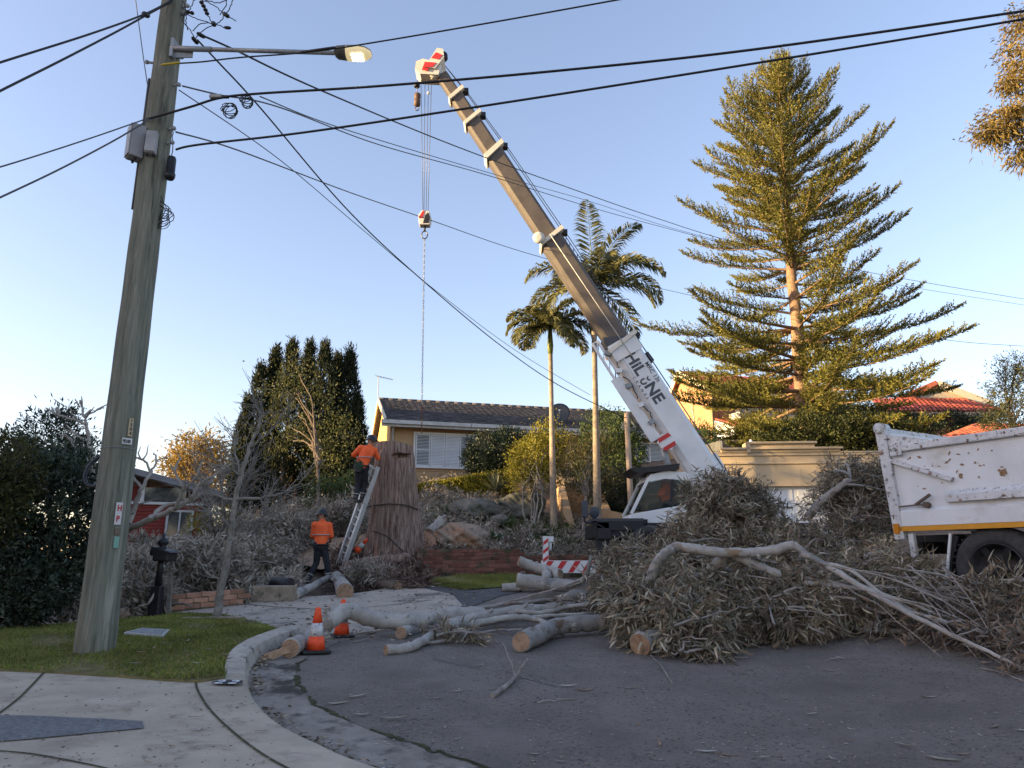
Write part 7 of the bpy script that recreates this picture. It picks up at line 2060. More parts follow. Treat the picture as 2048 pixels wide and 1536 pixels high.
# ================================================================== small street things
M_CONE = plain('cone_orange', (.78, .08, .02), .55, scale=20.0, var=.12); M_CONEW = mat('cone_band', (.45, .45, .46), .5, (.62, .62, .63), 14.0, .1, spots=[((.22, .22, .22), 25.0, .55, .62)])
def cone(p, h, label, tilt=None):
    T = thing('traffic_cone', p, label, 'traffic cone', 'orange traffic cones')
    Mx = Matrix.Translation(p) @ (tilt or Matrix.Identity(4)); k = h / .45
    m = MB(Mx); m.box((0, 0, .018 * k), (.29 * k, .29 * k, .036 * k), Matrix.Rotation(.35, 3, 'Z')); m.build('base', M_BLACK, T, bevel=.012)
    rr = lambda z: (.105 - .078 * z / .45) * k
    for z0, z1, mt, nm in ((.036, .17, M_CONE, 'lower_body'), (.17, .30, M_CONEW, 'white_band'), (.30, .45, M_CONE, 'tip')):
        m = MB(Mx); m.lathe((0, 0, 0), (0, 0, 1), [(z0 * k, rr(z0)), (z1 * k, rr(z1))] + ([(z1 * k + .006, rr(z1) * .7), (z1 * k - .03, rr(z1) * .6)] if nm == 'tip' else []), 24); m.build(nm, mt, T)
cone(gp(631, 1306), .47, 'nearest orange cone in the gutter, white band scuffed')
cone(gp(683, 1274), .45, 'orange cone standing behind the arched pale log')
cp = gp(712, 1118); cone(cp + Vector((.12, -.75, .16)), .45, 'orange cone lying tilted at the foot of the stump', Matrix.Rotation(.75, 4, 'Y'))

def mailbox():
    b = gp(310, 1222, .1); Y = b.y; s = mpp(310, 1150, Y); z = lambda py: W(310, py, Y).z
    T = thing('letterbox', b, 'black post letterbox with ball finial at the lawn edge', 'letterbox')
    mk = plain('letterbox_black', (.014, .015, .019), .45)
    m = MB(); w = .115; m.box((b.x, b.y, (b.z + z(1172)) / 2 - .05), (w * 1.35, w * 1.35, z(1172) - b.z + .1)); m.build('plinth', mk, T, bevel=.015)
    m = MB(); m.cyl((b.x, b.y, z(1172)), (b.x, b.y, z(1098)), .052, .045, 14); m.build('post', mk, T)
    m = MB(); m.lathe((b.x, b.y, z(1098)), (0, 0, 1), [(0, .05), (.02, .07), (.04, .04), (.08, .085), (.12, .09), (.16, .06), (.18, .025), (.22, .03), (.25, .008)], 16); m.build('finial', mk, T)
    m = MB(); c = W(333, 1112, Y); m.box((c.x, b.y - .05, c.z), (.24, .34, .16)); m.build('mail_box', mk, T, bevel=.02)
    m = MB(); m.prism([(c.x - .14, b.y - .24, c.z + .08), (c.x + .16, b.y - .24, c.z + .04), (c.x + .16, b.y - .24, c.z + .055), (c.x - .14, b.y - .24, c.z + .15)], (0, .4, 0)); m.build('lid', mk, T)
    m = MB(); m.box((c.x, b.y - .225, c.z + .02), (.17, .01, .03)); m.build('slot', M_DARK, T)
    m = MB(); c2 = W(301, 1104, Y); m.box((c2.x, b.y + .12, c2.z), (.11, .08, .1)); m.build('paper_holder', mk, T, bevel=.01)
    g = gp(339, 1220, .1); p = MB(); p.bar(g - Vector((0, 0, .2)), W(341, 1146, g.y), .06, .04, (0, 1, 0)); o = p.build('timber_stake', M_PALEBARK, None, g); tag(o, 'weathered grey timber stake right of the letterbox', 'stake')
mailbox()
def pit_lid():
    c = gp(292, 1267, .12); T = thing('pit_lid', c, 'pale concrete pit lid set in the lawn', 'pit lid')
    px = [(248, 1267), (285, 1258), (340, 1261), (326, 1274)]
    P = [gp(a, b, .125) for a, b in px]; m = MB(); m.prism([p - Vector((0, 0, .03)) for p in P], (0, 0, .045)); m.build('frame', mat('pit_concrete', (.36, .37, .37), .85, (.48, .49, .49), 12.0, .12, .4, 60), T)
    cc = sum(P, Vector()) / 4; m = MB(); m.prism([cc + (p - cc) * .8 + Vector((0, 0, .012)) for p in P], (0, 0, .01)); m.build('lid', mat('pit_cover', (.20, .21, .22), .8, (.32, .33, .34), 40.0, .2, .6, 80), T)
pit_lid()
def rock(name, px, py, wpx, hpx, Y, mt, label, seed=1, flat=1.0):
    c = W(px, py, Y); s = mpp(px, py, Y); r_ = random.Random(seed)
    bm = bmesh.new(); bmesh.ops.create_icosphere(bm, subdivisions=4, radius=1)
    ph = [[r_.uniform(-1, 1) for _ in range(3)] for _ in range(9)]
    pl = [(Vector((r_.gauss(0, 1), r_.gauss(0, 1), r_.gauss(.3, .8))).normalized(), r_.uniform(.68, .9)) for _ in range(9)]
    for v in bm.verts:
        d = v.co.normalized(); k = 1.0
        for n_, o_ in pl:
            q = d.dot(n_)
            if q > o_ - .1 and q > 0: k = min(k, o_ / q)
        k += .05 * math.sin(d.x * 7 + ph[0][0] * 5) * math.sin(d.z * 8 + ph[1][0] * 5) + .03 * math.sin(d.x * 17 + d.z * 13 + ph[2][0] * 5) + .02 * r_.uniform(-1, 1)
        v.co = Vector((d.x * k * wpx * s / 2, d.y * k * wpx * s / 2 * .8, d.z * k * hpx * s / 2)) + c
    me = bpy.data.meshes.new(name); bm.to_mesh(me); bm.free()
    o = mesh_obj(name, me, mt, None, c); tag(o, label, 'rock'); return o
M_SANDST = mat('sandstone', (.25, .20, .155), .95, (.36, .28, .21), 2.0, .2, 1.0, 9.0, spots=[((.37, .20, .115), 1.0, .47, .60), ((.12, .115, .09), 3.5, .55, .66), ((.07, .06, .05), 9.0, .62, .70)])
M_GREYROCK = mat('grey_rock', (.11, .11, .095), .95, (.20, .195, .17), 2.5, .25, 1.0, 8.0, spots=[((.07, .085, .055), 2.0, .52, .66)])
rock('boulder', 922, 1078, 130, 66, 19.6, M_SANDST, 'orange and grey sandstone boulder on the bank right of the stump', 3)
rock('boulder', 955, 1024, 125, 56, 23.0, M_GREYROCK, 'broad grey boulder on the bank below the hedge', 5)
rock('boulder', 1045, 1015, 110, 60, 23.6, M_GREYROCK, 'dark mossy boulder below the yellow shrub', 8)
rock('small_rock', 967, 1112, 26, 20, 18.4, M_GREYROCK, 'small grey rock above the brick wall', 9)
rock('small_rock', 1000, 1040, 40, 26, 21.8, M_GREYROCK, 'smaller grey rock between the boulders', 12)
rock('small_rock', 243, 1226, 40, 22, 11.4, M_SANDST, 'tan rock at the foot of the pole beside the letterbox', 14)
t = gp(570, 1186, .1); m = MB(); m.lathe(t + Vector((-.22, 0, .12)), Vector((1, -.3, .1)), [(0, .15), (0, .17), (.36, .13), (.38, .12)], 18); o = m.build('black_tub', M_BLACK, None, t); tag(o, 'black plastic tub lying beside the edging stones', 'tub')

# ================================================================== felled timber
M_GUM = mat('gum_bark', (.29, .27, .245), .8, (.42, .395, .36), 5.0, .10, .4, 40.0, spots=[((.25, .175, .115), 2.6, .56, .62), ((.10, .085, .075), 13.0, .63, .69), ((.20, .20, .19), 1.3, .55, .62)])
M_GUMGREY = mat('gum_bark_grey', (.23, .22, .205), .85, (.34, .325, .305), 5.0, .14, .5, 40.0, spots=[((.17, .115, .075), 3.0, .55, .62), ((.09, .08, .072), 12.0, .61, .68)])
M_GUMTWIG = mat('gum_twig', (.19, .165, .145), .9, (.33, .30, .275), 8.0, .2)
def end_mat():
    m = bpy.data.materials.new('sawn_end'); m.use_nodes = True; N, Lk = m.node_tree.nodes, m.node_tree.links
    b = N['Principled BSDF']; b.inputs['Roughness'].default_value = .9
    tc = N.new('ShaderNodeTexCoord'); wv = N.new('ShaderNodeTexWave'); wv.wave_type = 'RINGS'; wv.rings_direction = 'SPHERICAL'; wv.inputs['Scale'].default_value = 16; wv.inputs['Distortion'].default_value = 5; wv.inputs['Detail'].default_value = 3
    nz = N.new('ShaderNodeTexNoise'); nz.inputs['Scale'].default_value = 14; Lk.new(tc.outputs['Object'], wv.inputs['Vector']); Lk.new(tc.outputs['Object'], nz.inputs['Vector'])
    mx = N.new('ShaderNodeMath'); mx.operation = 'MULTIPLY_ADD'; mx.inputs[1].default_value = .4; Lk.new(wv.outputs['Fac'], mx.inputs[0]); Lk.new(nz.outputs['Fac'], mx.inputs[2])
    r_ = N.new('ShaderNodeValToRGB'); r_.color_ramp.elements[0].position = .3; r_.color_ramp.elements[1].position = .95; r_.color_ramp.elements[0].color = (.13, .075, .045, 1); r_.color_ramp.elements[1].color = (.40, .265, .17, 1)
    Lk.new(mx.outputs[0], r_.inputs['Fac']); Lk.new(r_.outputs[0], b.inputs['Base Color']); return m
M_END = end_mat()
def log(label, pts, r0, r1, mt=None, name='felled_log', cat='log', amp=.012, ends=True, forks=(), grp='felled gum logs'):
    P = [p if isinstance(p, Vector) else W(*p) for p in pts]
    T = thing(name, P[0], label, cat, grp)
    C = wob(P, 7, amp * .4); n = len(C)
    rd = [r * (1 + .05 * math.sin(i * 1.7) + .02 * rnd.uniform(-1, 1)) for i, r in enumerate(lerp_list([r0, (r0 * 1.1 + r1) / 2.1, r1], n))]
    m = MB(); m.tube(C, rd, 14, True, jit=.035); m.build('bark', mt or M_GUM, T)
    ln_ = sum((C[i + 1] - C[i]).length for i in range(n - 1))
    for k in range(int(ln_ * 1.4)):
        i = rnd.randrange(1, n - 1); tg = (C[i + 1] - C[i - 1]).normalized(); sd_ = Vector((rnd.gauss(0, 1), -abs(rnd.gauss(0, 1)), rnd.gauss(.5, .7))); sd_ = (sd_ - tg * sd_.dot(tg)).normalized()
        e_ = C[i] + (sd_ + tg * rnd.uniform(-.3, .8)) * (rd[i] * rnd.uniform(1.05, 1.7)); m = MB(); m.tube([C[i], C[i].lerp(e_, .6), e_], [rd[i] * .5, rd[i] * .34, rd[i] * .26], 8); m.build('knot', mt or M_GUM, T)
    if ends:
        for e, q, rr in ((C[0], C[1], rd[0]), (C[-1], C[-2], rd[-1])):
            if rr < .03: continue
            d = (e - q).normalized(); k = MB(); k.lathe(e - d * .004, d, [(0, rr * .97), (.012, rr * .95)], 14); k.build('cut_end', M_END, T)
    for (pp, a, b) in forks:
        F_ = wob([p if isinstance(p, Vector) else W(*p) for p in pp], 6, amp * .4); m = MB(); m.tube(F_, lerp_list([a, b], len(F_)), 8, True, jit=.03); m.build('branch', mt or M_GUM, T)
    return T
def gz(px, py, r=0.0):
    """a point lying on the ground behind the pixel, raised by r"""
    p = gp(px, py, r); return p
log('long arched pale log bridging the kerb and the road', [gz(580, 1297, .10), (622, 1272, 8.75), (662, 1240, 9.0), (695, 1222, 9.25), (740, 1236, 9.4), (800, 1244, 9.6), (850, 1240, 9.9), (905, 1230, 10.3), (965, 1228, 10.7)], .098, .10)
m = MB(); q = gz(580, 1297, .10); 
for k in range(7): m.bar(q + Vector((rnd.uniform(-.03, .03), rnd.uniform(-.04, .04), rnd.uniform(-.05, .05))), q + Vector((-.2 + rnd.uniform(-.08, .05), -.15 + rnd.uniform(-.03, .03), -.07 + rnd.uniform(-.03, .02))), .03, .02)
o = m.build('wood_splinter', M_PALEWOOD, None, q); tag(o, 'splintered broken end of the arched log', 'splinter'); o['kind'] = 'stuff'
log('slim pale log lying nearest on the bitumen left of the thick log', [gz(772, 1300, .05), gz(825, 1293, .05), (870, 1266, 9.2), (905, 1252, 9.5), (960, 1245, 9.8), (1030, 1234, 10.1), (1075, 1240, 10.2), (1110, 1255, 10.0)], .055, .035)
log('pale log behind the slim one with a jagged broken end', [gz(802, 1266, .07), (840, 1258, 9.9), (900, 1248, 10.1), (960, 1235, 10.4), (1040, 1222, 10.8), (1110, 1218, 11.0), (1190, 1212, 11.1)], .075, .085)
log('thick grey log with sawn face towards the camera', [gz(1042, 1284, .11), gz(1075, 1270, .12), (1110, 1254, 9.35), (1160, 1247, 9.5), (1215, 1245, 9.6), (1290, 1240, 9.7)], .108, .10, M_GUMGREY)
log('short pale log stacked at the left of the pile', [(1034, 1160, 12.0), (1080, 1166, 12.0), (1130, 1172, 12.0), (1180, 1176, 12.0)], .115, .10, forks=[([(1130, 1172, 11.9), (1165, 1160, 11.8), (1178, 1130, 11.7), (1182, 1112, 11.7)], .05, .025), ([(1178, 1130, 11.7), (1196, 1138, 11.7), (1215, 1148, 11.7)], .02, .01)])
log('pale cut log lying low left of the pile', [gz(1005, 1176, .08), gz(1050, 1174, .1), gz(1090, 1174, .1)], .085, .09)
log('pale log poking up in front of the striped outrigger', [(1038, 1122, 13.0), (1070, 1134, 13.0), (1100, 1143, 12.8), (1120, 1150, 12.6)], .085, .10, forks=[([(1088, 1138, 12.9), (1094, 1150, 12.6), (1090, 1164, 12.5)], .08, .09)])
log('long grey log under the stack running right', [(1010, 1230, 11.2), (1080, 1222, 11.2), (1160, 1216, 11.3), (1230, 1212, 11.4)], .09, .10, M_GUMGREY)
log('dark grey log at the back of the stack', [(1060, 1200, 12.2), (1130, 1192, 12.2), (1200, 1190, 12.2)], .09, .10, M_GUMGREY)
log('pale forked log in the middle of the stack', [(1120, 1200, 11.6), (1165, 1188, 11.5), (1200, 1205, 11.3), (1230, 1215, 11.1)], .08, .06, forks=[([(1165, 1188, 11.5), (1175, 1215, 11.2), (1192, 1235, 11.0)], .09, .08)])
log('arched pale bough over the leaf pile', [(1298, 1168, 9.3), (1312, 1130, 9.2), (1335, 1104, 9.1), (1362, 1094, 9.1), (1440, 1104, 9.0), (1520, 1104, 9.0), (1588, 1090, 8.9)], .066, .056,
    forks=[([(1588, 1090, 8.9), (1615, 1110, 8.8), (1650, 1130, 8.7), (1720, 1172, 8.3), (1800, 1218, 7.9), (1900, 1268, 7.4), (1990, 1310, 7.0), (2060, 1345, 6.8)], .05, .012), ([(1640, 1125, 8.7), (1700, 1140, 8.5), (1760, 1185, 8.2), (1840, 1235, 7.8)], .03, .012),
           ([(1720, 1172, 8.3), (1800, 1200, 8.1), (1900, 1235, 7.9), (2060, 1262, 7.8)], .025, .01), ([(1800, 1218, 7.9), (1880, 1240, 7.7), (1980, 1270, 7.5), (2070, 1300, 7.4)], .02, .008)])
log('second arched bough below the first', [(1412, 1148, 9.3), (1440, 1122, 9.2), (1462, 1111, 9.2), (1500, 1126, 9.1), (1560, 1150, 9.0)], .062, .05)
log('bluish grey branch between the arched boughs', [(1360, 1165, 9.4), (1410, 1150, 9.3), (1470, 1146, 9.3), (1540, 1150, 9.3)], .05, .055, M_GUMGREY)
log('thin pale pole lying across to the truck wheel', [(1610, 1166, 8.9), (1700, 1176, 8.7), (1800, 1182, 8.6), (1900, 1176, 8.5), (2060, 1186, 8.4)], .032, .014)
log('pale dead limb rising beside the truck corner', [(1616, 1035, 12.3), (1640, 1005, 12.2), (1668, 982, 12.1), (1700, 958, 12.0)], .075, .05, forks=[([(1700, 958, 12.0), (1690, 945, 11.9), (1668, 940, 11.9)], .035, .02), ([(1700, 958, 12.0), (1697, 935, 12.0), (1690, 928, 12.0)], .03, .02), ([(1690, 968, 12.0), (1730, 972, 12), (1790, 985, 12.1)], .025, .012)])
log('thin pale limb lying across the middle logs', [gz(872, 1268, .05), (930, 1252, 9.9), (1010, 1240, 10.2), (1100, 1232, 10.4), (1190, 1226, 10.6)], .034, .022)
log('thin grey limb behind the middle logs', [gz(925, 1222, .05), (1000, 1210, 11.6), (1090, 1200, 11.8), (1190, 1192, 11.8)], .032, .02, M_GUMGREY)
log('long crooked limb on top of the middle logs', [(955, 1236, 10.6), (1020, 1222, 10.7), (1080, 1226, 10.6), (1150, 1212, 10.6), (1240, 1205, 10.4)], .04, .024)
log('slender branch slanting up from the log stack', [(985, 1210, 11.8), (1060, 1192, 11.7), (1130, 1172, 11.5), (1210, 1140, 11.3)], .022, .01, M_GUMTWIG)
log('slender fork reaching left over the bitumen', [gz(838, 1287, .03), gz(905, 1279, .04), (980, 1262, 9.6), (1060, 1258, 9.7)], .02, .012, M_GUMTWIG)
log('brown log butt under the front leaves', [gz(1280, 1290, .1), gz(1330, 1275, .12)], .13, .12, M_GUMGREY)
log('grey pole lying under the right end of the pile', [gz(1660, 1250, .06), gz(1760, 1262, .06), gz(1850, 1258, .06)], .04, .02, M_GUMGREY)
log('bent thin limb beside the truck rear', [(1700, 1125, 10.4), (1760, 1105, 10.4), (1800, 1108, 10.3), (1850, 1130, 10.2), (1900, 1150, 10.0)], .04, .02)
log('white lichen log stub at the foot of the ladder', [gz(690, 1184, .13), gz(682, 1166, .16), gz(672, 1152, .14)], .165, .12)
log('thin pale log across in front of the walking worker', [gz(585, 1192, .1), gz(612, 1180, .12), gz(640, 1165, .12), gz(662, 1152, .12)], .09, .08)
log('small brown log end beside the black tub', [gz(578, 1186, .1), gz(592, 1188, .1)], .1, .1, M_BARK)
log('pale log stub lying on the bank right of the stump', [gz(858, 1066, .15), gz(876, 1050, .28), gz(884, 1040, .36)], .15, .15)
log('dark sawn post beside the brick wall', [gz(740, 1142, .2), gz(790, 1140, .2)], .1, .1, M_BARK)
log('second dark sawn post lower down', [gz(745, 1152, .1), gz(790, 1150, .1)], .09, .09, M_BARK)
log('dark sawn post lying on the driveway edge', [gz(755, 1168, .08), gz(798, 1172, .09)], .1, .1, M_BARK)
log('long strip of bark and rotten log at the stump base', [gz(690, 1135, .15), gz(760, 1122, .22), gz(826, 1116, .25)], .16, .12, M_REDBARK)
log('dark leaning plank between ladder and stump', [gz(690, 1120, .1), (705, 1088, 18.0), (724, 1055, 18.2)], .06, .05, M_BARK)
log('forked stick lying alone on the bitumen', [gz(985, 1392, .02), gz(1012, 1372, .03), gz(1032, 1352, .03), (1046, 1332, 7.2), (1056, 1318, 7.4)], .022, .009, M_GUMTWIG, 'forked_stick', 'stick', .008, True, [([gz(1030, 1354, .03), (1022, 1325, 7.3), (1010, 1295, 7.6), (1004, 1285, 7.7)], .01, .004), ([(1022, 1325, 7.3), (1034, 1312, 7.5)], .005, .003), ([(1046, 1332, 7.2), (1036, 1322, 7.3)], .006, .003)], 'loose sticks')

# ---- boughs with leaves
L_FELL = leaf_mat('felled_leaf', [(.095, .074, .048), (.18, .152, .105), (.23, .15, .095), (.30, .262, .19), (.48, .42, .315), (.125, .122, .07), (.22, .20, .145)], .12, .55, .35)
L_FELL2 = leaf_mat('felled_leaf_far', [(.14, .118, .092), (.26, .23, .185), (.42, .385, .315), (.29, .225, .175)], .12, .6, .3)
def bough(label, blobs, stems, nclump, per, L, Wd, lm=None, hang=.6, sig=.14, name='leafy_bough', twig=70, shell=.55, grp='felled leafy boughs', back=None):
    c = Vector(blobs[0][0]); base = Vector((c.x, c.y, G(c.x, c.y)))
    T = thing(name, base, label, 'bough', grp)
    wts = np.array([b[1][0] * b[1][2] for b in blobs]); wts = wts / wts.sum()
    idx = rng.choice(len(blobs), nclump, p=wts)
    cen = np.array([tuple(b[0]) for b in blobs])[idx]; rad = np.array([b[1] for b in blobs])[idx]
    d = unit(rng.normal(size=(nclump, 3)) + np.array([0, -.35, .2]))
    rr = np.where(rng.random(nclump) < .3, rng.uniform(.15, .8, nclump), shell + (1 - shell) * rng.random(nclump))
    cc = cen + d * rad * rr[:, None]
    g = GA(cc[:, :2]); cc[:, 2] = np.maximum(cc[:, 2], g + .10)
    # each clump is a spray: leaves along a short twig, hanging
    tw = unit(d * .8 + rng.normal(size=(nclump, 3)) * .7)
    ci = np.repeat(np.arange(nclump), per); u = rng.random(nclump * per)[:, None]
    pos = cc[ci] + tw[ci] * (u - .3) * sig * 2.4 + rng.normal(size=(nclump * per, 3)) * sig * .35
    dr = unit(tw[ci] * .7 + rng.normal(size=(nclump * per, 3)) * .65 + np.array([0, 0, -hang]))
    LL = L * rng.uniform(.6, 1.25, nclump * per)
    gz_ = GA(pos[:, :2]); pos[:, 2] = np.maximum(pos[:, 2], gz_ + .03)
    tipz = pos[:, 2] + dr[:, 2] * LL
    bad = tipz < gz_ + .006
    dr[bad, 2] = np.maximum((gz_[bad] + .01 - pos[bad, 2]) / LL[bad], -.3); 
    V, F = leaves(pos, dr, LL, Wd * rng.uniform(.7, 1.25, nclump * per), .0, .25, True)
    lv = mesh_obj('foliage', tri_mesh('foliage', V, F), lm or L_FELL, T); lv['kind'] = 'stuff'
    m = MB()
    for k in range(nclump):
        if k % max(1, nclump // twig) == 0:
            q = Vector(cc[k]); r_ = Vector(cen[k]) + Vector((0, 0, -.3 * rad[k][2])); m.tube(wob([r_, r_.lerp(q, .6) + Vector((rnd.gauss(0, .05), rnd.gauss(0, .05), .05)), q + Vector(tw[k]) * sig], 3, .01), [.014, .012, .010, .008, .006, .005, .004], 5, False)
    for k in range(max(6, nclump // 16)):
        b_ = blobs[rng.integers(len(blobs))]; c_ = Vector(b_[0]); r3 = b_[1]
        d_ = Vector((rnd.gauss(0, 1), rnd.gauss(0, .5), rnd.gauss(.1, .45))).normalized()
        h_ = Vector((d_.x * r3[0], d_.y * r3[1], d_.z * r3[2])) * rnd.uniform(.8, 1.25); o_ = Vector((rnd.uniform(-.4, .4) * r3[0], -rnd.uniform(0, .8) * r3[1], rnd.uniform(-.2, .5) * r3[2]))
        p_ = [c_ + o_ - h_, c_ + o_ + Vector((rnd.gauss(0, .05), 0, rnd.uniform(0, .1))), c_ + o_ + h_]
        for q_ in p_: q_.z = max(q_.z, G(q_.x, q_.y) + .03)
        C = wob(p_, 5, .012); m.tube(C, lerp_list([rnd.uniform(.008, .022), .004], len(C)), 6, False)
    if stems:
        for pp, a, b in stems:
            C = wob([p if isinstance(p, Vector) else W(*p) for p in pp], 6, .01); m.tube(C, lerp_list([a, b], len(C)), 7)
    m.build('twigs', M_GUMTWIG, T)['kind'] = 'stuff'
    return T
LF, WF = .145, .0205
bough('front leafy bough drooping onto the bitumen', [B(1380, 1255, 8.35, 210, 110, .45), B(1300, 1235, 8.7, 180, 100, .45), B(1262, 1205, 9.2, 100, 100, .45), B(1390, 1300, 7.95, 110, 50, .25)], [([(1250, 1170, 9.3), (1330, 1200, 8.9), (1390, 1290, 8.2)], .02, .008)], 300, 26, LF * 1.08, WF * 1.1, hang=.75, sig=.11)
bough('broad leafy bough along the front right of the pile', [B(1560, 1245, 8.7, 230, 110, .45), B(1480, 1220, 8.9, 180, 110, .45), B(1640, 1225, 8.9, 130, 120, .45)], None, 330, 26, LF, WF, hang=.75, sig=.11)
bough('leafy bough under the arched boughs', [B(1420, 1180, 9.3, 260, 90, .5), B(1560, 1175, 9.3, 200, 90, .5), B(1320, 1160, 9.8, 120, 90, .5)], None, 300, 24, LF, WF, sig=.12)
bough('tallest upright heap of leaves in front of the crane', [B(1435, 1030, 12.0, 130, 140, .8), B(1440, 985, 12.2, 100, 70, .5), B(1385, 1080, 11.7, 110, 90, .6), B(1310, 1118, 11.4, 130, 60, .5), B(1430, 1110, 11.4, 200, 100, .7)], None, 620, 24, LF * 1.1, WF * 1.05, hang=.4, sig=.15, twig=150)
bough('right shoulder of the leaf heap against the garage door', [B(1510, 1040, 12.2, 150, 120, .6), B(1540, 1090, 11.8, 140, 110, .6), B(1490, 1110, 11.4, 160, 100, .6), B(1480, 1000, 12.4, 90, 80, .5)], None, 380, 24, LF, WF, hang=.4, sig=.15, twig=140)
bough('leafy crown heap behind the truck corner', [B(1700, 975, 12.6, 150, 100, .6), B(1740, 1020, 12.4, 130, 110, .6), B(1660, 1010, 12.6, 80, 80, .5), B(1770, 965, 12.6, 80, 90, .5)], None, 380, 24, LF, WF, hang=.3, sig=.14, twig=110)
bough('sparse pale sprays in front of the white garage door', [B(1640, 1080, 11.6, 150, 80, .6), B(1700, 1060, 11.8, 110, 80, .5), B(1600, 1110, 11.2, 120, 60, .5)], None, 150, 22, LF, WF, hang=.2, sig=.15, twig=80)
bough('leafy tangle beside the truck mudflap', [B(1760, 1140, 9.9, 180, 60, .6), B(1820, 1155, 9.6, 110, 50, .4), B(1700, 1160, 9.7, 160, 70, .5)], None, 190, 22, LF, WF, hang=.3, sig=.14)
bough('flattened leafy branches right of the pile', [B(1740, 1215, 8.9, 160, 80, .5), B(1840, 1215, 8.5, 180, 70, .5), B(1760, 1250, 8.5, 120, 30, .4), B(1950, 1230, 8.2, 160, 50, .5)], [([(1660, 1205, 8.9), (1720, 1215, 8.7), (1820, 1235, 8.4)], .03, .012)], 105, 20, LF, WF, hang=.35, sig=.13)
bough('brown leafy twigs at the right edge of the road', [B(1960, 1270, 7.7, 180, 60, .5), B(2040, 1300, 7.2, 140, 60, .45), B(1880, 1255, 8.0, 140, 40, .4), B(2060, 1255, 7.6, 120, 40, .4), B(2030, 1335, 6.95, 50, 30, .2)], None, 105, 20, LF * .95, WF, hang=.3, sig=.12, lm=leaf_mat('brown_felled_leaf', [(.09, .068, .05), (.15, .122, .092), (.24, .20, .15), (.19, .12, .08)], .12))
bough('spray of leaves in front of the truck wheel', [B(1960, 1170, 8.0, 70, 40, .2), B(2040, 1175, 7.9, 60, 50, .25), B(1930, 1185, 8.1, 50, 30, .2)], None, 26, 20, LF, WF, hang=-.3, sig=.10, twig=20)
bough('leafy twigs among the stacked logs', [B(1150, 1212, 11.0, 90, 26, .3), B(1215, 1190, 10.8, 70, 50, .4), B(1205, 1160, 11.4, 60, 50, .4)], None, 60, 20, LF, WF, sig=.12)
bough('small drooping spray under the slim log', [B(930, 1272, 9.0, 110, 26, .25), B(860, 1262, 9.2, 70, 26, .2)], None, 16, 16, LF, WF, sig=.08, twig=14)
bough('leafy twigs at the left end of the heap above the striped beam', [B(1235, 1130, 12.6, 90, 60, .5), B(1265, 1115, 12.4, 80, 60, .5)], None, 110, 22, LF, WF, hang=.2, sig=.14)
bough('small leafy clump below the stump on the driveway edge', [B(725, 1148, 16.4, 70, 34, .4), B(755, 1152, 16.2, 40, 24, .3)], None, 60, 20, LF * 1.2, WF * 1.2, L_FELL2, .1, .14)

# thin whips fanning out to the lower right
def whips():
    T = thing('branch_whips', W(1750, 1190, 8.2), 'bundle of thin pale whips fanning to the lower right corner', 'branches')
    for k in range(24):
        a = W(1640 + rnd.uniform(0, 260), 1130 + rnd.uniform(0, 60), 8.6 - rnd.uniform(0, .5)); e = gp(1880 + rnd.uniform(0, 230), 1225 + rnd.uniform(0, 115), .05)
        mid = a.lerp(e, .5) + Vector((rnd.gauss(0, .06), rnd.gauss(0, .06), .10 + rnd.uniform(0, .08)))
        m = MB(); C = wob([a, mid, e], 6, .006); m.tube(C, lerp_list([rnd.uniform(.006, .013), .003], len(C)), 5, False); m.build('whip', M_GUMTWIG if k % 5 else M_GUM, T)
whips()

# ---- brush covering the slopes
def brush(name, label, regions, n_cl, per, L, Wd, lm, hgt, twigs, mt=None):
    T = thing(name, Vector((0, 0, 0)), label, 'brush'); T['kind'] = 'stuff'
    C = []
    for (x0, y0, x1, y1, w_) in regions:
        for k in range(int(n_cl * w_)):
            px, py = rnd.uniform(x0, x1), rnd.uniform(y0, y1); p = gp(px, py); C.append((p.x, p.y, p.z + abs(rnd.gauss(0, hgt)) * (.4 + .6 * math.sin(px * .021 + py * .03) ** 2) + .04))
    C = np.array(C); nc = len(C); ci = np.repeat(np.arange(nc), per)
    tw = unit(rng.normal(size=(nc, 3)) + np.array([0, 0, .3]))
    pos = C[ci] + tw[ci] * (rng.random((nc * per, 1)) - .4) * .35 + rng.normal(size=(nc * per, 3)) * .07
    pos[:, 2] = np.maximum(pos[:, 2], GA(pos[:, :2]) + .02)
    V, F = leaves(pos, tw[ci] + rng.normal(size=(nc * per, 3)) * .7 + np.array([0, 0, -.1]), L * rng.uniform(.6, 1.3, nc * per), Wd, 0, .2, False)
    o = mesh_obj(name + '_leaves', tri_mesh(name, V, F), lm, T); o['kind'] = 'stuff'
    m = MB()
    for k in range(twigs):
        p = Vector(C[rnd.randrange(nc)]); d = Vector((rnd.gauss(0, 1), rnd.gauss(0, .6), rnd.gauss(.05, .28))).normalized() * rnd.uniform(.3, 1.3)
        m.tube(wob([p - d * .5, p + Vector((0, 0, rnd.uniform(-.03, .08))), p + d * .5], 3, .02), [.012, .012, .011, .01, .008, .006, .004], 4, False)
    o = m.build(name + '_twigs', mt or M_GUMTWIG, T); o['kind'] = 'stuff'
brush('felled_brush', 'grey felled brush covering the slope between red cottage and stump', [(235, 1110, 500, 1212, .34), (480, 1090, 590, 1190, .22), (400, 1040, 640, 1110, .22), (560, 1010, 730, 1060, .14), (200, 1150, 330, 1235, .12)], 1500, 24, .2, .042, L_FELL2, .28, 320)
brush('bank_brush', 'grey felled twigs and leaves on the bank right of the stump', [(845, 985, 1010, 1045, .4), (840, 1030, 1000, 1115, .22), (980, 1075, 1180, 1125, .26), (850, 960, 920, 1000, .1)], 800, 20, .2, .04, L_FELL2, .12, 280)
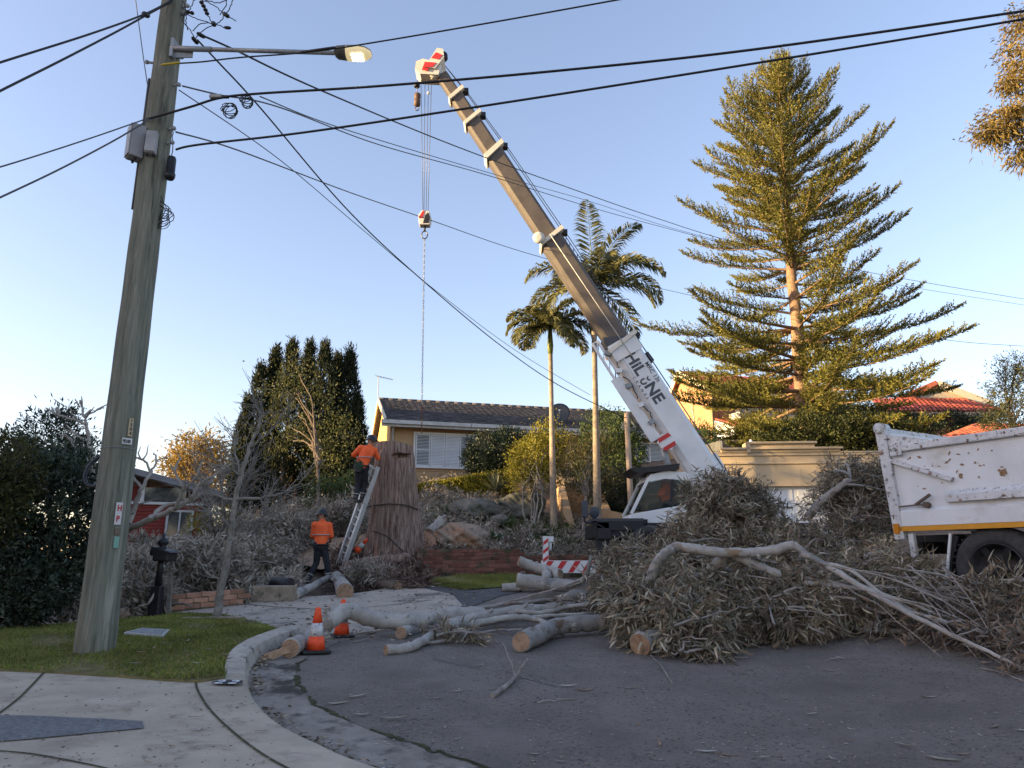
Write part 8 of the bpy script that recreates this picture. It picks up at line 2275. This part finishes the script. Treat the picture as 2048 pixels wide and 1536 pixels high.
L_LITTER = leaf_mat('bark_litter', [(.07, .05, .04), (.13, .085, .065), (.20, .15, .12), (.11, .055, .04)], 0, .9)
brush('bark_litter', 'reddish bark litter at the foot of the stump', [(660, 1105, 860, 1160, .5), (840, 1085, 1060, 1120, .3), (700, 1150, 850, 1180, .2)], 500, 18, .22, .03, L_LITTER, .04, 160, M_REDBARK)
L_GREENUND = leaf_mat('undergrowth', [(.03, .05, .015), (.06, .085, .025), (.10, .12, .04)], .25)
brush('green_undergrowth', 'patchy green undergrowth on the bank', [(860, 1030, 930, 1060, .2), (1010, 1050, 1180, 1110, .6), (420, 1060, 560, 1100, .2)], 200, 22, .13, .04, L_GREENUND, .12, 10)
# leaning twiggy branches with dead leaves on the left slope
for i, (px, py, w_, h_, lab) in enumerate([(300, 1150, 120, 90, 'grey leafy felled branch heap behind the letterbox'), (420, 1140, 130, 110, 'grey leafy felled branch heap behind the sapling'), (510, 1125, 110, 80, 'grey leafy felled branch heap left of the walking worker'), (560, 1060, 130, 60, 'leafy felled branch heap below the cypresses'),
                                           (275, 1195, 90, 60, 'leafy felled branches right of the timber pole base'), (345, 1112, 100, 40, 'leafy felled branches under the cottage window'), (690, 1040, 70, 60, 'brown leafy heap left of the ladder top')]):
    g_ = gp(px, py + h_ / 2); bough(lab, [(W(px, py, g_.y), (w_ * mpp(px, py, g_.y) / 2, .7, h_ * mpp(px, py, g_.y) / 2))], None, 130, 22, .17, .034, L_FELL2, .1, .16, 'brush_heap', 60, grp='brush heaps on the left slope')

# ================================================================== fallen leaves
M_FLEAF = leaf_mat('fallen_leaf', [(.22, .20, .155), (.30, .28, .225), (.36, .34, .29), (.24, .15, .10)], 0, .7)
def leaf_mesh(k):
    r_ = random.Random(k); n = 7; V, F = [], []; bend = r_.uniform(-.35, .35); cup = r_.uniform(.05, .25)
    for i in range(n):
        t = i / (n - 1); w = .5 * .19 * math.sin(math.pi * min(1, t * .95 + .03)) ** .8; y = bend * t * (1 - t); z = .05 + cup * (t - .5) ** 2 * 4 * .3
        V += [(t, y - w, z + .03), (t, y, z), (t, y + w, z + .03)]
    for i in range(n - 1):
        o = i * 3; F += [(o, o + 1, o + 4, o + 3), (o + 1, o + 2, o + 5, o + 4)]
    me = bpy.data.meshes.new('leaf_blade'); me.from_pydata(V, [], F)
    return me
LM = []
for k in range(6):
    me = leaf_mesh(k); c = [(.24, .22, .17), (.32, .30, .245), (.38, .36, .31), (.26, .165, .105), (.20, .18, .13), (.34, .31, .25)][k]
    me.materials.append(plain('fallen_leaf_%s' % 'abcdef'[k], c, .7, scale=40.0, var=.2)); LM.append(me)
def fallen(px, py, l, rz, k, off=0.0, lab=None):
    p = gp(px, py, off); o = bpy.data.objects.new('fallen_leaf', LM[k % 6]); COL.objects.link(o); o.location = p; o.scale = (l, l, l); o.rotation_euler = (rnd.uniform(-.15, .15), rnd.uniform(-.1, .1), rz)
    tag(o, lab or ('fallen gum leaf lying on the dark bitumen' if off == 0 else 'fallen gum leaf lying on the pale footpath' if off < .1 else 'fallen gum leaf lying on the lawn'), 'leaf', 'fallen leaves on the bitumen' if off == 0 else 'fallen leaves on the footpath' if off < .1 else 'fallen leaves on the lawn')
big = [(760, 1442, .17, .2), (950, 1335, .10, .9), (1118, 1375, .13, 0), (1150, 1382, .14, .5), (1245, 1378, .12, -.2), (1480, 1350, .09, .1), (1645, 1343, .12, 0), (1600, 1335, .1, .2), (1390, 1506, .12, .1), (1430, 1510, .12, 0), (1980, 1458, .10, .6), (2030, 1463, .1, 0), (1850, 1518, .15, -.1), (1665, 1522, .07, 1.1), (1060, 1512, .11, .4), (1270, 1453, .07, .8), (860, 1398, .1, 0), (900, 1385, .09, .1), (705, 1432, .12, 0), (1840, 1395, .12, 0), (1612, 1430, .07, 0), (1320, 1495, .09, 1.2), (975, 1380, .08, .3), (690, 1398, .14, .5), (650, 1412, .15, .3), (1010, 1345, .1, .3), (1790, 1490, .11, -.7), (1910, 1510, .08, 0)]
for i, (px, py, l, rz) in enumerate(big): fallen(px, py, l * 1.25, rz + rnd.uniform(-.3, .3), i)
for i in range(70):
    px, py = rnd.uniform(640, 2048), rnd.uniform(1335, 1536)
    if px < 640 + (py - 1335) * 1.7: continue
    fallen(px, py, rnd.uniform(.03, .075), rnd.uniform(0, 6.28), i)
for i in range(34): fallen(rnd.uniform(180, 520), rnd.uniform(1385, 1530), rnd.uniform(.04, .11), rnd.uniform(-.5, .5), i + 3, .095)
for i in range(16): fallen(rnd.uniform(210, 480), rnd.uniform(1262, 1335), rnd.uniform(.08, .16), rnd.uniform(0, 6.28), i, .15)
# specks and gutter debris, too fine to count
def debris():
    P, L = [], []
    for i in range(1100):
        k = rnd.randrange(3, len(KERB_S) - 2); a = KERB_S[k].lerp(KERB_S[min(k + 1, len(KERB_S) - 1)], rnd.random()); d = (KERB_S[k + 1] - KERB_S[k]).normalized(); q = a - Vector((-d.y, d.x, 0)) * (.03 + abs(rnd.gauss(0, .07)))
        if math.sin(k * .9) + rnd.gauss(0, .6) < -.1: continue
        P.append((q.x, q.y, G(q.x, q.y) + .012 + abs(rnd.gauss(0, .012)))); L.append(rnd.uniform(.02, .07))
    for i in range(400):
        p = gp(rnd.uniform(0, 560), rnd.uniform(1365, 1536), .095); P.append((p.x, p.y, p.z + .006)); L.append(rnd.uniform(.01, .035))
    for i in range(700):
        p = gp(rnd.uniform(430, 1050), rnd.uniform(1172, 1285), .06); P.append((p.x, p.y, p.z + .01)); L.append(rnd.uniform(.03, .11))
    P = np.array(P); d = rng.normal(size=(len(P), 3)); d[:, 2] *= .12
    V, F = leaves(P, d, np.array(L), np.array(L) * .28, 0, .2)
    o = mesh_obj('leaf_debris', tri_mesh('leaf_debris', V, F), leaf_mat('debris', [(.07, .052, .036), (.13, .10, .07), (.24, .20, .15), (.38, .34, .27)], 0, .9)); tag(o, 'fine leaf and bark debris in the gutter and on the road', 'debris', kind='stuff')
debris()
def specks():
    P, L = [], []
    for i in range(2600):
        p = gp(rnd.uniform(600, 2048), 1290 + 246 * rnd.random() ** 1.4); P.append((p.x, p.y, p.z + .007)); L.append(.010 + .035 * rnd.random() ** 3)
    P = np.array(P); L = np.array(L); d = rng.normal(size=(len(P), 3)); d[:, 2] *= .08
    s_ = unit(np.cross(unit(d), np.array([[0, 0, 1.0]]))); d = unit(d)
    V = np.stack([P, P + d * L[:, None] * .5 + s_ * L[:, None] * .22, P + d * L[:, None], P + d * L[:, None] * .5 - s_ * L[:, None] * .22], 1).reshape(-1, 3)
    b = (np.arange(len(P)) * 4)[:, None]
    o = mesh_obj('bark_specks', tri_mesh('bark_specks', V, b + np.array([[0, 1, 2, 3]])), leaf_mat('pale_specks', [(.16, .13, .095), (.32, .28, .22), (.50, .46, .38), (.24, .15, .10)], 0, .9)); tag(o, 'pale chips of bark and leaf scattered over the bitumen', 'chips', kind='stuff')
specks()
# thin loose twigs on the road
for i, (a, b, lab) in enumerate([((1075, 1405), (1150, 1398), 'thin dark twig on the bitumen below the forked stick'), ((1300, 1310), (1345, 1368), 'thin twig pointing at the front of the leaf pile'), ((1420, 1322), (1500, 1316), 'long thin twig beside the front leaves'), ((1650, 1322), (1690, 1316), 'short dark twig under the right leaves'), ((1960, 1335), (2046, 1362), 'pale forked twig at the right road edge'), ((760, 1275), (700, 1285), 'twig beside the second cone')]):
    p, q = gp(*a, .012), gp(*b, .012); m = MB(); m.tube(wob([p, p.lerp(q, .5) + Vector((.02, .03, .01)), q], 5, .005), .006, 5); o = m.build('loose_twig', M_GUMTWIG, None, p); tag(o, lab, 'twig', 'loose twigs on the road')
# chalk scratches on the bitumen
M_CHALK = mat('scuffed_paint', (.22, .22, .215), .9, (.10, .10, .105), 60.0, .2)
strip('road_scuff', plan([(865, 1318), (920, 1330), (960, 1338)], .0), .02, .005, M_CHALK); strip('road_scuff', plan([(1025, 1352), (1070, 1362), (1115, 1374)], 0), .02, .005, M_CHALK); strip('road_scuff', plan([(1830, 1366), (1866, 1366)], 0), .03, .005, M_CHALK)
